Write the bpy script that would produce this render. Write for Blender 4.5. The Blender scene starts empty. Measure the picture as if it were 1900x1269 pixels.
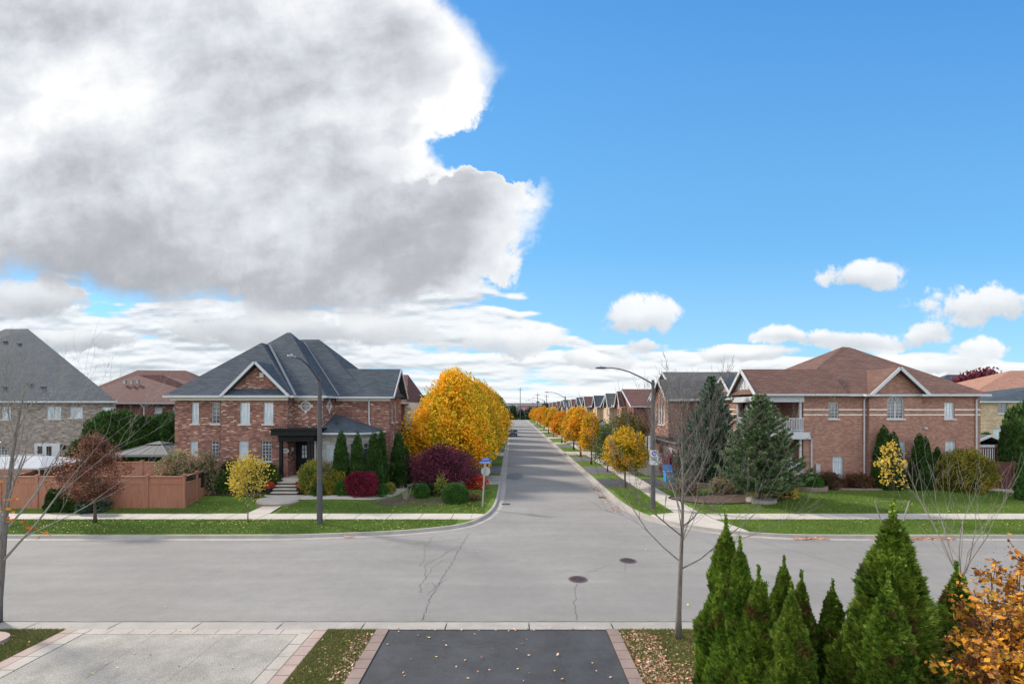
import bpy, math, random
import numpy as np
from mathutils import Vector, Matrix
R = math.radians
random.seed(7)
RNG = np.random.default_rng(7)
scene = bpy.context.scene
COL = scene.collection

# ---------------------------------------------------------------- camera
CAMZ, F, CX, HY = 6.4, 880.0, 950.0, 754.0
cam_d = bpy.data.cameras.new('camera'); cam = bpy.data.objects.new('camera', cam_d); COL.objects.link(cam)
cam.location = (0, 0, CAMZ); cam.rotation_euler = (R(90), 0, 0)
cam_d.sensor_width = 36; cam_d.lens = 36 * F / 1900; cam_d.shift_y = (HY - 634.5) / 1900
cam_d.clip_start = .1; cam_d.clip_end = 9000
scene.camera = cam
scene.view_settings.view_transform = 'Standard'; scene.view_settings.look = 'None'
scene.view_settings.exposure = 1.0; scene.view_settings.gamma = 1
SUN_AZ, SUN_EL = -62.0, 37.0     # degrees clockwise from +Y

# ---------------------------------------------------------------- node helper
class N:
    def __init__(s, nt): s.nt = nt; s.n = nt.nodes; s.l = nt.links
    def new(s, t, **kw):
        n = s.n.new(t)
        for k, v in kw.items(): setattr(n, k, v)
        return n
    def put(s, sock, v):
        if isinstance(v, bpy.types.NodeSocket): s.l.new(v, sock)
        elif v is not None: sock.default_value = v
    def m(s, op, a, b=None, c=None, clamp=False):
        n = s.n.new('ShaderNodeMath'); n.operation = op; n.use_clamp = clamp
        for i, v in enumerate((a, b, c)): s.put(n.inputs[i], v)
        return n.outputs[0]
    def mix(s, f, a, b, mode='MIX'):
        n = s.n.new('ShaderNodeMix'); n.data_type = 'RGBA'; n.blend_type = mode
        s.put(n.inputs[0], f)
        for i, v in ((6, a), (7, b)):
            if isinstance(v, tuple) and len(v) == 3: v = v + (1,)
            s.put(n.inputs[i], v)
        return n.outputs[2]
    def comb(s, x, y, z=0.0):
        n = s.n.new('ShaderNodeCombineXYZ')
        for i, v in enumerate((x, y, z)): s.put(n.inputs[i], v)
        return n.outputs[0]
    def sep(s, v):
        n = s.n.new('ShaderNodeSeparateXYZ'); s.l.new(v, n.inputs[0]); return n.outputs
    def noise(s, vec, scale, detail=4, rough=.55, dist=0.0, out=0):
        n = s.n.new('ShaderNodeTexNoise'); s.put(n.inputs['Vector'], vec)
        n.inputs['Scale'].default_value = scale; n.inputs['Detail'].default_value = detail
        n.inputs['Roughness'].default_value = rough; n.inputs['Distortion'].default_value = dist
        return n.outputs[out]
    def ramp(s, f, stops, interp='LINEAR'):
        n = s.n.new('ShaderNodeValToRGB'); e = n.color_ramp; e.interpolation = interp
        while len(e.elements) < len(stops): e.elements.new(.5)
        for el, (p, c) in zip(e.elements, stops):
            el.position = p; el.color = tuple(c) + ((1,) if len(c) == 3 else ())
        s.put(n.inputs[0], f); return n.outputs[0]
    def sstep(s, x, a, b, lo=0.0, hi=1.0):
        n = s.n.new('ShaderNodeMapRange'); n.interpolation_type = 'SMOOTHSTEP'; n.clamp = True
        s.put(n.inputs[0], x)
        for i, v in enumerate((a, b, lo, hi)): s.put(n.inputs[i + 1], v)
        return n.outputs[0]

# ---------------------------------------------------------------- world: sky with clouds
world = bpy.data.worlds.new('World'); scene.world = world; world.use_nodes = True
def build_world():
    w = N(world.node_tree); w.n.clear()
    out = w.new('ShaderNodeOutputWorld'); bg = w.new('ShaderNodeBackground'); bg.inputs[1].default_value = .1
    w.l.new(bg.outputs[0], out.inputs[0])
    sky = w.new('ShaderNodeTexSky', sky_type='NISHITA'); sky.sun_disc = False
    sky.sun_elevation = R(SUN_EL); sky.sun_rotation = R(SUN_AZ); sky.altitude = 100
    sky.air_density = 1.0; sky.dust_density = .4; sky.ozone_density = 2.5
    skyc = w.mix(1.0, sky.outputs[0], (0.68, 1.10, 1.36), 'MULTIPLY')
    tc = w.new('ShaderNodeTexCoord'); d = w.sep(tc.outputs['Generated'])
    y = w.m('MAXIMUM', d[1], .06)
    u = w.m('DIVIDE', d[0], y); v = w.m('DIVIDE', d[2], y)
    P = w.comb(u, v)
    # warp
    wn = w.noise(P, 3.0, 3, .6, out=1); ws = w.sep(wn)
    uw = w.m('ADD', u, w.m('MULTIPLY', w.m('SUBTRACT', ws[0], .5), .10))
    vw = w.m('ADD', v, w.m('MULTIPLY', w.m('SUBTRACT', ws[1], .5), .07))
    PW = w.comb(uw, vw)
    big = w.noise(PW, 2.6, 2, .5)
    med = w.noise(PW, 6.5, 8, .60)
    fine = w.noise(PW, 15.0, 8, .64)
    # ---- large bank of cloud: its outline as a curve of elevation
    fc = w.new('ShaderNodeFloatCurve'); cv = fc.mapping.curves[0]
    pts = [(0, .56), (.15, .58), (.19, .61), (.215, .63), (.2545, .655), (.323, .682), (.402, .690), (.470, .690),
           (.490, .632), (.556, .612), (.595, .63), (.641, .655), (.709, .660), (.79, .642), (.857, .622), (1, .60)]
    while len(cv.points) < len(pts): cv.points.new(.5, .5)
    for p, q in zip(cv.points, pts): p.location = q; p.handle_type = 'AUTO'
    fc.mapping.update()
    veff = w.m('SUBTRACT', w.m('ADD', v, w.m('MULTIPLY', w.m('SUBTRACT', med, .5), .26)), w.m('MULTIPLY', w.m('MAXIMUM', w.m('SUBTRACT', -0.55, u), 0.0), .16))
    w.l.new(veff, fc.inputs['Value'])
    edge = w.m('SUBTRACT', w.m('MULTIPLY', fc.outputs[0], 3.0), 2.0)
    dist = w.m('SUBTRACT', edge, u)
    dn = w.m('ADD', dist, w.m('MULTIPLY', w.m('SUBTRACT', med, .5), .19))
    dn = w.m('ADD', dn, w.m('MULTIPLY', w.m('SUBTRACT', fine, .5), .07))
    soft = w.sstep(w.noise(P, 2.0, 1), .4, .6, .025, .085)
    base_ = w.m('ADD', w.m('ADD', veff, w.m('MULTIPLY', w.m('SUBTRACT', med, .5), -.10)), w.m('MULTIPLY', w.m('SUBTRACT', fine, .5), .05))
    maskA = w.m('MULTIPLY', w.sstep(dn, -.015, soft), w.sstep(base_, .165, .235))
    # shading of the bank
    dg = w.noise(w.comb(w.m('ADD', w.m('MULTIPLY', uw, 1.6), w.m('MULTIPLY', vw, 1.2)), w.m('SUBTRACT', w.m('MULTIPLY', vw, 4.2), w.m('MULTIPLY', uw, 1.1)), 1.7), 1.5, 4, .5)
    br = w.m('ADD', .55, w.m('MULTIPLY', w.m('SUBTRACT', big, .5), .7))
    br = w.m('ADD', br, w.m('MULTIPLY', w.m('SUBTRACT', dg, .5), 1.15))
    br = w.m('ADD', br, w.m('MULTIPLY', w.m('SUBTRACT', med, .5), .45))
    br = w.m('ADD', br, w.sstep(dn, .20, 0.0, 0.0, .42))
    br = w.m('ADD', br, w.m('MULTIPLY', w.m('SUBTRACT', fine, .5), .55))
    glow = w.m('SQRT', w.m('ADD', w.m('POWER', w.m('DIVIDE', w.m('ADD', u, 1.05), .55), 2.0), w.m('POWER', w.m('DIVIDE', w.m('SUBTRACT', v, .60), .16), 2.0)))
    br = w.m('ADD', br, w.sstep(glow, 1.6, .1, 0.0, .10))
    br = w.m('SUBTRACT', br, w.sstep(v, .50, .22, 0.0, .30))
    cA = w.ramp(br, [(.02, (.36, .37, .405)), (.34, (.50, .52, .56)), (.60, (.71, .74, .785)), (.90, (.97, .98, .99))])
    # ---- low clouds near the horizon
    uh = w.m('MULTIPLY', uw, 3.0); vh = w.m('MULTIPLY', w.m('POWER', w.m('MAXIMUM', v, .0), .7), 11.5)
    n1 = w.noise(w.comb(uh, vh, 4.7), 1.6, 6, .5)
    n2 = w.noise(w.comb(uh, w.m('ADD', vh, .12), 4.7), 1.6, 6, .5)
    lim = w.sstep(u, -.15, .25, .39, .175)
    cov = w.m('SUBTRACT', w.sstep(v, lim, w.m('MULTIPLY', lim, .45), -.34, .15), w.sstep(v, .04, .0, 0.0, .02))
    dB = w.m('ADD', w.m('SUBTRACT', n1, .5), cov)
    maskB = w.sstep(dB, -.02, .07)
    lit = w.m('MULTIPLY', w.m('SUBTRACT', n1, n2), 3.2)
    brB = w.m('ADD', w.m('ADD', .70, lit), w.sstep(u, -.5, .4, -.12, .12))
    cB = w.ramp(brB, [(.05, (.42, .44, .49)), (.4, (.62, .65, .69)), (.68, (.88, .90, .92)), (1.0, (.99, .99, .99))])
    # ---- separate puffs
    blobs = [(1175, 582, 92, 40), (1600, 508, 90, 30), (1840, 562, 150, 42), (1815, 642, 62, 22), (1450, 625, 60, 18), (1580, 628, 120, 22), (1720, 610, 60, 26),
             (1185, 637, 48, 20), (1410, 655, 70, 18), (945, 632, 120, 38), (60, 545, 110, 38), (1340, 655, 60, 20), (1100, 668, 100, 22), (1700, 672, 160, 22), (560, 610, 330, 38), (120, 622, 160, 24)]
    acc = None; shade = None
    for bx, by, a, b in blobs:
        e1 = w.m('DIVIDE', w.m('SUBTRACT', uw, (bx - CX) / F), a / F)
        e2 = w.m('DIVIDE', w.m('SUBTRACT', vw, (HY - by) / F), b / F)
        r = w.m('SUBTRACT', 1.0, w.m('SQRT', w.m('ADD', w.m('MULTIPLY', e1, e1), w.m('MULTIPLY', e2, e2))))
        sh = w.m('MULTIPLY', e2, w.m('MAXIMUM', w.m('ADD', r, .5), 0.0))
        acc = r if acc is None else w.m('MAXIMUM', acc, r)
        shade = sh if shade is None else w.m('ADD', shade, sh)
    near_ = w.sstep(acc, -.7, .1)
    dC = w.m('ADD', acc, w.m('MULTIPLY', near_, w.m('ADD', w.m('MULTIPLY', w.m('SUBTRACT', med, .5), 2.6), w.m('MULTIPLY', w.m('SUBTRACT', fine, .5), 1.7))))
    maskC = w.sstep(dC, .02, .40)
    brC = w.m('ADD', w.m('ADD', .72, w.m('MULTIPLY', shade, .42)), w.m('MULTIPLY', w.m('SUBTRACT', med, .5), .8))
    brC = w.m('SUBTRACT', brC, w.sstep(u, .0, -.5, 0.0, .22))
    cC = w.ramp(brC, [(.1, (.40, .42, .47)), (.5, (.66, .69, .73)), (.8, (.90, .92, .94)), (1.0, (.98, .985, .99))])
    K = 5.2
    def sc(c): return w.mix(1.0, c, (K, K, K), 'MULTIPLY')
    # pale veil close to the horizon
    veil = w.sstep(v, .30, .0, 0.0, .66)
    rc = w.mix(1.0, w.ramp(v, [(0.0, (.54, .80, .95)), (.13, (.36, .67, .93)), (.33, (.185, .52, .90)), (.85, (.09, .35, .80))]), (4.9, 4.9, 4.9), 'MULTIPLY')
    skyc = w.mix(.78, skyc, rc)
    col = w.mix(w.m('MULTIPLY', maskB, .93), skyc, sc(cB))
    col = w.mix(w.m('MULTIPLY', maskC, .95), col, sc(cC))
    col = w.mix(maskA, col, sc(cA))
    # unseen bright cloud behind the viewer, added as fill for the shaded facades
    q = w.m('MAXIMUM', d[2], .12); bn = w.noise(w.comb(w.m('DIVIDE', d[0], q), w.m('DIVIDE', d[1], q), 5.0), .55, 6, .55)
    behind = w.m('MULTIPLY', w.sstep(d[1], .05, -.25), w.sstep(bn, .36, .54))
    col = w.mix(behind, col, (12.0, 12.1, 12.3))
    w.l.new(col, bg.inputs[0])
build_world()

sd = bpy.data.lights.new('sun', 'SUN'); sd.energy = 2.7; sd.angle = R(6.0); sd.color = (1, .92, .80)
sun = bpy.data.objects.new('sun', sd); COL.objects.link(sun)
_sv = Vector((math.sin(R(SUN_AZ)) * math.cos(R(SUN_EL)), math.cos(R(SUN_AZ)) * math.cos(R(SUN_EL)), math.sin(R(SUN_EL))))
sun.rotation_euler = _sv.to_track_quat('Z', 'Y').to_euler(); sun.location = (0, 0, 60)

# ---------------------------------------------------------------- mesh helpers
ORG = {}
def tag(o, label=None, cat=None, group=None, kind=None):
    for k, v in (('label', label), ('category', cat), ('group', group), ('kind', kind)):
        if v: o[k] = v
    return o
def thing(name, label, cat, loc=(0, 0, 0), group=None):
    o = bpy.data.objects.new(name, None); o.empty_display_size = .3; COL.objects.link(o); o.location = loc
    ORG[o.name] = Vector(loc); return tag(o, label, cat, group)
def link_mesh(name, me, mat, parent=None, loc=None):
    o = bpy.data.objects.new(name, me); COL.objects.link(o)
    if mat is not None:
        for m_ in (mat if isinstance(mat, (list, tuple)) else [mat]): me.materials.append(m_)
    if parent is not None:
        o.parent = parent; ORG[o.name] = ORG[parent.name].copy()
    else:
        o.location = loc or (0, 0, 0); ORG[o.name] = Vector(loc or (0, 0, 0))
    return o
class MB:
    def __init__(s): s.v = []; s.f = []; s.mi = []
    def add(s, vs, fs, mi=0):
        b = len(s.v); s.v += [tuple(p) for p in vs]
        for f in fs: s.f.append(tuple(b + i for i in f)); s.mi.append(mi)
        return s
    def box(s, x0, x1, y0, y1, z0, z1, mi=0):
        if x0 > x1: x0, x1 = x1, x0
        if y0 > y1: y0, y1 = y1, y0
        return s.add([(x0, y0, z0), (x1, y0, z0), (x1, y1, z0), (x0, y1, z0), (x0, y0, z1), (x1, y0, z1), (x1, y1, z1), (x0, y1, z1)],
                     [(0, 3, 2, 1), (4, 5, 6, 7), (0, 1, 5, 4), (1, 2, 6, 5), (2, 3, 7, 6), (3, 0, 4, 7)], mi)
    def prism(s, pts, z0, z1, mi=0, cap=True):      # pts counter-clockwise
        n = len(pts)
        zz0 = z0 if hasattr(z0, '__len__') else [z0] * n; zz1 = z1 if hasattr(z1, '__len__') else [z1] * n
        vs = [(p[0], p[1], z) for p, z in zip(pts, zz0)] + [(p[0], p[1], z) for p, z in zip(pts, zz1)]
        fs = [(i, (i + 1) % n, n + (i + 1) % n, n + i) for i in range(n)]
        if cap: fs += [tuple(range(n, 2 * n)), tuple(range(n - 1, -1, -1))]
        return s.add(vs, fs, mi)
    def beam(s, p, q, w, h, mi=0, up=(0, 0, 1)):     # bar of rectangular section
        p = Vector(p); q = Vector(q); d = (q - p).normalized(); up = Vector(up)
        a = d.cross(up)
        if a.length < 1e-4: a = d.cross(Vector((1, 0, 0)))
        a.normalize(); b = a.cross(d).normalized()
        vs = [c + a * sx * w / 2 + b * sy * h / 2 for c in (p, q) for sx, sy in ((-1, -1), (1, -1), (1, 1), (-1, 1))]
        return s.add(vs, [(0, 1, 2, 3), (7, 6, 5, 4), (0, 4, 5, 1), (1, 5, 6, 2), (2, 6, 7, 3), (3, 7, 4, 0)], mi)
    def tube(s, pts, rad, n=8, mi=0, cap=True):
        pts = [Vector(p) for p in pts]; k = len(pts)
        if not hasattr(rad, '__len__'): rad = [rad] * k
        rings = []; prev = None
        for i, p in enumerate(pts):
            d = (pts[min(i + 1, k - 1)] - pts[max(i - 1, 0)]).normalized()
            a = d.cross(prev if prev is not None else (Vector((1, 0, 0)) if abs(d.x) < .8 else Vector((0, 1, 0))))
            if prev is not None: a = prev - d * prev.dot(d)
            a.normalize(); prev = a; b = d.cross(a)
            rings.append([p + (a * math.cos(t) + b * math.sin(t)) * rad[i] for t in [2 * math.pi * j / n for j in range(n)]])
        vs = [v for r in rings for v in r]
        fs = [(i * n + j, i * n + (j + 1) % n, (i + 1) * n + (j + 1) % n, (i + 1) * n + j) for i in range(k - 1) for j in range(n)]
        if cap: fs += [tuple(range(n - 1, -1, -1)), tuple(range((k - 1) * n, k * n))]
        return s.add(vs, fs, mi)
    def lathe(s, c, prof, n=20, mi=0, sx=1, sy=1):
        vs = []; fs = []
        for r, z in prof:
            for j in range(n):
                t = 2 * math.pi * j / n; vs.append((c[0] + r * math.cos(t) * sx, c[1] + r * math.sin(t) * sy, c[2] + z))
        k = len(prof)
        for i in range(k - 1):
            for j in range(n): fs.append((i * n + j, i * n + (j + 1) % n, (i + 1) * n + (j + 1) % n, (i + 1) * n + j))
        fs += [tuple(range(n - 1, -1, -1)), tuple(range((k - 1) * n, k * n))]
        return s.add(vs, fs, mi)
    def build(s, name, mat, parent=None, loc=None, smooth=False, bevel=0):
        o0 = ORG[parent.name] if parent is not None else Vector(loc or (0, 0, 0))
        me = bpy.data.meshes.new(name)
        me.from_pydata([(p[0] - o0.x, p[1] - o0.y, p[2] - o0.z) for p in s.v], [], s.f)
        if any(s.mi): me.polygons.foreach_set('material_index', s.mi)
        if smooth: me.polygons.foreach_set('use_smooth', [True] * len(s.f))
        me.update(); o = link_mesh(name, me, mat, parent, loc)
        if bevel:
            b = o.modifiers.new('edge', 'BEVEL'); b.width = bevel; b.segments = 2; b.limit_method = 'ANGLE'
        return o
def copy_tree(o, parent=None, top=True):
    c = o.copy(); COL.objects.link(c); c.parent = parent; ORG[c.name] = ORG[o.name].copy()
    for ch in o.children: copy_tree(ch, c, False)
    return c
def GX(px, Y): return (px - CX) * Y / F
def GZ(py, Y): return CAMZ - (py - HY) * Y / F
def sm(t): t = min(1, max(0, t)); return t * t * (3 - 2 * t)
def gz(x, y):      # height of the lawns and pavements
    z = .14
    if y > 27.7 and x < -1: z += .42 * sm((y - 27.9) / 4.5) * sm((-7.5 - x) / 4)
    if y > 27.7 and x > 9: z += .30 * sm((y - 28.5) / 5) * sm((x - 13) / 4)
    return z

# ---------------------------------------------------------------- materials
def newmat(name):
    m = bpy.data.materials.new(name); m.use_nodes = True; w = N(m.node_tree)
    return m, w, m.node_tree.nodes['Principled BSDF']
def bump(w, b, h, strength, dist=.02):
    n = w.new('ShaderNodeBump'); n.inputs['Strength'].default_value = strength; n.inputs['Distance'].default_value = dist
    w.l.new(h, n.inputs['Height']); w.l.new(n.outputs[0], b.inputs['Normal'])
def plain(name, c, rough=.7, var=.18, scale=6, metal=0, spec=.4, bmp=.0, stretch=(1, 1, 1)):
    m, w, b = newmat(name)
    g = w.new('ShaderNodeNewGeometry'); mp = w.new('ShaderNodeMapping'); w.l.new(g.outputs['Position'], mp.inputs[0]); mp.inputs['Scale'].default_value = stretch
    n1 = w.noise(mp.outputs[0], scale, 6, .65)
    lo = tuple(k * (1 - var * 1.6) for k in c); hi = tuple(min(1, k * (1 + var * 1.6)) for k in c)
    w.l.new(w.ramp(n1, [(.25, lo), (.75, hi)]), b.inputs['Base Color'])
    b.inputs['Roughness'].default_value = rough; b.inputs['Metallic'].default_value = metal; b.inputs['Specular IOR Level'].default_value = spec
    if bmp: bump(w, b, n1, bmp)
    return m
def wallvec(w):
    g = w.new('ShaderNodeNewGeometry'); n = w.sep(g.outputs['True Normal']); p = w.sep(g.outputs['Position'])
    ln = w.m('SQRT', w.m('ADD', w.m('ADD', w.m('MULTIPLY', n[0], n[0]), w.m('MULTIPLY', n[1], n[1])), 1e-4))
    u = w.m('DIVIDE', w.m('SUBTRACT', w.m('MULTIPLY', p[0], n[1]), w.m('MULTIPLY', p[1], n[0])), ln)
    return u, p[2], g.outputs['Position']
def brick(name, stops, mortar, bw=.34, rh=.085, cl=.35, ms=.012):
    m, w, b = newmat(name); u, v, P = wallvec(w); vec = w.comb(u, v)
    t = w.new('ShaderNodeTexBrick'); w.l.new(vec, t.inputs['Vector'])
    t.inputs['Color1'].default_value = (0, 0, 0, 1); t.inputs['Color2'].default_value = (1, 1, 1, 1); t.inputs['Mortar'].default_value = (.5, .5, .5, 1)
    t.inputs['Scale'].default_value = 1; t.inputs['Brick Width'].default_value = bw; t.inputs['Row Height'].default_value = rh
    t.inputs['Mortar Size'].default_value = ms; t.inputs['Mortar Smooth'].default_value = .3; t.offset = .37
    cn = w.noise(w.comb(w.m('MULTIPLY', u, .7), w.m('MULTIPLY', v, 2.2), 3.1), 1.2, 4, .6)
    f = w.m('ADD', t.outputs['Color'], w.m('MULTIPLY', w.m('SUBTRACT', cn, .5), cl))
    c = w.ramp(f, stops); c = w.mix(w.m('MULTIPLY', t.outputs['Fac'], .8), c, mortar)
    lf = w.noise(P, .5, 3); c = w.mix(1.0, c, w.ramp(lf, [(.3, (.86, .86, .87)), (.7, (1.06, 1.05, 1.04))]), 'MULTIPLY')
    w.l.new(c, b.inputs['Base Color']); b.inputs['Roughness'].default_value = .88; b.inputs['Specular IOR Level'].default_value = .2
    h = w.m('SUBTRACT', 1.0, t.outputs['Fac']); bump(w, b, h, .5, .01); return m
def shingle(name, c1, c2, rh=.16, bw=.5):
    m, w, b = newmat(name); u, v, P = wallvec(w)
    t = w.new('ShaderNodeTexBrick'); w.l.new(w.comb(u, w.m('MULTIPLY', v, 1.25)), t.inputs['Vector'])
    t.inputs['Color1'].default_value = (0, 0, 0, 1); t.inputs['Color2'].default_value = (1, 1, 1, 1); t.inputs['Mortar'].default_value = (.05, .05, .05, 1)
    t.inputs['Scale'].default_value = 1; t.inputs['Brick Width'].default_value = bw; t.inputs['Row Height'].default_value = rh; t.inputs['Mortar Size'].default_value = .018
    t.inputs['Mortar Smooth'].default_value = .6
    lf = w.noise(P, .45, 3, .6); hf = w.noise(P, 14, 2, .5)
    f = w.m('ADD', w.m('ADD', w.m('MULTIPLY', t.outputs['Color'], .5), w.m('MULTIPLY', lf, .5)), w.m('MULTIPLY', w.m('SUBTRACT', hf, .5), .6))
    c = w.mix(f, c1 + (1,), c2 + (1,)); c = w.mix(w.m('MULTIPLY', t.outputs['Fac'], .55), c, tuple(k * .45 for k in c1))
    w.l.new(c, b.inputs['Base Color']); b.inputs['Roughness'].default_value = .9; b.inputs['Specular IOR Level'].default_value = .25
    bump(w, b, t.outputs['Color'], .3, .02); return m
def leafmat(name, stops, patch=None, pscale=.9, rough=.55, trans=.35, zmix=None):
    m, w, b = newmat(name); g = w.new('ShaderNodeNewGeometry'); ob = w.new('ShaderNodeTexCoord')
    rnd = g.outputs['Random Per Island']
    n1 = w.noise(ob.outputs['Object'], pscale, 3, .6)
    f = w.m('ADD', w.m('MULTIPLY', rnd, .6), w.m('ADD', w.m('MULTIPLY', w.m('SUBTRACT', n1, .5), 1.4), .2))
    c = w.ramp(f, stops)
    oi = w.new('ShaderNodeObjectInfo'); c = w.mix(1.0, c, w.ramp(oi.outputs['Random'], [(0, (.84, .92, .9)), (.35, (1.0, .96, .95)), (.7, (1.08, 1.08, 1.0)), (1, (.94, 1.08, 1.1))]), 'MULTIPLY')
    if patch: c = w.mix(w.sstep(w.noise(ob.outputs['Object'], pscale * 1.7, 3, .6), patch[1], patch[2]), c, patch[0])
    w.l.new(c, b.inputs['Base Color']); b.inputs['Roughness'].default_value = rough; b.inputs['Specular IOR Level'].default_value = .25
    if trans:
        tr = w.new('ShaderNodeBsdfTranslucent'); w.l.new(c, tr.inputs[0]); mx = w.new('ShaderNodeMixShader'); mx.inputs[0].default_value = trans
        w.l.new(b.outputs[0], mx.inputs[1]); w.l.new(tr.outputs[0], mx.inputs[2]); w.l.new(mx.outputs[0], w.n['Material Output'].inputs[0])
    return m
M = {}
M['brick_red'] = brick('red_mixed_brick', [(.05, (.11, .058, .05)), (.35, (.20, .088, .068)), (.7, (.275, .128, .095)), (.90, (.33, .17, .125)), (.97, (.52, .39, .31))], (.20, .145, .125), bw=.27, cl=.42)
M['brick_corner'] = brick('rose_brick', [(.05, (.24, .125, .094)), (.5, (.31, .165, .127)), (.95, (.38, .212, .165))], (.22, .14, .115), bw=.24, rh=.095, cl=.12, ms=.014)
M['brick_grey'] = brick('grey_buff_brick', [(.05, (.12, .10, .09)), (.4, (.21, .175, .155)), (.75, (.30, .25, .215)), (.95, (.40, .34, .29))], (.26, .235, .215), cl=.5)
M['brick_dark'] = brick('dark_red_brick', [(.05, (.10, .035, .035)), (.5, (.19, .065, .055)), (.95, (.27, .11, .09))], (.2, .14, .13), cl=.3)
M['brick_orange'] = brick('orange_brick', [(.05, (.26, .10, .065)), (.5, (.36, .165, .11)), (.95, (.46, .24, .165))], (.36, .26, .2), cl=.3)
M['brick_beige'] = brick('beige_brick', [(.05, (.34, .25, .16)), (.5, (.46, .35, .235)), (.95, (.56, .44, .31))], (.46, .38, .29), cl=.3)
M['stone'] = brick('pale_stone_blocks', [(.05, (.30, .29, .265)), (.5, (.40, .385, .35)), (.95, (.48, .46, .42))], (.24, .23, .21), bw=.5, rh=.28, cl=.3, ms=.02)
M['roof_slate'] = shingle('slate_blue_shingles', (.028, .037, .049), (.076, .092, .112))
M['roof_grey'] = shingle('grey_shingles', (.055, .055, .058), (.13, .13, .13))
M['roof_brown'] = shingle('brown_shingles', (.088, .047, .038), (.175, .10, .08))
M['roof_maroon'] = shingle('maroon_shingles', (.078, .036, .033), (.145, .072, .064))
M['roof_orange'] = shingle('orange_brown_shingles', (.24, .12, .085), (.38, .21, .15))
M['white'] = plain('white_trim', (.43, .45, .475), .5, .05)
M['cream'] = plain('cream_trim', (.62, .58, .50), .6, .05)
M['sill'] = plain('limestone_sill', (.50, .48, .45), .8, .1)
M['black'] = plain('black_painted_wood', (.008, .009, .011), .7, .2, spec=.2)
M['pole'] = plain('dark_grey_pole', (.065, .063, .07), .6, .15, 3)
M['metal'] = plain('grey_metal', (.38, .39, .40), .4, .08, metal=.5)
M['iron'] = plain('black_iron', (.015, .015, .017), .5, .1)
M['rubber'] = plain('rubber', (.02, .02, .021), .8, .1)
M['fence'] = plain('orange_brown_stained_wood', (.30, .132, .084), .75, .16, 2.0, stretch=(6, 6, .6))
M['fence_dark'] = plain('dark_brown_stained_wood', (.105, .042, .035), .75, .16, 2.0, stretch=(6, 6, .6))
M['fence_grey'] = plain('weathered_grey_wood', (.25, .27, .26), .8, .16, 2.0, stretch=(6, 6, .6))
M['wood'] = plain('timber', (.22, .13, .085), .8, .2, 3)
M['concrete'] = None
def glass(name, c, c2, rough=.06):
    m, w, b = newmat(name); u, v, P = wallvec(w)
    n = w.noise(w.comb(w.m('MULTIPLY', u, 7.0), w.m('MULTIPLY', v, .9)), 1.3, 3, .6)
    w.l.new(w.ramp(n, [(.35, c), (.65, c2)]), b.inputs['Base Color']); b.inputs['Roughness'].default_value = rough; b.inputs['Specular IOR Level'].default_value = .8
    return m
M['curtain'] = glass('window_with_white_curtain', (.34, .42, .47), (.55, .62, .66))
M['glass'] = glass('window_glass', (.02, .025, .032), (.10, .12, .14))
M['glass_dark'] = glass('dark_window_glass', (.01, .012, .015), (.025, .03, .035))

def concrete(name, c, var=.12, joints=None, speck=0):
    m, w, b = newmat(name); g = w.new('ShaderNodeNewGeometry'); P = g.outputs['Position']
    n1 = w.noise(P, 1.1, 6, .7); n2 = w.noise(P, 38, 3, .7)
    n1 = w.m('ADD', w.m('MULTIPLY', n1, .7), w.m('MULTIPLY', w.noise(P, .35, 4, .6), .3))
    f = w.m('ADD', .5, w.m('ADD', w.m('MULTIPLY', w.m('SUBTRACT', n1, .5), .8), w.m('MULTIPLY', w.m('SUBTRACT', n2, .5), .5 + speck)))
    lo = tuple(k * (1 - var * 1.8) for k in c); hi = tuple(k * (1 + var * 1.8) for k in c)
    w.l.new(w.ramp(f, [(.3, lo), (.7, hi)]), b.inputs['Base Color']); b.inputs['Roughness'].default_value = .9
    bump(w, b, n2, .15, .01); return m
M['concrete'] = concrete('pale_concrete', (.39, .35, .31))
M['kerb'] = concrete('kerb_concrete', (.275, .252, .228), .16)
M['aggregate'] = concrete('exposed_aggregate', (.25, .232, .206), .26, speck=.6)
M['paver_pink'] = concrete('pink_concrete_paver', (.30, .225, .195), .16)
M['paver_light'] = concrete('light_concrete_paver', (.32, .285, .25), .14)
M['blacktop'] = concrete('sealed_blacktop', (.036, .038, .043), .34, speck=.5)
M['blacktop_old'] = concrete('older_blacktop', (.10, .10, .108), .2)
M['mulch'] = concrete('brown_mulch', (.075, .046, .034), .45, speck=.6)
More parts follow.
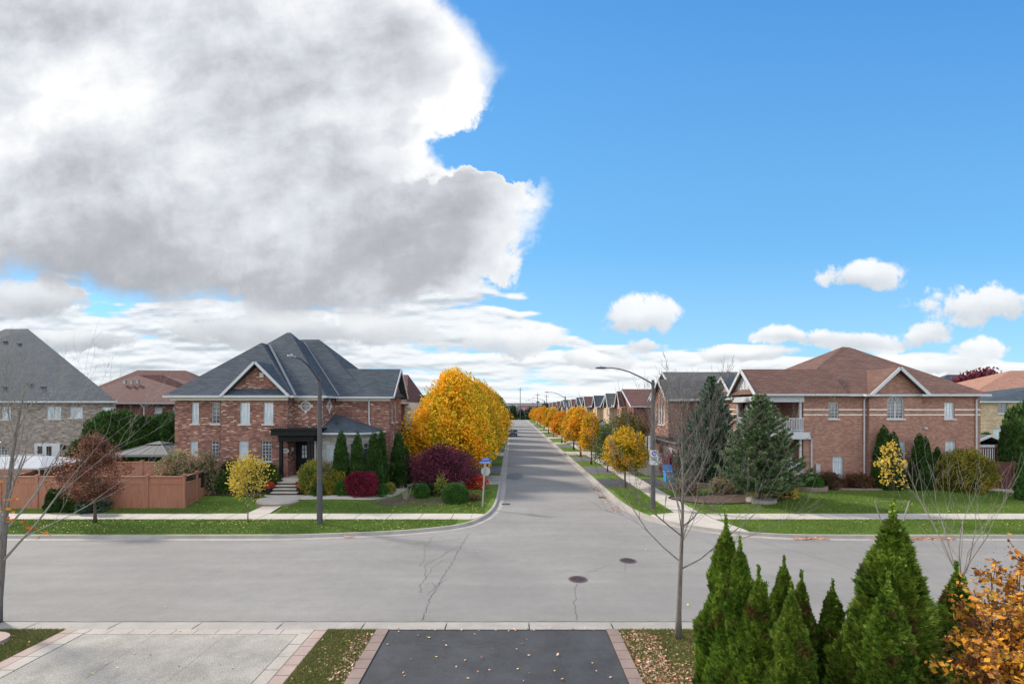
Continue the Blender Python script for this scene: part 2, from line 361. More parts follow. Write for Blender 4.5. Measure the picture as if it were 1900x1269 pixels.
def road_mat():
    m, w, b = newmat('aged_asphalt'); g = w.new('ShaderNodeNewGeometry'); P = g.outputs['Position']; p = w.sep(P)
    n0 = w.noise(P, .16, 4, .6); n1 = w.noise(w.comb(w.m('MULTIPLY', p[0], .18), p[1], 0), .9, 5, .65)
    n2 = w.noise(P, 26, 3, .7); n3 = w.noise(w.comb(w.m('MULTIPLY', p[0], .25), w.m('MULTIPLY', p[1], .9), 2.0), .35, 3, .6, .4)
    vo = w.new('ShaderNodeTexVoronoi'); w.l.new(P, vo.inputs['Vector']); vo.inputs['Scale'].default_value = 55
    f = w.m('ADD', w.m('ADD', w.m('MULTIPLY', n0, .35), w.m('MULTIPLY', n1, .25)), w.m('MULTIPLY', n2, .4))
    c = w.ramp(f, [(.32, (.136, .129, .122)), (.5, (.198, .188, .179)), (.68, (.268, .255, .243))])
    c = w.mix(w.sstep(vo.outputs['Distance'], .3, .05, 0.0, .35), c, (.40, .38, .35))
    n5 = w.noise(w.comb(w.m('MULTIPLY', p[0], .05), w.m('MULTIPLY', p[1], 1.1), 7.0), 1.0, 4, .6)
    c = w.mix(w.sstep(n5, .50, .68, 0.0, .22), c, (.15, .145, .14)); n6 = w.noise(P, 2.2, 5, .75); c = w.mix(1.0, c, w.ramp(n6, [(.3, (.90, .90, .90)), (.7, (1.07, 1.07, 1.06))]), 'MULTIPLY')
    sp = w.noise(P, 36, 3, .8); c = w.mix(1.0, c, w.ramp(sp, [(.35, (.80, .80, .80)), (.65, (1.15, 1.15, 1.14))]), 'MULTIPLY')
    tr_ = None
    for yc in (16.0, 17.7, 19.4, 21.0):
        q_ = w.sstep(w.m('ABSOLUTE', w.m('SUBTRACT', w.m('ADD', p[1], w.m('MULTIPLY', n3, .8)), yc + .4)), .55, .0); tr_ = q_ if tr_ is None else w.m('ADD', tr_, q_)
    c = w.mix(w.m('MULTIPLY', w.m('MULTIPLY', tr_, n5), .26), c, (.15, .145, .14))
    c = w.mix(w.sstep(n3, .52, .66, 0.0, .28), c, (.155, .150, .148))
    w.l.new(c, b.inputs['Base Color']); b.inputs['Roughness'].default_value = .93; bump(w, b, n2, .25, .01); return m
M['road'] = road_mat()
def grass_mat(name, a, b_, c_):
    m, w, b = newmat(name); g = w.new('ShaderNodeNewGeometry'); P = g.outputs['Position']
    n0 = w.noise(P, .35, 4, .65); n1 = w.noise(P, 3.0, 5, .7); n2 = w.noise(P, 30, 3, .7)
    f = w.m('ADD', w.m('ADD', w.m('MULTIPLY', n0, .4), w.m('MULTIPLY', n1, .3)), w.m('MULTIPLY', n2, .3))
    w.l.new(w.ramp(f, [(.36, a), (.52, b_), (.66, c_)]), b.inputs['Base Color']); b.inputs['Roughness'].default_value = .95
    b.inputs['Specular IOR Level'].default_value = .1; bump(w, b, n2, .6, .04); return m
M['grass'] = grass_mat('lawn_grass', (.050, .085, .014), (.092, .15, .025), (.15, .20, .048))
M['grass_dry'] = grass_mat('dry_lawn', (.06, .07, .02), (.115, .115, .035), (.19, .16, .07))
def blade_mat(name, stops):
    m, w, b = newmat(name); g = w.new('ShaderNodeNewGeometry')
    n0 = w.noise(g.outputs['Position'], .5, 3, .6)
    f = w.m('ADD', w.m('MULTIPLY', g.outputs['Random Per Island'], .55), w.m('MULTIPLY', n0, .45))
    w.l.new(w.ramp(f, stops), b.inputs['Base Color']); b.inputs['Roughness'].default_value = .8; b.inputs['Specular IOR Level'].default_value = .15; return m
M['blades'] = blade_mat('grass_blades', [(.1, (.055, .095, .016)), (.5, (.10, .162, .032)), (.85, (.16, .215, .055)), (.95, (.25, .25, .09))])
M['blades_dry'] = blade_mat('dry_grass_blades', [(.1, (.07, .10, .02)), (.45, (.13, .15, .04)), (.7, (.22, .19, .08)), (.95, (.32, .26, .14))])
M['bark'] = plain('grey_bark', (.15, .13, .115), .9, .3, 8, bmp=.5, stretch=(3, 3, .6))
M['bark_brown'] = plain('brown_bark', (.085, .06, .045), .9, .3, 8, bmp=.5, stretch=(3, 3, .6))
M['twig'] = plain('pale_twigs', (.23, .21, .19), .85, .2, 3)
M['leaf_yellow'] = leafmat('golden_leaves', [(.12, (.10, .13, .012)), (.3, (.34, .27, .015)), (.5, (.62, .37, .018)), (.75, (.74, .37, .02)), (.95, (.72, .27, .03))])
M['leaf_orange'] = leafmat('orange_leaves', [(.1, (.22, .22, .02)), (.3, (.62, .37, .018)), (.6, (.78, .36, .02)), (.95, (.70, .22, .03))])
M['leaf_pale'] = leafmat('pale_yellow_leaves', [(.1, (.25, .22, .03)), (.4, (.58, .40, .05)), (.8, (.68, .46, .09))])
M['leaf_copper'] = leafmat('copper_leaves', [(.1, (.06, .028, .024)), (.4, (.15, .06, .045)), (.75, (.25, .11, .065)), (.95, (.38, .19, .09))])
M['leaf_maroon'] = leafmat('maroon_leaves', [(.1, (.04, .012, .02)), (.5, (.13, .025, .045)), (.9, (.25, .05, .08))])
M['leaf_crimson'] = leafmat('crimson_leaves', [(.1, (.07, .006, .016)), (.5, (.19, .014, .040)), (.9, (.34, .045, .09))])
M['leaf_red'] = leafmat('red_leaves', [(.1, (.35, .03, .02)), (.6, (.62, .07, .04)), (.9, (.70, .22, .10))])
M['leaf_green'] = leafmat('green_leaves', [(.1, (.018, .04, .008)), (.5, (.05, .10, .018)), (.9, (.11, .17, .035))], trans=.2)
M['leaf_box'] = leafmat('boxwood_leaves', [(.1, (.014, .045, .006)), (.5, (.035, .11, .014)), (.9, (.08, .19, .025))], trans=.15)
M['leaf_dark'] = leafmat('dark_evergreen_leaves', [(.1, (.010, .024, .012)), (.5, (.022, .05, .024)), (.9, (.04, .08, .038))], trans=.1)
M['leaf_variegated'] = leafmat('yellow_green_leaves', [(.1, (.06, .10, .015)), (.4, (.16, .20, .035)), (.7, (.38, .34, .07)), (.95, (.5, .3, .10))])
M['leaf_hydrangea'] = leafmat('faded_cream_blooms', [(.1, (.08, .11, .03)), (.4, (.22, .2, .10)), (.7, (.42, .30, .20)), (.95, (.5, .2, .18))])
M['leaf_brown'] = leafmat('brown_red_leaves', [(.1, (.05, .03, .02)), (.5, (.13, .06, .035)), (.9, (.22, .11, .05))])
M['leaf_gold_bush'] = leafmat('olive_gold_leaves', [(.1, (.07, .09, .015)), (.45, (.20, .20, .025)), (.75, (.42, .30, .03)), (.95, (.55, .36, .04))])
M['thuja'] = leafmat('cedar_sprays', [(.08, (.03, .06, .010)), (.4, (.095, .165, .020)), (.7, (.18, .27, .035)), (.93, (.31, .39, .08))], patch=((.14, .10, .035), .54, .70), pscale=1.6, trans=.2)
M['thuja_dark'] = leafmat('dark_cedar_sprays', [(.08, (.018, .042, .012)), (.5, (.042, .095, .022)), (.9, (.08, .16, .038))], pscale=1.2, trans=.12)
M['spruce'] = leafmat('spruce_needles', [(.1, (.045, .085, .040)), (.5, (.12, .19, .09)), (.9, (.25, .32, .17))], pscale=1.1, trans=.08)
M['spruce_blue'] = leafmat('blue_spruce_needles', [(.1, (.035, .075, .046)), (.5, (.09, .155, .10)), (.9, (.18, .26, .18))], pscale=1.1, trans=.08)
M['fallen'] = leafmat('fallen_leaves', [(.1, (.35, .10, .05)), (.4, (.48, .22, .16)), (.7, (.62, .42, .34)), (.95, (.55, .35, .08))], trans=0)
M['fallen_yellow'] = leafmat('fallen_yellow_leaves', [(.1, (.50, .35, .06)), (.6, (.62, .52, .16)), (.95, (.60, .33, .08))], trans=0)
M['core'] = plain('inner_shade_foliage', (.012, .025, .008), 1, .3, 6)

# ---------------------------------------------------------------- foliage helpers (numpy)
def np_mesh(name, V, Fq):
    V = np.asarray(V, np.float32).reshape(-1, 3); Fq = np.asarray(Fq, np.int32).reshape(-1, 4)
    me = bpy.data.meshes.new(name); me.vertices.add(len(V)); me.vertices.foreach_set('co', V.ravel())
    me.loops.add(Fq.size); me.loops.foreach_set('vertex_index', Fq.ravel())
    me.polygons.add(len(Fq)); me.polygons.foreach_set('loop_start', np.arange(0, Fq.size, 4, dtype=np.int32))
    me.update(calc_edges=True); return me
def unit(a): return a / np.maximum(np.linalg.norm(a, axis=-1, keepdims=True), 1e-9)
def rvec(r, n): return unit(r.normal(size=(n, 3)))
def leaves(P, D, S, L, W):
    """one pointed leaf each: P base, D direction, S side, L length, W width"""
    n = len(P); L = np.broadcast_to(L, n)[:, None]; W = np.broadcast_to(W, n)[:, None]
    V = np.stack([P, P + D * L * .5 + S * W * .5, P + D * L, P + D * L * .5 - S * W * .5], 1)
    return V.reshape(-1, 3), np.arange(4 * n).reshape(n, 4)
def fans(P, D, S, L, nb=5, spread=.75, wd=.16):
    n = len(P); L = np.broadcast_to(L, n)[:, None]; vs = [P]; fs = []; st = 1 + 3 * nb
    for k in range(nb):
        a = spread * (2 * k / (nb - 1) - 1); l = L * (1 - .35 * abs(a) / spread) * (1 + .12 * math.sin(7 * k))
        d = D * math.cos(a) + S * math.sin(a); q = S * math.cos(a) - D * math.sin(a)
        vs += [P + d * l * .55 + q * L * wd, P + d * l, P + d * l * .55 - q * L * wd]
        fs.append([0, 1 + 3 * k, 2 + 3 * k, 3 + 3 * k])
    V = np.stack(vs, 1).reshape(-1, 3); Fq = (np.arange(n)[:, None, None] * st + np.array(fs)[None]).reshape(-1, 4)
    return V, Fq
def merge(parts):
    Vs, Fs, b = [], [], 0
    for V, f in parts: Vs.append(V); Fs.append(np.asarray(f) + b); b += len(V)
    return np.concatenate(Vs), np.concatenate(Fs)
def side_of(D, r):
    s = np.cross(D, rvec(r, len(D))); return unit(s)

def broadleaf(seed, h, z0, rad, n, ls, prof='round', clump=.28, K=90, lean=.35, hole=.0, up=.5):
    """foliage mesh (origin at base of trunk) and clump centres; rad = (rx, ry)"""
    r = np.random.default_rng(seed); t = r.random(K) ** .9; ang = r.random(K) * 2 * math.pi
    if prof == 'round': pr = np.sqrt(np.clip(1 - (2 * t - .95) ** 2, 0, 1)) ** .8
    elif prof == 'ovate': pr = np.clip(np.sin(np.pi * np.clip(t * .92 + .08, 0, 1) ** .62), 0, 1) ** .8
    elif prof == 'cone': pr = np.clip(1.02 - t, 0, 1) ** .75 * np.clip(t * 9, .35, 1)
    else: pr = np.clip(t * 1.6, .3, 1) * np.sqrt(np.clip(1.05 - t, 0, 1))   # vase
    lob = 1 + .16 * np.sin(3 * ang + seed) + .10 * np.sin(5 * ang + 4 * t + seed * 2)
    rr = pr * (r.random(K) ** .38) * lob
    C = np.stack([np.cos(ang) * rr * rad[0], np.sin(ang) * rr * rad[1], z0 + t * (h - z0)], 1)
    w = r.random(K) + .35; w /= w.sum(); idx = r.choice(K, n, p=w)
    sg = clump * min(rad) * (0.6 + .8 * r.random(K))
    g = r.normal(size=(n, 3)); g = g / np.maximum(1, np.linalg.norm(g, axis=1, keepdims=True) / 1.9)
    P = C[idx] + g * sg[idx, None] * np.array([1, 1, .8 + up * .5])
    P[:, 2] = np.maximum(P[:, 2], z0 * .75)
    out = unit(P - np.array([0, 0, z0 + .35 * (h - z0)])); D = unit(out * .5 + rvec(r, n) * .9 + np.array([0, 0, up - .45]))
    S = side_of(D, r); L = ls * (.7 + .6 * r.random(n))
    V, f = leaves(P, D, S, L, L * .8); return V, f, C
def cone_sprays(seed, h, rad, n, ls, power=.8, base=.0, tips=3, nb=5, wob=.18, irregular=0.0, plumes=0):
    """columnar/conical evergreen covered with flat upright sprays"""
    r = np.random.default_rng(seed); t = 1 - np.sqrt(r.random(n)) * 1.0; t = np.clip(t * 1.02, 0, 1)
    ang = r.random(n) * 2 * math.pi
    prof = np.clip(1 - t, 0, 1) ** power * (1 - .25 * np.clip(.15 - t, 0, 1) / .15)
    bumps = 1 + wob * np.sin(ang * 5 + 9 * t + seed) * .5 + wob * np.sin(ang * 3 - 17 * t + 2 * seed) * .6 + wob * .8 * np.sin(ang * 8 + 41 * t + seed) + irregular * np.sin(ang * 2 + 5 * t + seed)
    if plumes:
        pa = r.random(plumes) * 6.2832; pt = 1 - np.sqrt(r.random(plumes)); ps = (.16 + .16 * r.random(plumes)) * rad * 1.5; best = np.zeros(n)
        for a_, t_, s_ in zip(pa, pt, ps):
            da = (ang - a_ + np.pi) % (2 * np.pi) - np.pi; dz = (t - t_) * h; dd = np.sqrt((da * rad * np.maximum(prof, .2)) ** 2 + np.where(dz > 0, dz * .38, dz * .9) ** 2)
            best = np.maximum(best, 1 - dd / s_)
        bumps = bumps * (.66 + .52 * np.clip(best, 0, 1) ** .6)
    rr = rad * prof * bumps * (1 - .28 * r.random(n) ** 1.5)
    P = np.stack([np.cos(ang) * rr, np.sin(ang) * rr, base + t * h * .96], 1)
    out = np.stack([np.cos(ang), np.sin(ang), np.zeros(n)], 1)
    D = unit(out * (.55 + .3 * r.random(n))[:, None] + np.array([0, 0, .8]) + rvec(r, n) * .38)
    S = unit(np.cross(D, out) + rvec(r, n) * .7); S = unit(S - D * (S * D).sum(1, keepdims=True))
    L = ls * (.6 + .8 * r.random(n)) * (.75 + .25 * np.clip((1 - t) * 3, 0, 1))
    V, f = fans(P, D, S, L, nb=nb); return V, f
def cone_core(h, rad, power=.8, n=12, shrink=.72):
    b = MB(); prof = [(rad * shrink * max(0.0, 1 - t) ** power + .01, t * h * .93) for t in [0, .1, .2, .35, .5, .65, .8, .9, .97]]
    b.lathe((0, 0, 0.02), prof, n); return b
def make_plant(name, label, cat, loc, group, parts, sc=1.0, rot=0.0):
    """parts: (part name, mesh datablock). One top-level Empty with its parts as children"""
    t = thing(name, label, cat, loc, group); t.rotation_euler.z = rot
    t.scale = (sc, sc, sc) if not hasattr(sc, '__len__') else sc
    for pn, me in parts:
        o = bpy.data.objects.new(pn, me); COL.objects.link(o); o.parent = t; ORG[o.name] = ORG[t.name].copy()
    return t
def finish(me, mats):
    for m_ in (mats if isinstance(mats, (list, tuple)) else [mats]): me.materials.append(m_)
    return me
def mb_mesh(name, b, mat, smooth=False):
    me = bpy.data.meshes.new(name); me.from_pydata([tuple(v) for v in b.v], [], b.f)
    if any(b.mi): me.polygons.foreach_set('material_index', b.mi)
    if smooth: me.polygons.foreach_set('use_smooth', [True] * len(b.f))
    me.update(); return finish(me, mat)
def trunk_mesh(seed, h, r0, C, z0, mat, nlimb=14, top=.8):
    rr = random.Random(seed); b = MB(); pts = []; lean = (rr.uniform(-.03, .03), rr.uniform(-.03, .03))
    for i in range(8):
        z = h * top * i / 7; pts.append((lean[0] * z + .02 * math.sin(i * 1.7 + seed), lean[1] * z + .02 * math.cos(i * 2.1), z - .05))
    b.tube(pts, [r0 * (1.25 if i == 0 else 1 - .85 * i / 7) for i in range(8)], 8)
    C = sorted([tuple(c) for c in C], key=lambda c: rr.random())[:nlimb]
    for c in C:
        zs = min(max(z0 * .8, c[2] - .5 * math.hypot(c[0], c[1]) - .3), h * top * .9); zs = max(zs, z0 * .75)
        k = zs / (h * top) * 7; i = min(6, int(k)); fr = k - i
        s = Vector(pts[i]).lerp(Vector(pts[i + 1]), fr); e = Vector(c); mid = s.lerp(e, .5) + Vector((0, 0, -.08 * (e - s).length))
        rb = r0 * .34 * (1 - .5 * zs / h); b.tube([s, mid, e], [rb, rb * .6, rb * .18], 5)
    return mb_mesh('trunk', b, mat, True)
CACHE = {}
def tree_parts(key, seed, h, z0, rad, n, ls, leaf, bark, prof='round', clump=.28, K=90, r0=.1, up=.5, nlimb=14):
    if key in CACHE: return CACHE[key]
    V, f, C = broadleaf(seed, h, z0, rad, n, ls, prof, clump, K, up=up)
    p = [('trunk', trunk_mesh(seed, h, r0, C, z0, bark, nlimb)), ('crown', finish(np_mesh('crown', V, f), leaf))]
    CACHE[key] = p; return p
def bush_mesh(seed, rad, h, n, ls, mat, lump=.12, flat=.0, nb=0, coremat=None):
    """dense rounded shrub: leaves over a lumpy half-ellipsoid"""
    r = np.random.default_rng(seed); d = rvec(r, n); d[:, 2] = np.where(r.random(n) < .3, -np.abs(d[:, 2]) * .62, np.abs(d[:, 2])); d = unit(d)
    ang = np.arctan2(d[:, 1], d[:, 0]); l = 1 + lump * np.sin(4 * ang + seed + 3 * d[:, 2]) + lump * .8 * np.sin(7 * ang - 6 * d[:, 2] + seed) + lump * .5 * np.sin(13 * ang + 11 * d[:, 2])
    k = l * (1 - .22 * r.random(n) ** 1.5)
    if flat: # squarer profile
        k = k * np.minimum(1 / np.maximum(np.abs(d[:, 2]), .01) * flat, 1.0)
    P = d * k[:, None] * np.array([rad[0], rad[1], h * .62]) ; P[:, 2] += h * .40; P[:, 2] = np.maximum(P[:, 2], .01)
    D = unit(d * .6 + rvec(r, n) * .8 + np.array([0, 0, .3])); S = side_of(D, r); L = ls * (.7 + .6 * r.random(n))
    V, f = leaves(P, D, S, L, L * .7)
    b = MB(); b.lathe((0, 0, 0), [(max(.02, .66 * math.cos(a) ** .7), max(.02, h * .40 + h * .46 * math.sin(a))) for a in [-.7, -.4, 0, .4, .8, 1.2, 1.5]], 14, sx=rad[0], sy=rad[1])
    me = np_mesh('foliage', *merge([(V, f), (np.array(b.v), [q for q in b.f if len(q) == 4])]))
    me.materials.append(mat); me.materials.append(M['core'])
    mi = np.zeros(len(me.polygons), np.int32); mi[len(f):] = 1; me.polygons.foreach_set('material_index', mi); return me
def shrub(name, label, loc, rad, h, n, ls, mat, seed, group=None, lump=.12, flat=0, cat='shrub', rot=0):
    me = bush_mesh(seed, rad, h, n, ls, M[mat], lump, flat)
    b = MB(); rr = random.Random(seed)
    for i in range(6):
        a = rr.random() * 6.28; b.tube([(.05 * math.cos(a), .05 * math.sin(a), -.03), (rad[0] * .5 * math.cos(a), rad[1] * .5 * math.sin(a), h * .6)], [.025, .01], 5)
    return make_plant(name, label, cat, loc, group, [('stem', mb_mesh('stem', b, M['bark_brown'])), ('foliage', me)], rot=rot)
def thuja(name, label, loc, h, rad, n, ls, mat, seed, group=None, power=.8, wob=.18, key=None, cat='conifer', nb=5, rot=0, plumes=0, leaders=0):
    k = key or ('thuja', seed)
    if k not in CACHE:
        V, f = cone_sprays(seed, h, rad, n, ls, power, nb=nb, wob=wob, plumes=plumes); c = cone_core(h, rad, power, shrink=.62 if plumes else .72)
        if leaders:
            r = np.random.default_rng(seed + 5); pp = [(V, f)]
            for q in range(leaders):
                m = 160; hz = r.random(m); x_, y_ = (0, 0) if q == 0 else r.normal(size=2) * .05; b_ = h * (.93 - .05 * q); Pq = np.stack([x_ + r.normal(size=m) * .012, y_ + r.normal(size=m) * .012, b_ + hz * h * (.10 - .015 * q)], 1)
                Dq = unit(r.normal(size=(m, 3)) * .45 + np.array([0, 0, 1.0])); pp.append(fans(Pq, Dq, side_of(Dq, r), ls * .75 * (1.1 - .6 * hz), nb=nb))
            V, f = merge(pp)
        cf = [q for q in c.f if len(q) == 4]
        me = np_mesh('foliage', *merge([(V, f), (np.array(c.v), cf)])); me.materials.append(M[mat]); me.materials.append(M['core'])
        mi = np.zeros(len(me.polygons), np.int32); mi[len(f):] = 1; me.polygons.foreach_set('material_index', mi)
        b = MB(); b.tube([(0, 0, -.05), (0, 0, h * .5)], [.06 + rad * .04, .03], 7)
        CACHE[k] = (h, rad, [('trunk', mb_mesh('trunk', b, M['bark_brown'])), ('foliage', me)])
    h0, r0_, parts = CACHE[k]
    return make_plant(name, label, cat, loc, group, parts, (rad / r0_, rad / r0_, h / h0), rot)

# ---------------------------------------------------------------- ground, roads, kerbs
def structure(name, b, mat, **k):
    o = b.build(name, mat, **k); o['kind'] = 'structure'; return o
g = MB(); g.add([(-3000, -300, -.06), (3000, -300, -.06), (3000, 4000, -.06), (-3000, 4000, -.06)], [(0, 1, 2, 3)])
structure('ground', g, M['grass_dry'])
r_ = MB(); r_.add([(-140, 13.95, 0), (160, 13.95, 0), (160, 36, 0), (-140, 36, 0)], [(0, 1, 2, 3)])
for i in range(9): y0 = 36 + i * 20.2; r_.add([(-2, y0, 0), (9, y0, 0), (9, y0 + 20.2, 0), (-2, y0 + 20.2, 0)], [(0, 1, 2, 3)])
r_.add([(-140, 217.8, 0), (160, 217.8, 0), (160, 227, 0), (-140, 227, 0)], [(0, 1, 2, 3)])
structure('road', r_, M['road'])
def spline(pts, n=6):
    out = []
    for i in range(len(pts) - 1):
        p0 = pts[max(i - 1, 0)]; p1 = pts[i]; p2 = pts[i + 1]; p3 = pts[min(i + 2, len(pts) - 1)]
        for k in range(n):
            t = k / n
            out.append(tuple(.5 * ((2 * p1[j]) + (-p0[j] + p2[j]) * t + (2 * p0[j] - 5 * p1[j] + 4 * p2[j] - p3[j]) * t * t + (-p0[j] + 3 * p1[j] - 3 * p2[j] + p3[j]) * t ** 3) for j in range(len(p1))))
    return out + [tuple(pts[-1])]
def offset(pl, d):
    out = []
    for i, p in enumerate(pl):
        a = pl[max(i - 1, 0)]; b = pl[min(i + 1, len(pl) - 1)]; tx, ty = b[0] - a[0], b[1] - a[1]; l = math.hypot(tx, ty)
        out.append((p[0] - ty / l * d, p[1] + tx / l * d))
    return out
def ribbon(b, pa, pb, za, zb, mi=0):
    n = len(pa); za = za if hasattr(za, '__len__') else [za] * n; zb = zb if hasattr(zb, '__len__') else [zb] * n
    b.add([(p[0], p[1], z) for p, z in zip(pa, za)] + [(p[0], p[1], z) for p, z in zip(pb, zb)], [(i, i + 1, n + i + 1, n + i) for i in range(n - 1)], mi)
# left kerb runs from the west along the cross road, round the corner, then north
KL = [(-140, 22.62), (-14, 22.62)] + spline([(-11, 22.65), (-8.5, 22.95), (-5.3, 23.55), (-2.6, 24.75), (-1.35, 26.6), (-.75, 29), (-.55, 32), (-.5, 36)]) + [(-.5, 217)]
KR = [(7.0 - .35, 217), (7.0 - .35, 37)] + spline([(6.65, 34), (6.7, 31), (7.0, 28.4), (7.8, 26.2), (9.4, 24.4), (11.3, 23.3), (13.5, 22.75), (16, 22.62)]) + [(160, 22.62)]
def kerb(name, pl, low=None):
    b = MB(); g1 = offset(pl, .38); g2 = offset(pl, .42); g3 = offset(pl, .57)
    h = [.15] * len(pl)
    if low: h = [.035 if low(p) else .15 for p in pl]
    ribbon(b, pl, g1, .006, .012); ribbon(b, g1, g2, .012, h); ribbon(b, g2, g3, h, [k - .004 for k in h]); ribbon(b, g3, offset(pl, .60), [k - .004 for k in h], -.02)
    structure(name, b, M['kerb']); return g3
drv_r = [(36.9, 41.0, 'blacktop'), (44.2, 48.9, 'blacktop_old'), (54.3, 58.6, 'blacktop_old'), (61.3, 65.5, 'concrete'), (72, 76, 'blacktop_old'), (79, 83, 'concrete'), (93, 97, 'concrete'), (101, 105, 'blacktop_old'), (116, 120, 'concrete'), (131, 135, 'concrete'), (150, 155, 'blacktop_old'), (170, 175, 'concrete')]
drv_l = [(38.0, 43.0, 'aggregate'), (44.5, 49.8, 'blacktop_old'), (60, 64.5, 'concrete'), (66, 70.5, 'blacktop_old'), (82, 86.5, 'concrete'), (88.5, 93, 'concrete'), (108, 113, 'blacktop_old'), (130, 135, 'concrete'), (152, 157, 'concrete')]
EL = kerb('kerb_west', KL, lambda p: p[1] > 37.5 and any(a <= p[1] <= b for a, b, _ in drv_l))
ER = kerb('kerb_east', KR)
def lawn_grid(name, x_in, x_out, ys, side, mat):
    """rows of constant y; x from the kerb edge outwards"""
    b = MB(); xs = [0, .3, .8, 1.5, 2.5, 3.5, 5, 6.5, 8, 10, 12, 15, 20, 30, 60, 140]; rows = []
    for y in ys:
        xi = x_in(y); rows.append([(xi + side * d, y) for d in xs])
    vs = [(x, y, gz(x, y) - .006) for r in rows for x, y in r]; n = len(xs)
    b.add(vs, [(j * n + i, j * n + i + 1, (j + 1) * n + i + 1, (j + 1) * n + i) for j in range(len(rows) - 1) for i in range(n - 1)])
    structure(name, b, mat, smooth=True)
def interp(edge, ymin):
    e = sorted([(p[1], p[0]) for p in edge if p[1] >= ymin])
    ys = [a for a, _ in e]; xs = [b for _, b in e]
    return lambda y: float(np.interp(y, ys, xs))
ysn = [27.7, 28, 28.4, 29, 29.6, 30.2, 31, 32, 33, 34, 36, 38, 42, 50, 70, 100, 150, 217]
xl = interp([p for p in EL if p[0] > -3], 24); xr = interp([p for p in ER if p[0] < 9], 24)
lawn_grid('lawn_west', xl, None, ysn, -1, M['grass']); lawn_grid('lawn_east', xr, None, ysn, 1, M['grass'])
# flat fronts between the kerb and the row y = 27.7
b = MB(); e = [p for p in EL if p[1] < 27.7]; b.add([(p[0], p[1], .134) for p in e] + [(xl(27.7), 27.7, .134), (-140, 27.7, .134)], [tuple(range(len(e) + 2))])
structure('verge_lawn_west', b, M['grass'])
b = MB(); e = [p for p in ER if p[1] < 27.7]; b.add([(p[0], p[1], .134) for p in e] + [(160, 27.7, .134), (xr(27.7), 27.7, .134)], [tuple(range(len(e) + 2))])
structure('verge_lawn_east', b, M['grass'])
# pavements: slabs with joints
def slabs(name, quads, mat):
    b = MB()
    for q in quads:
        n = len(q); b.add([(x, y, z) for x, y, z in q] + [(x, y, z - .06) for x, y, z in q], [tuple(range(n))] + [(i, n + i, n + (i + 1) % n, (i + 1) % n) for i in range(n)])
    return structure(name, b, mat)
qs = []; x = -70.0
while x < -2.6:
    x2 = min(x + 1.8, -2.3); qs.append([(x + .02, 26.35, .144), (x2 - .02, 26.35, .144), (x2 - .02, 27.72, .146), (x + .02, 27.72, .146)]); x += 1.8
qs.append([(-2.3, 26.35, .144), (-2.05, 26.55, .144), (-1.75, 27.1, .144), (-1.6, 27.6, .144), (-2.3, 27.72, .144)])
slabs('pavement', qs, M['concrete'])
qs = []; x = 11.25
while x < 80: qs.append([(x + .02, 26.35, .146), (x + 1.78, 26.35, .146), (x + 1.78, 27.72, .147), (x + .02, 27.72, .147)]); x += 1.8
slabs('pavement', qs, M['concrete'])
fl = [p for p in offset(KR, .55) if p[1] < 27.2 and p[0] < 11.9]
qs = [[(p[0], p[1], .1465) for p in fl] + [(11.9, 23.95, .1465), (11.2, 26.35, .148), (11.15, 27.74, .148), (9.55, 27.95, .148), (8.0, 27.4, .147)]]
structure('corner_ramp', MB().add(qs[0], [tuple(range(len(qs[0])))]), M['concrete'])
qs = []; y = 27.98
while y < 214: qs.append([(9.6, y + .02, .149), (11.05, y + .02, .149), (11.05, y + 1.76, .149), (9.6, y + 1.76, .149)]); y += 1.8
slabs('pavement', qs, M['concrete'])
for a, c, m_ in drv_r:
    x1 = 12.6 if a < 40 else 12.8
    structure('driveway', MB().add([(7.2, a - .25, .143), (9.57, a, .150), (9.57, c, .150), (7.2, c + .25, .143)], [(0, 1, 2, 3)]).add([(11.08, a, .151), (x1, a, .155), (x1, c, .155), (11.08, c, .151)], [(0, 1, 2, 3)]), M[m_])
for a, c, m_ in drv_l:
    structure('driveway', MB().add([(-9.5 if a < 45 else -10.2, a, .158), (-1.05, a, .146), (-1.05, c, .146), (-9.5 if a < 45 else -10.2, c, .158)], [(0, 1, 2, 3)]), M[m_])
# near side of the cross road
b = MB(); x = -60.0
while x < 60: b.add([(x + .012, 13.58, .022), (x + 2.4, 13.58, .022), (x + 2.4, 14.08, .004), (x + .012, 14.08, .004)], [(0, 1, 2, 3)]); x += 2.42
structure('kerb_south', b, M['kerb'])
b = MB()
for x0, x1 in ((-60, -12.75), (-5.27, -3.86), (3.02, 60)): b.add([(x0, 9, .03), (x1, 9, .03), (x1, 13.585, .024), (x0, 13.585, .024)], [(0, 1, 2, 3)])
structure('front_lawn', b, M['grass_dry'])
b = MB(); b.add([(-3.5, 9, .032), (2.68, 9, .032), (2.68, 13.53, .026), (-3.5, 13.53, .026)], [(0, 1, 2, 3)]); structure('asphalt_driveway', b, M['blacktop'])
b = MB()
xs = [-12.0 + 6.0 * i / 3 for i in range(4)]
for i in range(3):
    b.add([(xs[i] + .004, 9, .033), (xs[i + 1] - .004, 9, .033), (xs[i + 1] - .004, 13.28, .028), (xs[i] + .004, 13.28, .028)], [(0, 1, 2, 3)])
structure('aggregate_driveway', b, M['aggregate'])
def pavers(name, x0, x1, y0, y1, ln, mat, z=.036):
    b = MB(); y = y0
    while y < y1 - .05: b.box(x0, x1, y, min(y + ln - .02, y1), 0, z + random.uniform(0, .004)); y += ln
    return structure(name, b, mat)
pavers('driveway_border', -12.4, -12.02, 9, 13.56, .62, M['paver_light']); pavers('driveway_border', -12.75, -12.42, 9, 13.56, .62, M['paver_pink'])
pavers('driveway_border', -5.98, -5.64, 9, 13.56, .62, M['paver_light']); pavers('driveway_border', -5.62, -5.27, 9, 13.56, .45, M['paver_pink'])
b = MB(); x = -12.0
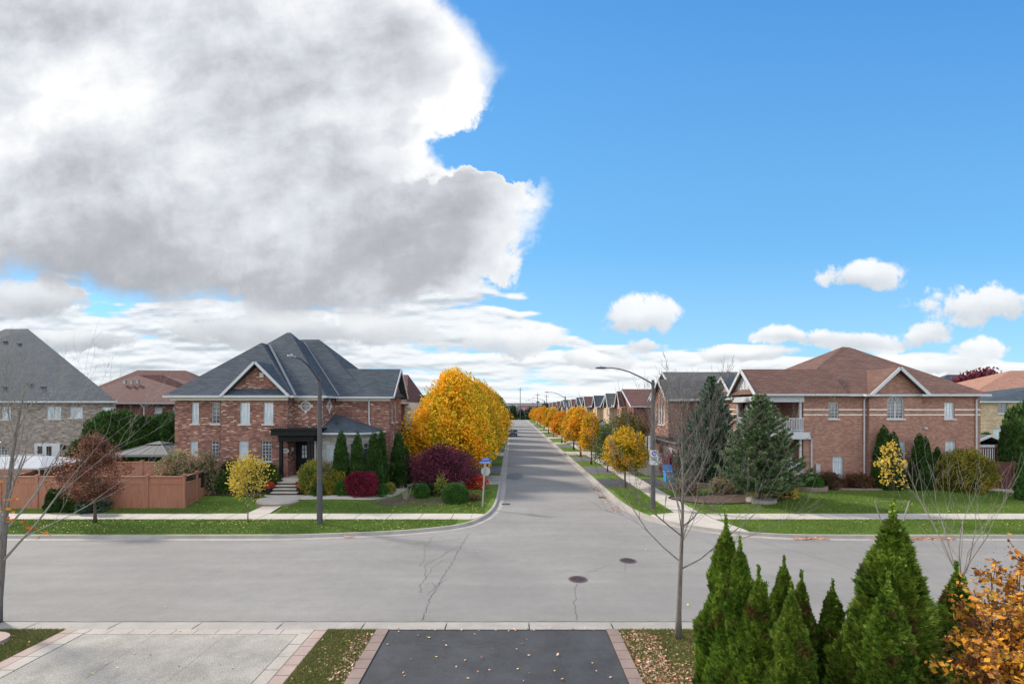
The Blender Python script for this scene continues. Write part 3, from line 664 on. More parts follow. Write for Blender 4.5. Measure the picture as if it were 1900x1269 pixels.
while x < -6.0: b.box(x + .01, x + .6, 13.28, 13.56, 0, .037); x += .61
structure('driveway_border', b, M['paver_light'])
M['block'] = concrete('brown_concrete_block', (.20, .145, .125), .16)
pavers('driveway_border', -3.86, -3.52, 9, 13.56, .42, M['block'], .055); pavers('driveway_border', 2.70, 3.02, 9, 13.56, .42, M['block'], .055)
# cracks in the road and a painted shadow
def crack(b, pts, w, seed, jit=.05, step=.12):
    r = random.Random(seed); P = []
    for i in range(len(pts) - 1):
        a, c = Vector(pts[i]), Vector(pts[i + 1]); n = max(2, int((c - a).length / step))
        for k in range(n): p = a.lerp(c, k / n); P.append((p.x + r.uniform(-jit, jit), p.y + r.uniform(-jit, jit)))
    P.append(pts[-1]); wv = [w * r.uniform(.45, 1.3) for _ in P]
    L, Rr = [], []
    for i, p in enumerate(P):
        a = P[max(i - 1, 0)]; c = P[min(i + 1, len(P) - 1)]; tx, ty = c[0] - a[0], c[1] - a[1]; l = math.hypot(tx, ty) or 1
        L.append((p[0] - ty / l * wv[i] / 2, p[1] + tx / l * wv[i] / 2)); Rr.append((p[0] + ty / l * wv[i] / 2, p[1] - tx / l * wv[i] / 2))
    ribbon(b, Rr, L, .004, .004)
def gp(px, py): Y = F * CAMZ / (py - HY); return (GX(px, Y), Y)
b = MB()
zz = lambda pts: [gp(x * .5789, 900 + y * .5789) for x, y in pts]
crack(b, zz([(1352, 435), (1372, 380), (1400, 325), (1440, 262), (1475, 200), (1505, 155)]), .030, 1)
crack(b, zz([(1350, 345), (1345, 320), (1365, 300), (1360, 258), (1400, 235), (1440, 210), (1475, 195)]), .026, 2)
crack(b, zz([(1365, 300), (1385, 262), (1420, 240)]), .018, 3); crack(b, zz([(1372, 350), (1400, 320), (1432, 300)]), .018, 4)
crack(b, zz([(1340, 262), (1362, 235), (1360, 200), (1390, 165)]), .016, 5); crack(b, zz([(1400, 325), (1385, 312), (1365, 318)]), .018, 6)
crack(b, [gp(1070, 1082), gp(1068, 1100), gp(1066, 1120), gp(1071, 1150)], .022, 7); crack(b, [gp(1090, 1062), gp(1120, 1052), gp(1135, 1046)], .016, 8)
crack(b, [gp(1397, 1000), gp(1420, 1008), gp(1500, 1030), gp(1600, 1062)], .02, 9, .03); crack(b, [gp(1160, 1046), gp(1158, 1060)], .016, 10)
crack(b, [(-60, 14.12), (60, 14.12)], .035, 11, .02, .3); crack(b, [gp(870, 1000), gp(820, 1003), gp(760, 1010)], .015, 12)
crack(b, [(-3.3, 12.9), (-1.6, 12.6), (-.4, 12.9), (1.2, 12.4), (2.6, 12.5)], .012, 14); b.v = [(x, y, .034 if y < 13.5 else z) for x, y, z in b.v]
structure('road_cracks', b, plain('tar_black_crack', (.085, .08, .075), .9, .2))
b = MB()   # soft shadow by the left kerb, painted as a darker sheet
def blob_patch(cx, cy, rx, ry, seed, n=26):
    r = random.Random(seed); ph = [r.uniform(0, 6.28) for _ in range(4)]
    b.add([(cx + rx * math.cos(t) * (1 + .16 * math.sin(2 * t + ph[0]) + .08 * math.sin(5 * t + ph[1])), cy + ry * math.sin(t) * (1 + .14 * math.sin(3 * t + ph[2])), .0045) for t in [6.283 * i / n for i in range(n)]], [tuple(range(n))])
blob_patch(.15, 43.5, .85, 2.1, 1); 
structure('road_shadow', b, plain('shadow_asphalt', (.12, .12, .118), .8, .1))

_el = sorted((p[1], p[0]) for p in EL if p[0] > -14.1); _er = sorted((p[1], p[0]) for p in ER if p[0] < 16.1)
def on_grass(x, y):
    if x < 2 and y > 22: ok = (x < np.interp(y, [a for a, _ in _el], [c for _, c in _el]) - .05) | (x < -14)
    else: ok = (x > np.interp(y, [a for a, _ in _er], [c for _, c in _er]) + .05) | (x > 16)
    if y > 22:
        if 26.3 < y < 27.78: ok = False
        if 7 < x < 11.8 and y < 27.95: ok = False
        if -15.6 < x < -13.85 and 27 < y < 29.6: ok = False
        if (x + 15.1) ** 2 / 2.9 + (y - 30.25) ** 2 / 1.7 < 1: ok = False
        if -14.5 < x < -9.2 and 30.4 < y < 31.6: ok = False
    return bool(ok)
# fallen leaves and grass blades
def scatter_leaves(name, regions, n, size, mat, zf, seed):
    r = np.random.default_rng(seed); Ps = []
    w = np.array([q[4] if len(q) > 4 else (q[1] - q[0]) * (q[3] - q[2]) for q in regions], float); w /= w.sum()
    for q, k in zip(regions, (w * n).astype(int)):
        x = r.uniform(q[0], q[1], k); y = r.uniform(q[2], q[3], k); Ps.append(np.stack([x, y, np.array([zf(a, c) for a, c in zip(x, y)])], 1))
    P = np.concatenate(Ps)
    if zf is gz: P = P[np.array([on_grass(a, c) for a, c in P[:, :2]])]
    n = len(P); D = rvec(r, n); D[:, 2] *= .25; D = unit(D); S = unit(np.cross(D, np.array([0, 0, 1.0])) + rvec(r, n) * .3)
    P[:, 2] += (.045 if zf is gz else .012) + np.abs(D[:, 2]) * size * .3; L = size * (.6 + .8 * r.random(n))
    V, f = leaves(P, D, S, L, L * .75); o = link_mesh(name, np_mesh(name, V, f), mat); o['kind'] = 'stuff'; return o
scatter_leaves('fallen_leaves', [(-34, -2.5, 23.4, 26.2), (-20, -1.3, 28, 31), (-3.5, -1.2, 28, 37)], 900, .06, M['fallen_yellow'], gz, 3)
scatter_leaves('fallen_leaves', [(-15.6, -13, 25, 26.3, 5), (-24.5, -20, 24, 26.3, 4)], 200, .06, M['fallen_yellow'], gz, 33)
scatter_leaves('fallen_leaves', [(8, 45, 23.3, 26.2), (12, 45, 28, 34), (7.4, 9.5, 28, 36)], 700, .06, M['fallen_yellow'], gz, 4)
scatter_leaves('fallen_leaves', [(13.6, 15.2, 22.75, 22.98, 5), (17.3, 18.0, 22.8, 22.98, 1.2), (18.9, 21.3, 22.72, 23.0, 7), (-8.2, -7.7, 23.1, 23.3, .8), (-26.5, -24.8, 22.72, 22.98, 1.5), (-32, -30.5, 22.72, 22.98, 1), (6.2, 6.75, 28.5, 38, 4)], 1500, .085, M['fallen'], lambda x, y: .015, 5)
near = lambda x, y: .035
scatter_leaves('fallen_leaves', [(3.05, 3.9, 11, 13.4, 6), (3.05, 6.2, 10.6, 11.9, 10), (3.6, 5.5, 11.9, 13.4, 1)], 1900, .075, M['fallen'], near, 6)
scatter_leaves('fallen_leaves', [(-4.3, -3.88, 11, 13.3, 5), (-5.2, -3.9, 10.9, 13.3, 2), (-3.4, 2.5, 11, 13.4, .5), (-3.4, 2.4, 13.45, 13.62, .8), (-12, -6, 11, 14, .25)], 330, .07, M['fallen'], near, 7)
scatter_leaves('fallen_leaves', [(-12, -6, 11, 14, .4), (-3.4, 2.5, 11, 13.4, .6), (-5.2, -3.9, 10.9, 13.3, 2), (-17, -12.8, 12, 13.3, 2), (-12, 12, 14.5, 22, .5)], 120, .07, M['fallen_yellow'], near, 8)
def blades(name, regions, n, hgt, wid, mat, zf, seed):
    r = np.random.default_rng(seed); Ps = []
    ar = np.array([(q[1] - q[0]) * (q[3] - q[2]) for q in regions]); ar /= ar.sum()
    for q, k in zip(regions, (ar * n).astype(int)):
        x = r.uniform(q[0], q[1], k); y = r.uniform(q[2], q[3], k); Ps.append(np.stack([x, y, np.array([zf(a, c) for a, c in zip(x, y)])], 1))
    P = np.concatenate(Ps); P = P[np.array([on_grass(a, c) if c > 20 else True for a, c in P[:, :2]])]; n = len(P); D = unit(rvec(r, n) * .55 + np.array([0, 0, 1.0])); S = side_of(D, r); L = hgt * (.5 + r.random(n))
    V, f = leaves(P, D, S, L, wid); o = link_mesh(name, np_mesh(name, V, f), mat); o['kind'] = 'stuff'
zf_l = lambda x, y: gz(x, y) - .01
blades('grass', [(-5.25, -3.88, 10.8, 13.56), (-17, -12.77, 11.2, 13.56)], 60000, .055, .012, M['blades_dry'], lambda x, y: .022, 11)
blades('grass', [(-34, -3, 23.3, 26.3), (-24, -1.6, 27.85, 30.2), (-9, -1.5, 30.2, 35)], 110000, .06, .022, M['blades'], zf_l, 13)
blades('grass', [(8.2, 34, 23.3, 26.3), (11.4, 38, 27.85, 33.5), (7.5, 9.4, 28, 36.5)], 130000, .06, .022, M['blades'], zf_l, 14)
blades('grass', [(3.04, 8.5, 10.2, 13.56)], 75000, .055, .012, M['blades_dry'], lambda x, y: .022, 12)

# ---------------------------------------------------------------- building helpers
class Face:
    """local frame of a wall: o origin, t along, n outward"""
    def __init__(s, o, t, n): s.o = Vector(o); s.t = Vector(t); s.n = Vector(n)
    def P(s, u, z, d=0.0): p = s.o + s.t * u + s.n * d; return (p.x, p.y, p.z + z)
def front(Y): return Face((0, Y, 0), (1, 0, 0), (0, -1, 0))          # u = x, faces the camera
def facing_left(X): return Face((X, 0, 0), (0, -1, 0), (-1, 0, 0))   # u = -y, faces -x
def facing_right(X): return Face((X, 0, 0), (0, 1, 0), (1, 0, 0))    # u = y, faces +x
def fbox(b, fc, u0, u1, z0, z1, d0, d1, mi=0):
    if u0 > u1: u0, u1 = u1, u0
    b.add([fc.P(u0, z0, d1), fc.P(u1, z0, d1), fc.P(u1, z0, d0), fc.P(u0, z0, d0), fc.P(u0, z1, d1), fc.P(u1, z1, d1), fc.P(u1, z1, d0), fc.P(u0, z1, d0)],
          [(0, 3, 2, 1), (4, 5, 6, 7), (0, 1, 5, 4), (1, 2, 6, 5), (2, 3, 7, 6), (3, 0, 4, 7)], mi)
def wall(b, fc, u0, u1, z0, z1, holes=(), rev=.11):
    us = sorted({u0, u1} | {h[0] for h in holes} | {h[1] for h in holes}); zs = sorted({z0, z1} | {h[2] for h in holes} | {h[3] for h in holes})
    for i in range(len(us) - 1):
        for j in range(len(zs) - 1):
            uc, zc = (us[i] + us[i + 1]) / 2, (zs[j] + zs[j + 1]) / 2
            if any(h[0] < uc < h[1] and h[2] < zc < h[3] for h in holes): continue
            b.add([fc.P(us[i], zs[j]), fc.P(us[i + 1], zs[j]), fc.P(us[i + 1], zs[j + 1]), fc.P(us[i], zs[j + 1])], [(0, 1, 2, 3)])
    for h in holes:
        a, c, e, f = h[:4]; dd = h[4] if len(h) > 4 else rev; q = [(a, e), (c, e), (c, f), (a, f)]
        for k in range(4):
            p, s = q[k], q[(k + 1) % 4]; b.add([fc.P(*p), fc.P(*s), fc.P(s[0], s[1], -dd), fc.P(p[0], p[1], -dd)], [(3, 2, 1, 0)])
def window(parent, fc, u0, u1, z0, z1, cols=2, rows=4, pane='curtain', sill=True, rev=.11, trans=0, fr=.06, fm='white', arch=False, bars=True, vsplit=False):
    b = MB(); D0, D1 = -rev - .02, -rev + .05
    fbox(b, fc, u0, u0 + fr, z0, z1, D0, D1); fbox(b, fc, u1 - fr, u1, z0, z1, D0, D1)
    fbox(b, fc, u0 + fr, u1 - fr, z0, z0 + fr, D0, D1); fbox(b, fc, u0 + fr, u1 - fr, z1 - fr, z1, D0, D1)
    zt = z1
    if trans: zt = z1 - trans; fbox(b, fc, u0 + fr, u1 - fr, zt - fr * .7, zt, D0, D1 - .005)
    if vsplit: fbox(b, fc, (u0 + u1) / 2 - fr * .7, (u0 + u1) / 2 + fr * .7, z0 + fr, zt - fr, D0, D1 - .005)
    if bars:
        for i in range(1, cols): uu = u0 + (u1 - u0) * i / cols; fbox(b, fc, uu - .013, uu + .013, z0 + fr, z1 - fr, D0, D1 - .03)
        for j in range(1, rows): zz_ = z0 + (z1 - z0) * j / rows; fbox(b, fc, u0 + fr, u1 - fr, zz_ - .013, zz_ + .013, D0, D1 - .032)
    w = b.build('window', M[fm], parent)
    b = MB(); dp = -rev + .002; b.add([fc.P(u0 + .02, z0 + .02, dp), fc.P(u1 - .02, z0 + .02, dp), fc.P(u1 - .02, z1 - .02, dp), fc.P(u0 + .02, z1 - .02, dp)], [(0, 1, 2, 3)])
    b.build('pane', M[pane], w)
    if sill: b = MB(); fbox(b, fc, u0 - .10, u1 + .10, z0 - .10, z0 - .003, -rev, .07); b.build('sill', M['sill'], w)
    return w
def hip(name, parent, x0, x1, y0, y1, ze, A, B, mat, gutter='white', soffit=True):
    b = MB(); E = [(x0, y0, ze), (x1, y0, ze), (x1, y1, ze), (x0, y1, ze)]
    if A == B: b.add(E + [A], [(0, 1, 4), (1, 2, 4), (2, 3, 4), (3, 0, 4)])
    elif abs(A[1] - B[1]) < 1e-6: b.add(E + [A, B], [(0, 1, 5, 4), (1, 2, 5), (2, 3, 4, 5), (3, 0, 4)])
    else: b.add(E + [A, B], [(0, 1, 4), (1, 2, 5, 4), (2, 3, 5), (3, 0, 4, 5)])
    r = b.build(name, M[mat], parent)
    if gutter:
        g_ = MB(); t = .13
        g_.box(x0 - .02, x1 + .02, y0 - .05, y0 + .06, ze - t, ze + .02); g_.box(x0 - .05, x0 + .06, y0 + .06, y1, ze - t, ze + .018); g_.box(x1 - .06, x1 + .05, y0 + .06, y1, ze - t, ze + .018)
        g_.add([(x0, y0, ze - t + .01), (x1, y0, ze - t + .01), (x1, y1, ze - t + .01), (x0, y1, ze - t + .01)], [(3, 2, 1, 0)])
        g_.build('gutter', M[gutter], r)
    return r
def gable(name, parent, axis, a0, a1, c, hw, ze, zr, mat, thick=.14, rake='white', ends=(True, True), eave=True, rw=.2):
    """axis 'x': ridge along x from a0 to a1 at y = c; hw half span"""
    def Q(a, s, z): return (a, c + s, z) if axis == 'x' else (c + s, a, z)
    b = MB()
    for sg in (-1, 1):
        v = [Q(a0, sg * hw, ze), Q(a1, sg * hw, ze), Q(a1, 0, zr), Q(a0, 0, zr)]
        v2 = [(p[0], p[1], p[2] - thick) for p in v]
        b.add(v + v2, [(0, 1, 2, 3), (7, 6, 5, 4), (0, 4, 5, 1), (1, 5, 6, 2), (2, 6, 7, 3), (3, 7, 4, 0)])
    r = b.build(name, M[mat], parent)
    if rake:
        k = MB()
        for e, on in zip((a0, a1), ends):
            if not on: continue
            d = -.03 if e == min(a0, a1) else .03
            for sg in (-1, 1):
                k.beam(Q(e + d, sg * (hw + .03), ze - rw * .42), Q(e + d, sg * .02, zr - rw * .42), .06, rw)
        if eave:
            for sg in (-1, 1): k.beam(Q(a0, sg * (hw + .045), ze - .06), Q(a1, sg * (hw + .045), ze - .06), .09, .13)
        k.build('rake_board', M[rake], r)
    return r
def tri(b, fc, u0, u1, z, um, zm, d=0): b.add([fc.P(u0, z, d), fc.P(u1, z, d), fc.P(um, zm, d)], [(0, 1, 2)])
def downspout(parent, pts, mat='white', r=.055): b = MB(); b.tube(pts, r, 6); return b.build('downspout', M[mat], parent)
def vents(parent_roof, pts, mat='iron'):
    for p in pts:
        b = MB(); x, y, z = p; b.box(x - .13, x + .13, y - .13, y + .13, z - .4, z - .02); b.box(x - .2, x + .2, y - .2, y + .2, z - .02, z + .03); b.build('roof_vent', M[mat], parent_roof)

# ---------------------------------------------------------------- left corner house
def corner_house():
    H = thing('corner_house', 'red brick corner house with slate hip roof, black porch canopy and black front door', 'house', (-18, 38, .5))
    z0, ze = .3, 7.05
    F1, F2, F3, FW = front(33.75), front(33.5), front(34.5), front(36.9)
    up1 = [(-23.05, -22.55), (-21.6, -21.12)]; XB = -20.55
    hol = []; wins = []
    cv = lambda px, Y: GX(px, Y)
    for (p0, p1), (q0, q1), Y, fc, col in (((355, 369), (746.6, 786), 33.75, F1, 'curtain'), ((393, 407.5), (746.6, 786), 33.75, F1, 'glass'), ((445, 463.7), (746.6, 786.5), 33.5, F2, 'curtain'), ((488.5, 507), (746.6, 786.5), 33.5, F2, 'curtain'),
                             ((352.5, 367), (817.5, 852), 33.75, F1, 'curtain'), ((392, 405.5), (817.5, 852), 33.75, F1, 'glass'), ((443, 461), (817.5, 852), 33.5, F2, 'curtain'), ((485.5, 503.5), (817.5, 856), 33.5, F2, 'glass')):
        wins.append((fc, cv(p0, Y), cv(p1, Y), GZ(q1, Y), GZ(q0, Y), col, q0 > 800))
    b = MB()
    wall(b, F1, -24.0, XB, z0, ze, [w[1:5] for w in wins if w[0] is F1])
    wall(b, F2, XB, -15.85, z0, ze, [w[1:5] for w in wins if w[0] is F2])
    b.add([(XB, 33.5, z0), (XB, 33.75, z0), (XB, 33.75, ze), (XB, 33.5, ze)], [(0, 3, 2, 1)])
    # round window of the upper hall is set in a square of wall
    rx, rz = GX(567.5, 34.5), GZ(753.5, 34.5)
    wall(b, F3, -15.85, -13.76, 4.1, ze, [(rx - .36, rx + .36, rz - .36, rz + .36)])
    def ringfill(fc, u, z, r):   # brick infill between the square hole and the round frame
        n = 32
        for k in range(n):
            a0, a1 = 2 * math.pi * k / n, 2 * math.pi * (k + 1) / n
            def sq(a): m = max(abs(math.cos(a)), abs(math.sin(a))); return (u + .36 * math.cos(a) / m, z + .36 * math.sin(a) / m)
            b.add([fc.P(u + r * math.cos(a0), z + r * math.sin(a0)), fc.P(*sq(a0)), fc.P(*sq(a1)), fc.P(u + r * math.cos(a1), z + r * math.sin(a1))], [(0, 1, 2, 3)])
    ringfill(F3, rx, rz, .34)
    b.add([(-15.85, 33.5, z0), (-15.85, 34.5, z0), (-15.85, 34.5, ze), (-15.85, 33.5, ze)], [(0, 1, 2, 3)])
    FS = facing_right(-13.76); oy, oz = 35.7, rz
    wall(b, FS, 34.5, 36.9, 4.1, ze, [(oy - .36, oy + .36, oz - .36, oz + .36)]); ringfill(FS, oy, oz, .34)
    # porch recess: brick left cheek and back
    b.add([(-15.85, 34.5, z0), (-15.85, 34.75, z0), (-15.85, 34.75, 4.1), (-15.85, 34.5, 4.1)], [(0, 1, 2, 3)])
    wall(b, front(34.75), -15.85, -13.76, z0, 4.1); wall(b, FW, -13.76, -9.56, z0, ze)
    b.add([(-13.76, 34.75, z0), (-13.76, 36.9, z0), (-13.76, 36.9, 4.1), (-13.76, 34.75, 4.1)], [(0, 1, 2, 3)])
    b.add([(-15.85, 34.5, 4.1), (-13.76, 34.5, 4.1), (-13.76, 36.9, 4.1), (-15.85, 36.9, 4.1)], [(3, 2, 1, 0)])
    FR = facing_right(-9.56); sw = [(37.75, 38.15, 5.15, 6.7), (38.95, 39.35, 5.15, 6.7), (38.2, 38.7, 2.4, 4.2)]
    wall(b, FR, 36.9, 40.9, z0, ze, sw)
    b.add([(-9.56, 36.9, ze), (-9.56, 40.9, ze), (-9.56, 38.9, 9.25)], [(0, 1, 2)])
    b.box(-24, -11.4, 40.9, 46, z0, ze); b.add([(-24, 46, z0), (-24, 33.75, z0), (-24, 33.75, ze), (-24, 46, ze)], [(0, 1, 2, 3)])
    # gable tympanum over the bay
    xm, zm = -17.93, 9.55; tri(b, front(33.5), xm - 2.1, xm + 2.1, ze + .3, xm, zm - .25)
    b.build('wall', M['brick_red'], H)
    for fc, a, c, e, f, col, low in wins:
        window(H, fc, a, c, e, f, 3 if a > XB else 2, 6 if a > XB else 5, col, sill=True, fr=.045, trans=.3 if low else 0)
        k = MB(); m_ = (a + c) / 2
        for q in range(7): # fan of soldier bricks over the opening
            uu = a - .06 + (c - a + .12) * (q + .5) / 7; fbox(k, fc, uu - .05, uu + .05, f + .01, f + .24, -.02, .018)
        k.build('lintel', M['brick_corner'], H)
    for a, c, e, f in sw: window(H, FR, a, c, e, f, 1, 1, 'glass', bars=False)
    def roundwin(fc, u, z):
        k = MB(); n = 28
        for q in range(n):
            a0, a1 = 2 * math.pi * q / n, 2 * math.pi * (q + 1) / n; r0, r1 = .30, .38
            k.add([fc.P(u + r * math.cos(a), z + r * math.sin(a), d) for d in (-.1, .03) for r, a in ((r0, a0), (r1, a0), (r1, a1), (r0, a1))], [(4, 5, 6, 7), (0, 4, 7, 3), (1, 2, 6, 5)])
        for du, dz in ((0, .45), (0, -.45), (.45, 0), (-.45, 0)): fbox(k, fc, u + du - .075, u + du + .075, z + dz - .085, z + dz + .085, -.05, .045)
        fbox(k, fc, u - .016, u + .016, z - .3, z + .3, -.09, -.04); fbox(k, fc, u - .3, u + .3, z - .016, z + .016, -.088, -.042)
        w = k.build('window', M['sill'], H); k = MB(); vs = [fc.P(u + .31 * math.cos(t), z + .31 * math.sin(t), -.08) for t in [6.2832 * q / n for q in range(n)]]
        k.add(vs, [tuple(range(n))]); k.build('pane', M['glass'], w)
    roundwin(F3, rx, rz); roundwin(FS, oy, oz)
    # roofs
    ez = 7.15
    r1 = hip('roof', H, -24.35, -15.25, 33.1, 44, ez, (-19.6, 37.1, 11.38), (-19.6, 40.5, 11.36), 'roof_slate')
    hip('roof', H, -24.3, -13.35, 34.1, 45.3, ez - .004, (-18.85, 39.75, 12.58), (-18.55, 39.75, 12.58), 'roof_slate')
    hip('roof', H, -24.2, -11.0, 36.5, 46.2, ez - .008, (-18.4, 41.2, 12.2), (-16.75, 41.2, 12.2), 'roof_slate')
    gable('roof', H, 'x', -16, -9.1, 38.9, 2.42, ez, 9.47, 'roof_slate', ends=(False, True))
    gable('roof', H, 'y', 33.05, 36.6, xm, 2.36, ez + .03, zm, 'roof_slate', ends=(True, False), eave=False, rw=.18)
    k = MB(); k.add([(xm - 2.25, 33.12, ez + .01), (xm + 2.25, 33.12, ez + .01), (xm + 1.85, 33.5, ez + .5), (xm - 1.85, 33.5, ez + .5)], [(0, 1, 2, 3)])
    k.build('roof', M['roof_slate'], H); k = MB(); k.add([(-9.2, 36.95, ez + .01), (-9.2, 40.85, ez + .01), (-9.55, 40.5, ez + .42), (-9.55, 37.3, ez + .42)], [(0, 1, 2, 3)]); k.build('roof', M['roof_slate'], H)
    k = MB(); k.beam((-15.25, 33.35, ez + .06), (-19.25, 37.6, 11.34), .16, .04); k.beam((-13.35, 36.6, ez + .1), (-17.9, 41.0, 11.95), .16, .04)
    k.build('valley_flashing', plain('grey_flashing', (.17, .185, .20), .7, .05, spec=.2), H)
    k = MB(); fbox(k, front(33.5), xm + .12, xm + .40, 8.45, 8.78, -.02, .05); k.build('stone_plaque', M['sill'], H)
    k = MB(); k.box(-24.05, -15.78, 33.36, 33.5, ez - .32, ez - .12); k.box(-15.78, -13.7, 34.36, 34.5, ez - .32, ez - .12); k.box(-13.62, -9.45, 36.76, 36.9, ez - .32, ez - .12); k.build('frieze', M['cream'], H)
    vents(r1, [(-21.3, 42, 11)])
    # dark soldier course is in the porch: canopy, posts, door
    k = MB(); k.box(-16.55, -13.45, 32.55, 34.49, 4.40, 4.82); k.box(-16.2, -13.75, 32.85, 34.48, 3.98, 4.40); k.box(-16.62, -13.38, 32.48, 34.49, 4.76, 4.86); k.build('porch_canopy', M['black'], H)
    k = MB()
    for i in range(26): xx = -16.45 + i * .118; k.box(xx, xx + .02, 32.7, 32.72, 4.86, 5.12)
    k.box(-16.5, -13.5, 32.695, 32.725, 5.02, 5.04); k.build('canopy_railing', M['iron'], H)
    for x0, x1 in ((-16.18, -15.98), (-14.22, -14.02), (-13.98, -13.8)): k = MB(); k.box(x0, x1, 32.95, 33.15, 1.35, 3.98); k.build('porch_post', M['black'], H)
    k = MB(); fbox(k, front(34.75), -15.82, -14.35, 1.42, 3.95, .0, .04); fbox(k, front(34.75), -15.62, -14.5, 1.45, 3.75, .04, .09); d = k.build('front_door', M['black'], H)
    k = MB(); f6 = front(34.75); 
    k.add([f6.P(-15.34, 2.65, .095), f6.P(-14.79, 2.65, .095), f6.P(-14.79, 3.55, .095), f6.P(-15.34, 3.55, .095)], [(0, 1, 2, 3)]); k.build('pane', M['curtain'], d)
    k = MB()
    for uu in (-15.16, -14.97): fbox(k, f6, uu - .02, uu + .02, 2.65, 3.55, .095, .115)
    for q in (2.95, 3.25): fbox(k, f6, -15.34, -14.79, q - .02, q + .02, .095, .113)
    k.build('muntin', M['black'], d)
    k = MB(); k.tube([(-14.62, 34.6, 2.25), (-14.62, 34.6, 2.55)], .02, 6); k.build('handle', M['metal'], d)
    k = MB(); k.box(-15.84, -15.74, 34.1, 34.22, 3.2, 3.45); k.box(-15.82, -15.77, 34.0, 34.1, 3.38, 3.42); k.build('porch_light', M['white'], H)
    k = MB(); vs = [F2.P(-15.98 + .24 * math.cos(t), 3.27 + .15 * math.sin(t), .03) for t in [6.2832 * q / 24 for q in range(24)]]; k.add(vs, [tuple(range(24))])
    vs = [F2.P(-15.98 + .27 * math.cos(t), 3.27 + .175 * math.sin(t), .015) for t in [6.2832 * q / 24 for q in range(24)]]
    pl = k.build('house_number_plate', M['white'], H); k = MB(); k.add(vs, [tuple(range(24))]); k.build('rim', M['iron'], pl)
    k = MB()
    for q in range(4): fbox(k, F2, -16.12 + q * .075, -16.08 + q * .075, 3.21, 3.33, .032, .038)
    k.build('numerals', M['iron'], pl)
    # stone bay with its own roof
    Fb = front(33.9); k = MB(); bw = [(-13.35, -12.75, 1.9, 3.75), (-12.35, -11.95, 1.9, 3.75), (-11.6, -11.1, 1.9, 3.75)]
    wall(k, Fb, -14.0, -10.85, z0, 4.45, bw); P1, P2 = (-10.85, 33.9), (-10.2, 35.0)
    dx, dy = P2[0] - P1[0], P2[1] - P1[1]; L = math.hypot(dx, dy); Fc = Face((P1[0], P1[1], 0), (dx / L, dy / L, 0), (dy / L, -dx / L, 0)); cwin = [(.35, .85, 1.9, 3.75)]
    wall(k, Fc, 0, L, z0, 4.45, cwin); wall(k, facing_right(-10.2), 35.0, 36.9, z0, 4.45); k.add([(-14, 36.9, z0), (-14, 33.9, z0), (-14, 33.9, 4.45), (-14, 36.9, 4.45)], [(0, 1, 2, 3)])
    by = k.build('stone_bay', M['stone'], H)
    for i, (a, c, e, f) in enumerate(bw): window(H, Fb, a, c, e, f, 1, 2, 'curtain' if i == 0 else 'glass', bars=i == 0, trans=.35)
    window(H, Fc, *cwin[0], cols=1, rows=2, pane='glass', trans=.35, bars=False)
    k = MB(); e_ = 4.52; A = (-13.76, 36.9, 5.86)
    k.add([(-14.3, 33.55, e_), (-10.65, 33.55, e_), (-9.85, 34.9, e_), (-9.85, 36.9, e_), A, (-14.3, 34.4, e_)], [(0, 1, 4), (1, 2, 4), (2, 3, 4), (5, 0, 4), (0, 5, 3, 2, 1)])
    rb = k.build('bay_roof', M['roof_slate'], H); k = MB()
    for p, q in (((-14.35, 33.52), (-10.62, 33.52)), ((-10.62, 33.52), (-9.82, 34.88)), ((-9.82, 34.88), (-9.82, 36.88))): k.beam((*p, e_ - .05), (*q, e_ - .05), .09, .13)
    k.build('gutter', M['white'], rb)
    k = MB(); k.tube([(-12.9, 34.9, 4.9), (-12.9, 34.9, 5.3)], .05, 6); k.build('vent_pipe', M['iron'], rb)
    downspout(H, [(-11.1, 36.75, 6.95), (-11.1, 36.82, 6.6), (-11.1, 36.82, 5.15), (-10.95, 36.6, 4.95)]); downspout(H, [(-14.05, 33.5, 4.4), (-14.05, 33.8, 4.1), (-14.05, 33.82, .6)], 'cream')
    # porch floor and steps
    k = MB(); k.box(-16.3, -13.85, 32.75, 34.74, .3, 1.42); k.build('porch_floor', M['concrete'], H)
    return H
corner_house()
DKR = concrete('dark_riser', (.06, .055, .052), .2)  # risers coloured much darker than the treads
st = thing('front_steps', 'grey stone steps rising to the black front door of the corner house', 'steps', (-15, 31.5, .45))
for i in range(5):
    zt = 1.40 - .17 * (i + 1) + .0; y1 = 32.74 - .34 * i; w = .60 + .08 * i; sx = -15.4 + .1 * i
    b = MB()
    if i < 4: b.box(sx - w, sx + w, y1 - .33, y1, .2, zt - .05, 1); b.box(sx - w - .03, sx + w + .03, y1 - .39, y1, zt - .05, zt)
    else:
        n = 20; pts = [(-15.05 + 1.25 * math.cos(t), y1 - .02 + .6 * math.sin(t)) for t in [math.pi + math.pi * q / n for q in range(n + 1)]]; b.prism([(-15.05 + (p[0] + 15.05) * .95, y1 + (p[1] - y1) * .93) for p in pts], .2, zt - .05, 1); b.prism([(-15.05 + (p[0] + 15.05) * 1.02, p[1] - .02) for p in pts], zt - .05, zt)
    b.build('step', [M['concrete'], DKR], st)
b = MB(); n = 28; pts = [(-14.9 + 1.3 * math.cos(t), 30.2 + 1.0 * math.sin(t)) for t in [6.2832 * q / n for q in range(n)]]; b.prism(pts, .1, .50); b.build('landing', M['concrete'], st)
b = MB(); b.prism([(-14.9 + 1.35 * math.cos(t), 30.2 + 1.05 * math.sin(t)) for t in [6.2832 * q / n for q in range(n)]], .05, .36); b.build('landing_kerb', M['block'], st)
b = MB(); ribbon(b, *[[(x, y) for x, y in q] for q in ([(-15.5, 27.73), (-15.4, 28.6), (-15.3, 29.5)], [(-14.2, 27.73), (-14.2, 28.6), (-14.2, 29.5)])], [.152, .22, .30], [.152, .22, .30]); structure('front_path', b, M['concrete'])
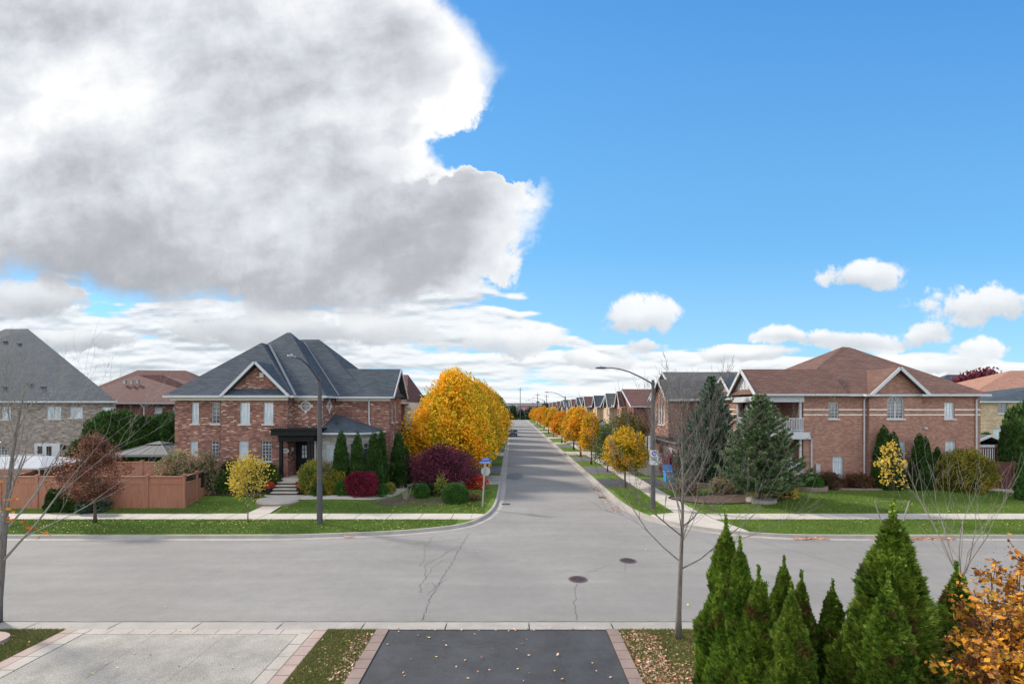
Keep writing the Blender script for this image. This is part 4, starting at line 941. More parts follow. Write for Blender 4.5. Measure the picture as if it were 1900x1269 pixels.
cl = spline([(-14.2, 30.9), (-12.6, 31.0), (-11, 31.05), (-9.6, 31.4), (-8.75, 32.6), (-8.4, 34.5), (-8.4, 37), (-8.3, 39)], 5)
b = MB(); A_, B_ = offset(cl, .45), offset(cl, -.45); ribbon(b, B_, A_, [gz(*p) + .02 for p in B_], [gz(*p) + .02 for p in A_]); structure('side_path', b, M['concrete'])
b = MB()   # planting bed soil
ribbon(b, [(-20.3, 31.4), (-17.2, 31.2), (-16.6, 30.6)], [(-20.3, 33.7), (-17.2, 33.5), (-16.4, 33.5)], [.55] * 3, [.56] * 3)
ribbon(b, [(-14.3, 31.4), (-12, 31.4), (-9.9, 31.7), (-9.2, 33)], [(-14.2, 33.9), (-12, 33.9), (-10.8, 33.9), (-9.5, 36.8)], [.545, .54, .5, .4], [.56, .56, .52, .4])
ribbon(b, [(-9.2, 30.4), (-7.5, 29.7), (-5.2, 30.0), (-3.3, 30.6)], [(-8.0, 32.2), (-6.5, 34.0), (-5.0, 34.5), (-3.4, 33.5)], [gz(-9.2, 30.4) + .015, gz(-7.5, 30) + .015, .155, .155], [gz(-8, 32.2) + .015, .2, .155, .155])
structure('planting_bed', b, M['mulch'])

# ---------------------------------------------------------------- right corner house
def right_house():
    H = thing('corner_house', 'rose brick corner house with brown hip roof, white gable trim and two storey columned porch', 'house', (26, 40, .4))
    z0, ze, FY = .3, 7.2, 35.0; Fm, Fb = front(FY), front(34.72); px = lambda p, Y=FY: GX(p, Y); k = MB()
    W = [(px(1537.5), px(1555.5), 5.50, 6.70, 3, 5, 'glass', 0), (px(1752.5), px(1771), 5.5, 6.7, 3, 5, 'curtain', 0), (px(1545), px(1564.4), 1.15, 2.72, 3, 5, 'curtain', .35), (px(1754), px(1773), 2.3, 3.85, 2, 3, 'curtain', .35)]
    xa, xb = 26.15, 30.0
    W2 = (px(1646, 34.72), px(1677.6, 34.72), 5.5, 6.75); W3 = (px(1666, 34.72), px(1680, 34.72), 2.0, 3.85)
    aw = (W2[1] - W2[0]) / 2; ac = (W2[0] + W2[1]) / 2; azr = .42
    wall(k, Fm, 21.5, xa, z0, ze, [w[:4] for w in W if w[0] < xa]); wall(k, Fm, xb, 34.55, z0, ze, [w[:4] for w in W if w[0] > xb])
    wall(k, Fb, xa, xb, z0, W2[3], [W2, W3])
    # arched head: wall cut around the half ellipse
    n = 14; arc = [(ac + aw * math.cos(t), W2[3] + azr * math.sin(t)) for t in [math.pi * q / n for q in range(n + 1)]]
    xg, zg = 28.1, 9.05; top = lambda u: ze + (zg - ze) * max(0, 1 - abs(u - xg) / (2.35))
    cols_ = [xb, ac + aw] + [p[0] for p in arc[1:-1]] + [ac - aw, xa]
    low = [W2[3], W2[3]] + [p[1] for p in arc[1:-1]] + [W2[3], W2[3]]
    cols2 = sorted(set(cols_ + [xg])); lowf = lambda u: float(np.interp(u, cols_[::-1], low[::-1]))
    for a, c in zip(cols2[:-1], cols2[1:]): k.add([Fb.P(a, lowf(a)), Fb.P(c, lowf(c)), Fb.P(c, top(c)), Fb.P(a, top(a))], [(0, 1, 2, 3)])
    for a, c in zip(arc[:-1], arc[1:]): k.add([Fb.P(*a), Fb.P(*c), Fb.P(c[0], c[1], -.11), Fb.P(a[0], a[1], -.11)], [(0, 1, 2, 3)])
    for X, s in ((xa, 1), (xb, -1)): k.add([(X, FY, z0), (X, 34.72, z0), (X, 34.72, ze), (X, FY, ze)], [(0, 1, 2, 3)] if s > 0 else [(3, 2, 1, 0)])
    k.add([(34.55, FY, z0), (34.55, 47, z0), (34.55, 47, ze), (34.55, FY, ze)], [(0, 1, 2, 3)])
    # porch recess: side and back walls
    FBk = front(37.6); bd = [(19.6, 20.5, 4.55, 6.5), (18.5, 19.2, 4.55, 6.5), (19.8, 20.6, 1.5, 3.5)]
    wall(k, FBk, 18.5, 21.5, z0, ze, bd); k.add([(21.5, 37.6, z0), (21.5, FY, z0), (21.5, FY, ze), (21.5, 37.6, ze)], [(0, 1, 2, 3)])
    FL = facing_left(18.3); lh = [(-40.6, -39.9, 4.9, 6.6), (-41.9, -41.3, 4.7, 6.2), (-40.8, -39.4, 1.5, 3.4)]
    wall(k, FL, -42.7, -38.6, z0, ze, lh); k.add([(18.3, 42.7, ze), (18.3, 38.6, ze), (18.3, 40.65, 8.9)], [(0, 1, 2)]); wall(k, front(38.6), 18.3, 18.8, z0, ze)
    k.add([(18.3, 47, z0), (18.3, 42.7, z0), (18.3, 42.7, ze), (18.3, 47, ze)], [(0, 1, 2, 3)])
    k.build('wall', M['brick_corner'], H)
    for a, c, e, f, cc, rr_, pn, tr in W: window(H, Fm, a, c, e, f, cc, rr_, pn, trans=tr)
    window(H, Fb, *W3, cols=2, rows=4, pane='curtain', trans=.3); w = window(H, Fb, *W2, cols=4, rows=5, pane='glass', vsplit=True)
    q = MB()
    for a, c in zip(arc[:-1], arc[1:]):
        f_ = lambda p, s: (ac + (p[0] - ac) * s, W2[3] + (p[1] - W2[3]) * s)
        q.add([Fb.P(*f_(p, s), d) for d in (-.12, -.05) for p, s in ((a, 1), (c, 1), (c, .86), (a, .86))], [(4, 5, 6, 7), (3, 7, 6, 2)][:2])
    for t in (.25, .5, .75): a = math.pi * t; q.beam(Fb.P(ac + .12 * math.cos(a), W2[3] + .08, -.08), Fb.P(ac + aw * .93 * math.cos(a), W2[3] + azr * .93 * math.sin(a), -.08), .025, .025)
    q.build('arch_frame', M['white'], w); q = MB(); q.add([Fb.P(p[0], p[1], -.105) for p in arc], [tuple(range(len(arc)))]); q.build('arch_pane', M['glass'], w)
    for a, c, e, f in bd: window(H, FBk, a, c, e, f, 2, 3, 'curtain', sill=False)
    for a, c, e, f in lh: window(H, FL, a, c, e, f, 1, 2, 'glass')
    q = MB()   # two pale string courses stop at each window
    def band(fc, u0, u1, cuts):
        segs = [(u0, u1)]
        for a, c in cuts: segs = [s for s0, s1 in segs for s in ((s0, min(s1, a)), (max(s0, c), s1)) if s[1] - s[0] > .02]
        for s0, s1 in segs:
            for z in (5.74, 6.12): q = MB(); fbox(q, fc, s0, s1, z, z + .085, -.01, .022); q.build('string_course', M['cream'], H)
    band(Fm, 21.5, xa, [W[0][:2]]); band(Fm, xb, 34.55, [W[1][:2]]); band(Fb, xa, xb, [W2[:2]]); band(FL, -42.7, -38.6, [lh[0][:2], lh[1][:2]])
    rw_ = hip('roof', H, 20.0, 34.95, 34.6, 47.4, 7.28, (28.55, 41, 11.55), (29.2, 41, 11.5), 'roof_brown')
    gable('roof', H, 'x', 17.72, 24.5, 36.75, 2.2, 7.3, 9.28, 'roof_brown', ends=(True, False), rw=.24)
    gable('roof', H, 'y', 34.3, 38.6, xg, 2.1, 7.3, 9.25, 'roof_brown', ends=(True, False), eave=False, rw=.21)
    gable('roof', H, 'x', 17.9, 22, 40.65, 2.15, 7.1, 8.95, 'roof_slate', ends=(True, False))
    hip('roof', H, 17.95, 21, 38.6, 47.3, 7.08, (19.4, 42.5, 9.55), (19.4, 44, 9.5), 'roof_slate')
    q = MB(); q.box(25.55, 26.6, 34.2, 34.75, 7.14, 7.28); q.box(29.6, 30.75, 34.2, 34.75, 7.14, 7.28); q.build('eave_return', M['white'], H)
    # white boarded gable end of the porch with a skirt roof
    q = MB(); q.add([(18.05, 38.85, 7.3), (18.05, 34.65, 7.3), (18.05, 36.75, 9.1)], [(0, 1, 2)])
    for i in range(-3, 4):
        yy = 36.75 + i * .5; hh = 9.05 - abs(i) * .5 * .86 * .98; q.box(18.0, 18.05, yy - .03, yy + .03, 7.5, hh)
    q.build('gable_panel', M['white'], H)
    q = MB(); q.add([(17.75, 38.8, 7.31), (17.75, 34.7, 7.31), (18.04, 35.05, 7.72), (18.04, 38.45, 7.72)], [(0, 1, 2, 3)]); q.build('roof', M['roof_brown'], H)
    q = MB(); q.box(17.95, 21.48, 34.85, 35.05, 6.72, 7.16); q.box(17.95, 18.15, 35.05, 38.6, 6.72, 7.16); q.build('porch_beam', M['white'], H)
    q = MB(); q.box(18.1, 21.48, 34.95, 37.58, 4.46, 4.56); q.box(18.05, 21.9, 34.78, 34.95, 4.0, 4.5); q.box(18.0, 18.1, 34.95, 38.6, 4.0, 4.5); q.build('balcony_floor', M['white'], H)
    q = MB(); q.box(18.0, 21.48, 34.8, 37.58, .2, 1.35); q.build('porch_floor', M['concrete'], H)
    for (x, y) in ((18.25, 35.0), (18.25, 36.2), (18.25, 38.3), (18.65, 35.0), (21.3, 35.05)):
        for za, zb in ((1.35, 4.0), (4.56, 6.74)):
            q = MB(); q.lathe((x, y, za), [(.13, 0), (.13, .1), (.10, .12), (.09, zb - za - .1), (.13, zb - za - .08), (.13, zb - za)], 12); q.build('porch_column', M['white'], H, smooth=False)
    for nm, za in (('balcony_railing', 4.56), ('porch_railing', 1.35)):
        q = MB(); q.box(18.1, 21.48, 34.86, 34.93, za + .92, za + .99); q.box(18.1, 21.48, 34.87, 34.92, za + .06, za + .11); q.box(18.07, 18.14, 34.93, 38.4, za + .92, za + .99)
        for i in range(27): xx = 18.2 + i * .122; q.box(xx, xx + .05, 34.875, 34.915, za + .11, za + .92)
        for i in range(28): yy = 35.0 + i * .122; q.box(18.085, 18.125, yy, yy + .04, za + .06, za + .92)
        q.build(nm, M['white'], H)
    downspout(H, [(px(1602), 34.6, 7.15), (px(1602), 34.92, 6.9), (px(1602), 34.92, .9)]); downspout(H, [(34.3, 34.6, 7.15), (34.2, 34.92, 6.9), (34.2, 34.92, .9)])
    downspout(H, [(21.6, 34.75, 4.1), (22.0, 34.9, 4.05), (22.05, 34.92, 3.9), (22.05, 34.92, .5)])
    q = MB(); fbox(q, Fm, 22.35, 22.65, 1.5, 2.15, 0, .16); fbox(q, Fm, 22.42, 22.62, 1.05, 1.45, 0, .12); fbox(q, Fm, 22.8, 22.95, .95, 1.25, 0, .12); q.tube([(22.5, 34.9, .3), (22.5, 34.9, 1.1)], .03, 6); q.build('utility_meter', M['metal'], H)
    q = MB(); q.tube([(24.2, 37.0, 8.2), (24.2, 37.0, 8.8)], .06, 7); q.build('vent_pipe', M['iron'], rw_); vents(rw_, [(32.9, 40.2, 9.2), (29.6, 41.3, 11.35)])
    q = MB(); q.lathe((27.9, 0, 0), [(.01, 0)], 3) if False else fbox(q, Fm, 30.35, 30.6, 4.75, 4.85, 0, .12); q.build('floodlight', M['white'], H)
right_house()

# ---------------------------------------------------------------- other houses
def simple_house(label, x0, x1, y0, y1, z0, ze, zr, brickm, roofm, windows=(), ridge='x', group=None, over=.4, hipin=None, name='brick_house', fm='white', skew=0):
    """windows: (side, u0, u1, z0, z1, cols, rows, pane)"""
    H = thing(name, label, 'house', ((x0 + x1) / 2, (y0 + y1) / 2, z0), group); k = MB()
    Ls = math.hypot(skew, y1 - y0); ts = (skew / Ls, (y1 - y0) / Ls, 0)
    sides = {'f': (front(y0), x0, x1), 'l': (facing_left(x0), -y1, -y0), 'r': (facing_right(x1), y0, y1) if not skew else (Face((x1, y0, 0), ts, (ts[1], -ts[0], 0)), 0, Ls)}
    for s, (fc, a, c) in sides.items(): wall(k, fc, a, c, z0, ze, [w[1:5] for w in windows if w[0] == s])
    k.add([(x1 + skew, y1, z0), (x0, y1, z0), (x0, y1, ze), (x1 + skew, y1, ze)], [(0, 1, 2, 3)]); k.build('wall', M[brickm], H)
    for w in windows: window(H, sides[w[0]][0], *w[1:5], cols=w[5], rows=w[6], pane=w[7], fm=fm)
    cx, cy = (x0 + x1) / 2, (y0 + y1) / 2
    if hipin: A, B = hipin
    else:
        i = min(x1 - x0, y1 - y0) / 2
        A, B = ((x0 + i, cy, zr), (x1 - i, cy, zr)) if ridge == 'x' else ((cx, y0 + i, zr), (cx, y1 - i, zr))
    if not skew: return H, hip('roof', H, x0 - over, x1 + over, y0 - over, y1 + over, ze + .08, A, B, roofm, gutter=fm)
    z = ze + .08; E = [(x0 - over, y0 - over, z), (x1 + over, y0 - over, z), (x1 + skew + over, y1 + over, z), (x0 - over, y1 + over, z)]
    b = MB(); b.add(E + [A, B], [(0, 1, 5, 4), (1, 2, 5), (2, 3, 4, 5), (3, 0, 4), (3, 2, 1, 0)]); r = b.build('roof', M[roofm], H)
    b = MB(); b.beam((x0 - over, y0 - over - .03, z - .05), (x1 + over, y0 - over - .03, z - .05), .09, .13); b.beam(E[1], E[2], .09, .13); b.build('gutter', M[fm], r)
    return H, r
# grey brick house at the far left
H, r = simple_house('grey brick house with tall slate roof behind the patio, far left of the photo', -58, -33.4, 40, 56, .5, 6.75, 14.2, 'brick_grey', 'roof_slate',
    [('f', GX(85, 40), GX(113, 40), GZ(777, 40), GZ(754, 40), 4, 3, 'curtain'), ('f', GX(128, 40), GX(153, 40), GZ(775, 40), GZ(755, 40), 4, 3, 'curtain'), ('f', GX(2, 40), GX(20, 40), GZ(778, 40), GZ(754, 40), 3, 3, 'curtain'), ('f', GX(187, 40), GX(212, 40), GZ(775, 40), GZ(755, 40), 4, 3, 'curtain'),
     ('f', GX(0, 40), GX(18, 40), GZ(851, 40), GZ(828, 40), 3, 4, 'glass')], hipin=((-51.5, 48.2, 14.25), (-49.0, 48.0, 14.25)), name='grey_brick_house', skew=-15.5)
vents(r, [(GX(12, 46.3), 46.3, 12.7), (GX(38, 46), 46, 12.45), (GX(10, 41), 41, 8.08), (GX(58, 41.3), 41.3, 8.33), (GX(82, 41), 41, 8.07)])
f40 = front(40); b = MB(); fbox(b, f40, GX(65, 40), GX(112, 40), 1.3, 3.3, 0, .06); dd = b.build('patio_door', M['white'], H); b = MB()
for p0, p1 in ((71, 80), (87.5, 97)): b.add([f40.P(GX(p0, 40), 1.55, .07), f40.P(GX(p1, 40), 1.55, .07), f40.P(GX(p1, 40), 3.05, .07), f40.P(GX(p0, 40), 3.05, .07)], [(0, 1, 2, 3)])
b.build('pane', M['glass_dark'], dd); b = MB(); b.tube([(GX(84, 40), 39.85, 2.2), (GX(84, 40), 39.85, 2.4)], .03, 6); b.build('handle', M['iron'], dd)
b = MB(); b.lathe((GX(121, 40), 39.8, 2.75), [(.05, 0), (.14, .08), (.14, .35), (.18, .38), (.02, .5)], 8); b.build('wall_lantern', M['iron'], H)
b = MB(); b.box(GX(0, 40) - 3, GX(117, 40), 37.0, 39.98, .4, 1.2)
b.build('deck', M['fence'], H)
H, r = simple_house('maroon roofed red brick house behind the cedar hedge', -55, -35.2, 58, 70, .3, 6.75, 10.4, 'brick_dark', 'roof_maroon',
    [('f', GX(287, 58), GX(301, 58), GZ(766, 58), GZ(755, 58), 2, 2, 'curtain'), ('f', GX(320, 58), GX(329, 58), GZ(768, 58), GZ(755, 58), 2, 2, 'curtain')], hipin=((-50.5, 64, 10.6), (-46, 62.5, 10.55)))
downspout(H, [(GX(265, 58), 57.6, 6.7), (GX(268, 58), 57.9, 6.3), (GX(268, 58), 57.9, .5)], 'cream'); vents(r, [(GX(232, 61.5), 61.5, 9.75), (GX(245, 61.4), 61.4, 9.68), (GX(256, 61.6), 61.6, 9.8)], 'metal')
H, r = simple_house('maroon roofed brick house with dormer ridge behind the slate roof', -66, -44.5, 71, 83, .3, 7.4, 12.0, 'brick_dark', 'roof_maroon', [], hipin=((-60, 76, 12.2), (-52.3, 76, 12.15)))
# left side of the side street
H, r = simple_house('brown roofed house with beige panelled bay beside the slate roofed corner house', -21, -10.3, 45, 56, .2, 6.7, 9.6, 'brick_dark', 'roof_maroon', [('r', 49.5, 50.4, 4.4, 6.2, 2, 3, 'curtain'), ('r', 53, 54, 4.4, 6.2, 2, 3, 'curtain')], hipin=((-16, 50.2, 9.75), (-11.0, 50.2, 9.75)))
b = MB(); b.box(-10.28, -9.2, 45.4, 48.2, 4.2, 6.66); b.build('panelled_bay', M['cream'], H)
for fc, a, c in ((front(45.4), -10.1, -9.65), (facing_right(-9.2), 45.9, 46.6), (facing_right(-9.2), 47.1, 47.8)): window(H, fc, a, c, 4.7, 6.3, 1, 3, 'curtain', rev=-.04, sill=False)
b = MB(); b.add([(-10.28, 45.0, 4.3), (-8.6, 45.0, 3.85), (-8.6, 48.6, 3.85), (-10.28, 48.6, 4.3), (-10.28, 45.0, 3.7), (-8.6, 45.0, 3.7), (-8.6, 48.6, 3.7), (-10.28, 48.6, 3.7)], [(0, 1, 2, 3), (0, 4, 5, 1), (1, 5, 6, 2), (2, 6, 7, 3)]); b.build('garage_roof', M['roof_maroon'], H)
b = MB(); b.box(-10.28, -9.0, 45.3, 48.4, .2, 3.7); b.build('garage', M['brick_dark'], H)
for i in range(4):
    simple_house(['red brick house seen behind the yellow street trees', 'grey roofed house seen behind the yellow street trees', 'brown roofed house seen behind the far street trees', 'last house behind the far street trees'][i], -22, -11, 60 + i * 14, 71 + i * 14, .2, 6.4, 8.9, ['brick_red', 'brick_beige', 'brick_dark', 'brick_red'][i], ['roof_maroon', 'roof_grey', 'roof_brown', 'roof_grey'][i], [('r', 63 + i * 14, 64.4 + i * 14, 4.2, 5.8, 2, 3, 'curtain'), ('r', 67 + i * 14, 68.4 + i * 14, 4.2, 5.8, 2, 3, 'curtain')])
# right side of the side street: first the grey roofed house with white porch
def street_house(i, label, y0, y1, x0, ze, zr, brickm, roofm, gab, gabm, big=False, groof=None, hipped=False, name='street_house'):
    """gab: list of (yc, half width, apex z, x front)"""
    H = thing(name, label, 'house', (x0 + 5, (y0 + y1) / 2, .15), 'houses along the right side of the side street')
    k = MB(); FL = facing_left(x0); hs = []
    ym = (y0 + y1) / 2
    wall(k, FL, -y1, -y0, .15, ze); wall(k, front(y0), x0, x0 + 11, .15, ze, [(x0 + 2.2, x0 + 3.1, ze - 2.1, ze - .7), (x0 + 6, x0 + 7, ze - 2.1, ze - .7)]); k.add([(x0 + 11, y1, .15), (x0, y1, .15), (x0, y1, ze), (x0 + 11, y1, ze)], [(0, 1, 2, 3)])
    if not hipped: k.add([(x0, y1, ze), (x0, y0, ze), (x0, ym, zr - .15)], [(0, 1, 2)])
    k.build('wall', M[brickm], H)
    for a in (2.2, 6.0): window(H, front(y0), x0 + a, x0 + a + (.9 if a < 3 else 1.0), ze - 2.1, ze - .7, 2, 3, 'curtain' if a < 3 else 'glass')
    if hipped: hip('roof', H, x0 - .4, x0 + 11.4, y0 - .35, y1 + .35, ze + .08, (x0 + 4.2, ym, zr), (x0 + 7.5, ym, zr), roofm)
    else: gable('roof', H, 'x', x0 - .4, x0 + 11.3, ym, (y1 - y0) / 2 + .35, ze + .08, zr, roofm, ends=(True, True))
    for (yc, hw, za, xf) in gab:
        k = MB(); FG = facing_left(xf); zb = 3.6; nw = 3 if hw > 1.8 else 1
        hh = [(-yc - .28 + (j - (nw - 1) / 2) * .78, -yc + .28 + (j - (nw - 1) / 2) * .78, zb + 1.1, ze - .35) for j in range(nw)]
        if nw == 1: hh = [(-yc - .55, -yc + .55, zb + 1.2, ze - .3)]
        wall(k, FG, -yc - hw, -yc + hw, zb, ze, hh); wall(k, front(yc - hw), xf, x0 + .05, zb, ze); k.add([(xf, yc + hw, ze), (xf, yc - hw, ze), (xf, yc, za - .15)], [(0, 1, 2)])
        wall(k, Face((0, yc + hw, 0), (-1, 0, 0), (0, 1, 0)), -x0, -xf, zb, ze); k.build('gable_wall', M[gabm], H)
        for q in hh: window(H, FG, *q, cols=2, rows=3, pane='curtain')
        gable('roof', H, 'y' if False else 'x', xf - .3, x0 + 3.2, yc, hw + .28, ze + .02, za, groof or roofm, ends=(True, False))
    # garage with a low roof in front
    k = MB(); xg = x0 - (1.6 if i else .25); gy1 = y0 + (y1 - y0) * .58; wall(k, facing_left(xg), -gy1, -y0 - .2, .15, 3.1, [(-gy1 + .5, -y0 - .7, .16, 2.5)]); wall(k, front(y0 + .2), xg, x0, .15, 3.1); k.build('garage_wall', M[brickm], H)
    k = MB(); fbox(k, facing_left(xg), -gy1 + .5, -y0 - .7, .16, 2.5, -.1, -.06)
    for j in range(1, 4): fbox(k, facing_left(xg), -gy1 + .52, -y0 - .72, .16 + j * .585, .19 + j * .585, -.06, -.045)
    k.build('garage_door', M['white'], H)
    k = MB(); k.add([(xg - .35, y0 - .1, 3.15), (xg - .35, y1 - .2, 3.15), (x0 + .2, y1 - .2, 4.35), (x0 + .2, y0 - .1, 4.35), (xg - .35, y0 - .1, 3.0), (xg - .35, y1 - .2, 3.0)], [(0, 3, 2, 1), (0, 1, 5, 4)]); k.add([(xg - .35, y0 - .1, 3.0), (x0 + .2, y0 - .1, 3.0), (x0 + .2, y0 - .1, 4.35), (xg - .35, y0 - .1, 3.15)], [(0, 1, 2, 3)]); gr_ = k.build('garage_roof', M[roofm], H)
    k = MB(); k.beam((xg - .38, y0 - .1, 3.1), (xg - .38, y1 - .2, 3.1), .08, .14); k.beam((xg - .38, y0 - .13, 3.1), (x0, y0 - .13, 3.1), .08, .14); k.build('gutter', M['white'], gr_)
    return H
G = street_house(0, 'red brick house with grey gabled roof and white columned porch beside the blue bin', 43.0, 51.9, 15.4, 7.0, 9.85, 'brick_dark', 'roof_grey', [(44.9, 2.1, 8.95, 14.1)], 'brick_red')
for yy in (43.4, 44.6): b = MB(); b.lathe((12.6, yy, 1.2), [(.15, 0), (.12, .1), (.11, 2.3), (.15, 2.4)], 10); b.build('porch_column', M['white'], G)
b = MB(); b.box(12.1, 13.8, 42.9, 46, .15, 1.2); b.build('porch_floor', M['concrete'], G); b = MB(); b.box(12.1, 15, 42.8, 42.86, 2.1, 2.16)
for i in range(16): b.box(12.15 + i * .17, 12.2 + i * .17, 42.8, 42.85, 1.2, 2.1)
b.beam((12.1, 42.8, 2.1), (10.9, 43.0, 1.1), .06, .06); b.build('porch_railing', M['white'], G)
b = MB(); b.box(15.0, 15.4, 49.3, 50.0, 4.5, 5.2); b.build('window_air_conditioner', M['white'], G)
specs = [
 (54.6, 63.2, 14.0, 6.35, 8.55, 'brick_dark', 'roof_maroon', [(59.3, 1.2, 8.3, 13.4)], 'brick_orange', False, 'maroon roofed red brick house beyond the grey roofed porch house'),
 (64.6, 72.6, 14.0, 6.3, 8.3, 'brick_beige', 'roof_grey', [(66.0, 1.2, 8.2, 13.3)], 'brick_beige', False, 'beige brick house with one steep gable and grey brown roof'),
 (74.0, 82.2, 14.0, 6.35, 8.35, 'brick_beige', 'roof_slate', [(75.6, 1.3, 8.15, 13.3)], 'brick_beige', True, 'tan brick house under a dark slate hip roof on the side street'),
 (83.2, 91.2, 14.0, 6.35, 8.6, 'brick_dark', 'roof_maroon', [(86.0, 1.5, 8.2, 13.3)], 'stone', True, 'dark brick house with maroon hip roof and pale stone gable'),
 (92.4, 100.6, 14.0, 6.3, 8.3, 'brick_red', 'roof_slate', [(96.0, 1.6, 8.2, 13.3)], 'brick_red', False, 'brick house with slate gable roof, midway down the side street'),
 (101.8, 110.4, 14.0, 6.3, 8.35, 'brick_beige', 'roof_maroon', [(104.5, 1.5, 8.0, 13.3), (108, 1.2, 7.8, 13.3)], 'brick_beige', True, 'pale brick house with twin front gables and maroon roof'),
 (112, 121, 14.0, 6.2, 8.5, 'brick_dark', 'roof_slate', [(115, 1.6, 8.0, 13.3)], 'stone', True, 'brick house with white trimmed stone gable and slate hip roof'),
 (123, 132, 14.0, 6.2, 8.2, 'brick_red', 'roof_grey', [(127, 1.6, 7.9, 13.3)], 'brick_beige', False, 'grey roofed brick house far along the side street'),
 (134, 144, 14.0, 6.1, 8.2, 'brick_dark', 'roof_maroon', [(138, 1.6, 7.9, 13.3)], 'brick_red', True, 'maroon roofed brick house third from the far end'),
 (147, 158, 14.0, 6.1, 8.1, 'brick_red', 'roof_maroon', [(152, 1.6, 7.8, 13.3)], 'brick_beige', True, 'maroon roofed brick house second from the far end'),
 (161, 173, 14.0, 6.0, 8.0, 'brick_dark', 'roof_brown', [(166, 1.6, 7.7, 13.3)], 'brick_red', True, 'last brown roofed house at the far end of the side street')]
for i, (y0, y1, x0, ze, zr, bm, rm, gb, gm, hp, lab) in enumerate(specs): street_house(i + 1, lab, y0, y1, x0, ze, zr, bm, rm, gb, gm, hipped=hp)
# a taller roof rises behind the row
simple_house('dark hip roof rising behind the maroon roofed row house', 27.5, 36, 72, 84, .2, 6.8, 10.4, 'brick_dark', 'roof_grey', [])
# far right houses
H, r = simple_house('tan brick house with dark slate lower roof at the far right', 49.4, 66, 50, 60, .3, 6.85, 9.0, 'brick_beige', 'roof_slate', [('f', GX(1851, 50), GX(1870, 50), GZ(767, 50), GZ(749, 50), 2, 1, 'glass'), ('f', GX(1843, 50), GX(1872, 50), GZ(818, 50), GZ(794, 50), 1, 1, 'curtain')], hipin=((61.5, 55, 8.9), (63, 55, 8.9)))
b = MB(); wall(b, facing_left(49.35), -60, -50.0, .3, 6.84); b.build('side_wall', M['brick_orange'], H)
H, r = simple_house('orange brown roofed house behind the tan brick house', 60, 86, 63, 76, .3, 7.4, 11.6, 'brick_orange', 'roof_orange', [], hipin=((72.5, 69, 11.6), (76, 69, 11.6))); vents(r, [(72.8, 67.6, 10.7), (74.5, 67.6, 10.7)], 'metal')
H, r = simple_house('dark green roofed house showing between the brown roofs', 70, 90, 80, 92, .3, 7.5, 11.6, 'brick_beige', 'roof_slate', [], hipin=((78.0, 85, 12.1), (80.5, 85, 12.1)))
vents(r, [(78.3, 84.3, 11.5), (80, 84.3, 11.5)], 'metal')

# ---------------------------------------------------------------- fences, gazebo, parasol
def fence_run(name, label, p0, p1, z0, zt, mat, post=2.4, lattice=False, z0b=None, group=None, window_at=None, band=True):
    p0, p1 = Vector((*p0, 0)), Vector((*p1, 0)); L = (p1 - p0).length; t = (p1 - p0) / L; nrm = Vector((t.y, -t.x, 0))
    T = thing(name, label, 'fence', (p0.x, p0.y, z0), group); fc = Face(p0, t, nrm); n = max(1, round(L / post)); z0b = z0b if z0b is not None else z0
    for i in range(n + 1):
        u = L * i / n; b = MB(); fbox(b, fc, u - .07, u + .07, z0 - .1, zt + .08, -.07, .07); fbox(b, fc, u - .095, u + .095, zt + .08, zt + .12, -.095, .095); b.build('post', M[mat], T)
    b = MB(); u = .07
    while u < L - .07:
        q = (u - .07) / L; zz_ = z0 + (z0b - z0) * q
        if int((u) / (L / n)) == int((u + .14) / (L / n)): fbox(b, fc, u, min(u + .135, L - .07), zz_, zt - (.42 if band else .0) - .03, -.02, .015 + random.uniform(0, .006))
        u += .14
    for i in range(n):
        a, c = L * i / n + .07, L * (i + 1) / n - .07
        fbox(b, fc, a, c, zt - .04, zt + .03, -.06, .06)
        if band:
            fbox(b, fc, a, c, zt - .46, zt - .39, -.035, .04); fbox(b, fc, a, c, z0 + .03 if z0 == z0b else z0b + .03, (z0 if z0 == z0b else z0b) + .12, -.03, .04)
            if not lattice: fbox(b, fc, a, c, zt - .39, zt - .04, -.012, .008)
    b.build('panel', M[mat], T)
    if lattice:
        b = MB(); u = .1
        while u < L - .1:
            fbox(b, fc, u, u + .025, zt - .39, zt - .04, -.01, .01)
            if int(u / .12) % 2: b.beam(fc.P(u, zt - .38, .012), fc.P(u + .14, zt - .06, .012), .02, .02)
            u += .12
        b.build('iron_scrollwork', M['iron'], T)
    if window_at:
        b = MB(); u, z = window_at; fbox(b, fc, u - .2, u + .2, z - .45, z + .45, .0, .04); b.build('dark_opening', M['iron'], T)
    return T
fence_run('wooden_fence', 'long orange brown privacy fence behind the copper tree', (-31.2, 28.95), (-20.0, 28.95), .12, 2.12, 'fence')
fence_run('wooden_fence', 'orange brown fence panel running back to the red brick corner house', (-20.0, 28.95), (-20.7, 33.4), .2, 2.14, 'fence', lattice=True, z0b=.55, post=1.5, window_at=(2.2, 1.55))
fence_run('wooden_fence', 'orange brown side fence at the far left end, running away from the street', (-31.2, 29.1), (-33.0, 36.5), .12, 2.05, 'fence')
fence_run('wooden_fence', 'weathered grey fence by the pavement at the far left edge', (-46, 29.3), (-31.5, 29.3), .1, 1.75, 'fence_grey', band=False)
fence_run('wooden_fence', 'low orange brown baluster screen beside the gazebo', (-28.9, 32.2), (-23.2, 32.2), 1.4, 2.62, 'fence', post=1.9, band=False)
fence_run('wooden_fence', 'dark brown gate and fence beside the concrete path at the far right', (33.6, 36.2), (36.0, 34.0), .35, 2.35, 'fence_dark', post=1.2)
fence_run('wooden_fence', 'dark brown fence running to the far right edge of the photo', (36.1, 33.9), (41.5, 28.6), .3, 2.25, 'fence_dark')
T = thing('pergola_rail', 'dark brown open baluster rail behind the far right fence', 'railing', (41, 40, .3)); b = MB()
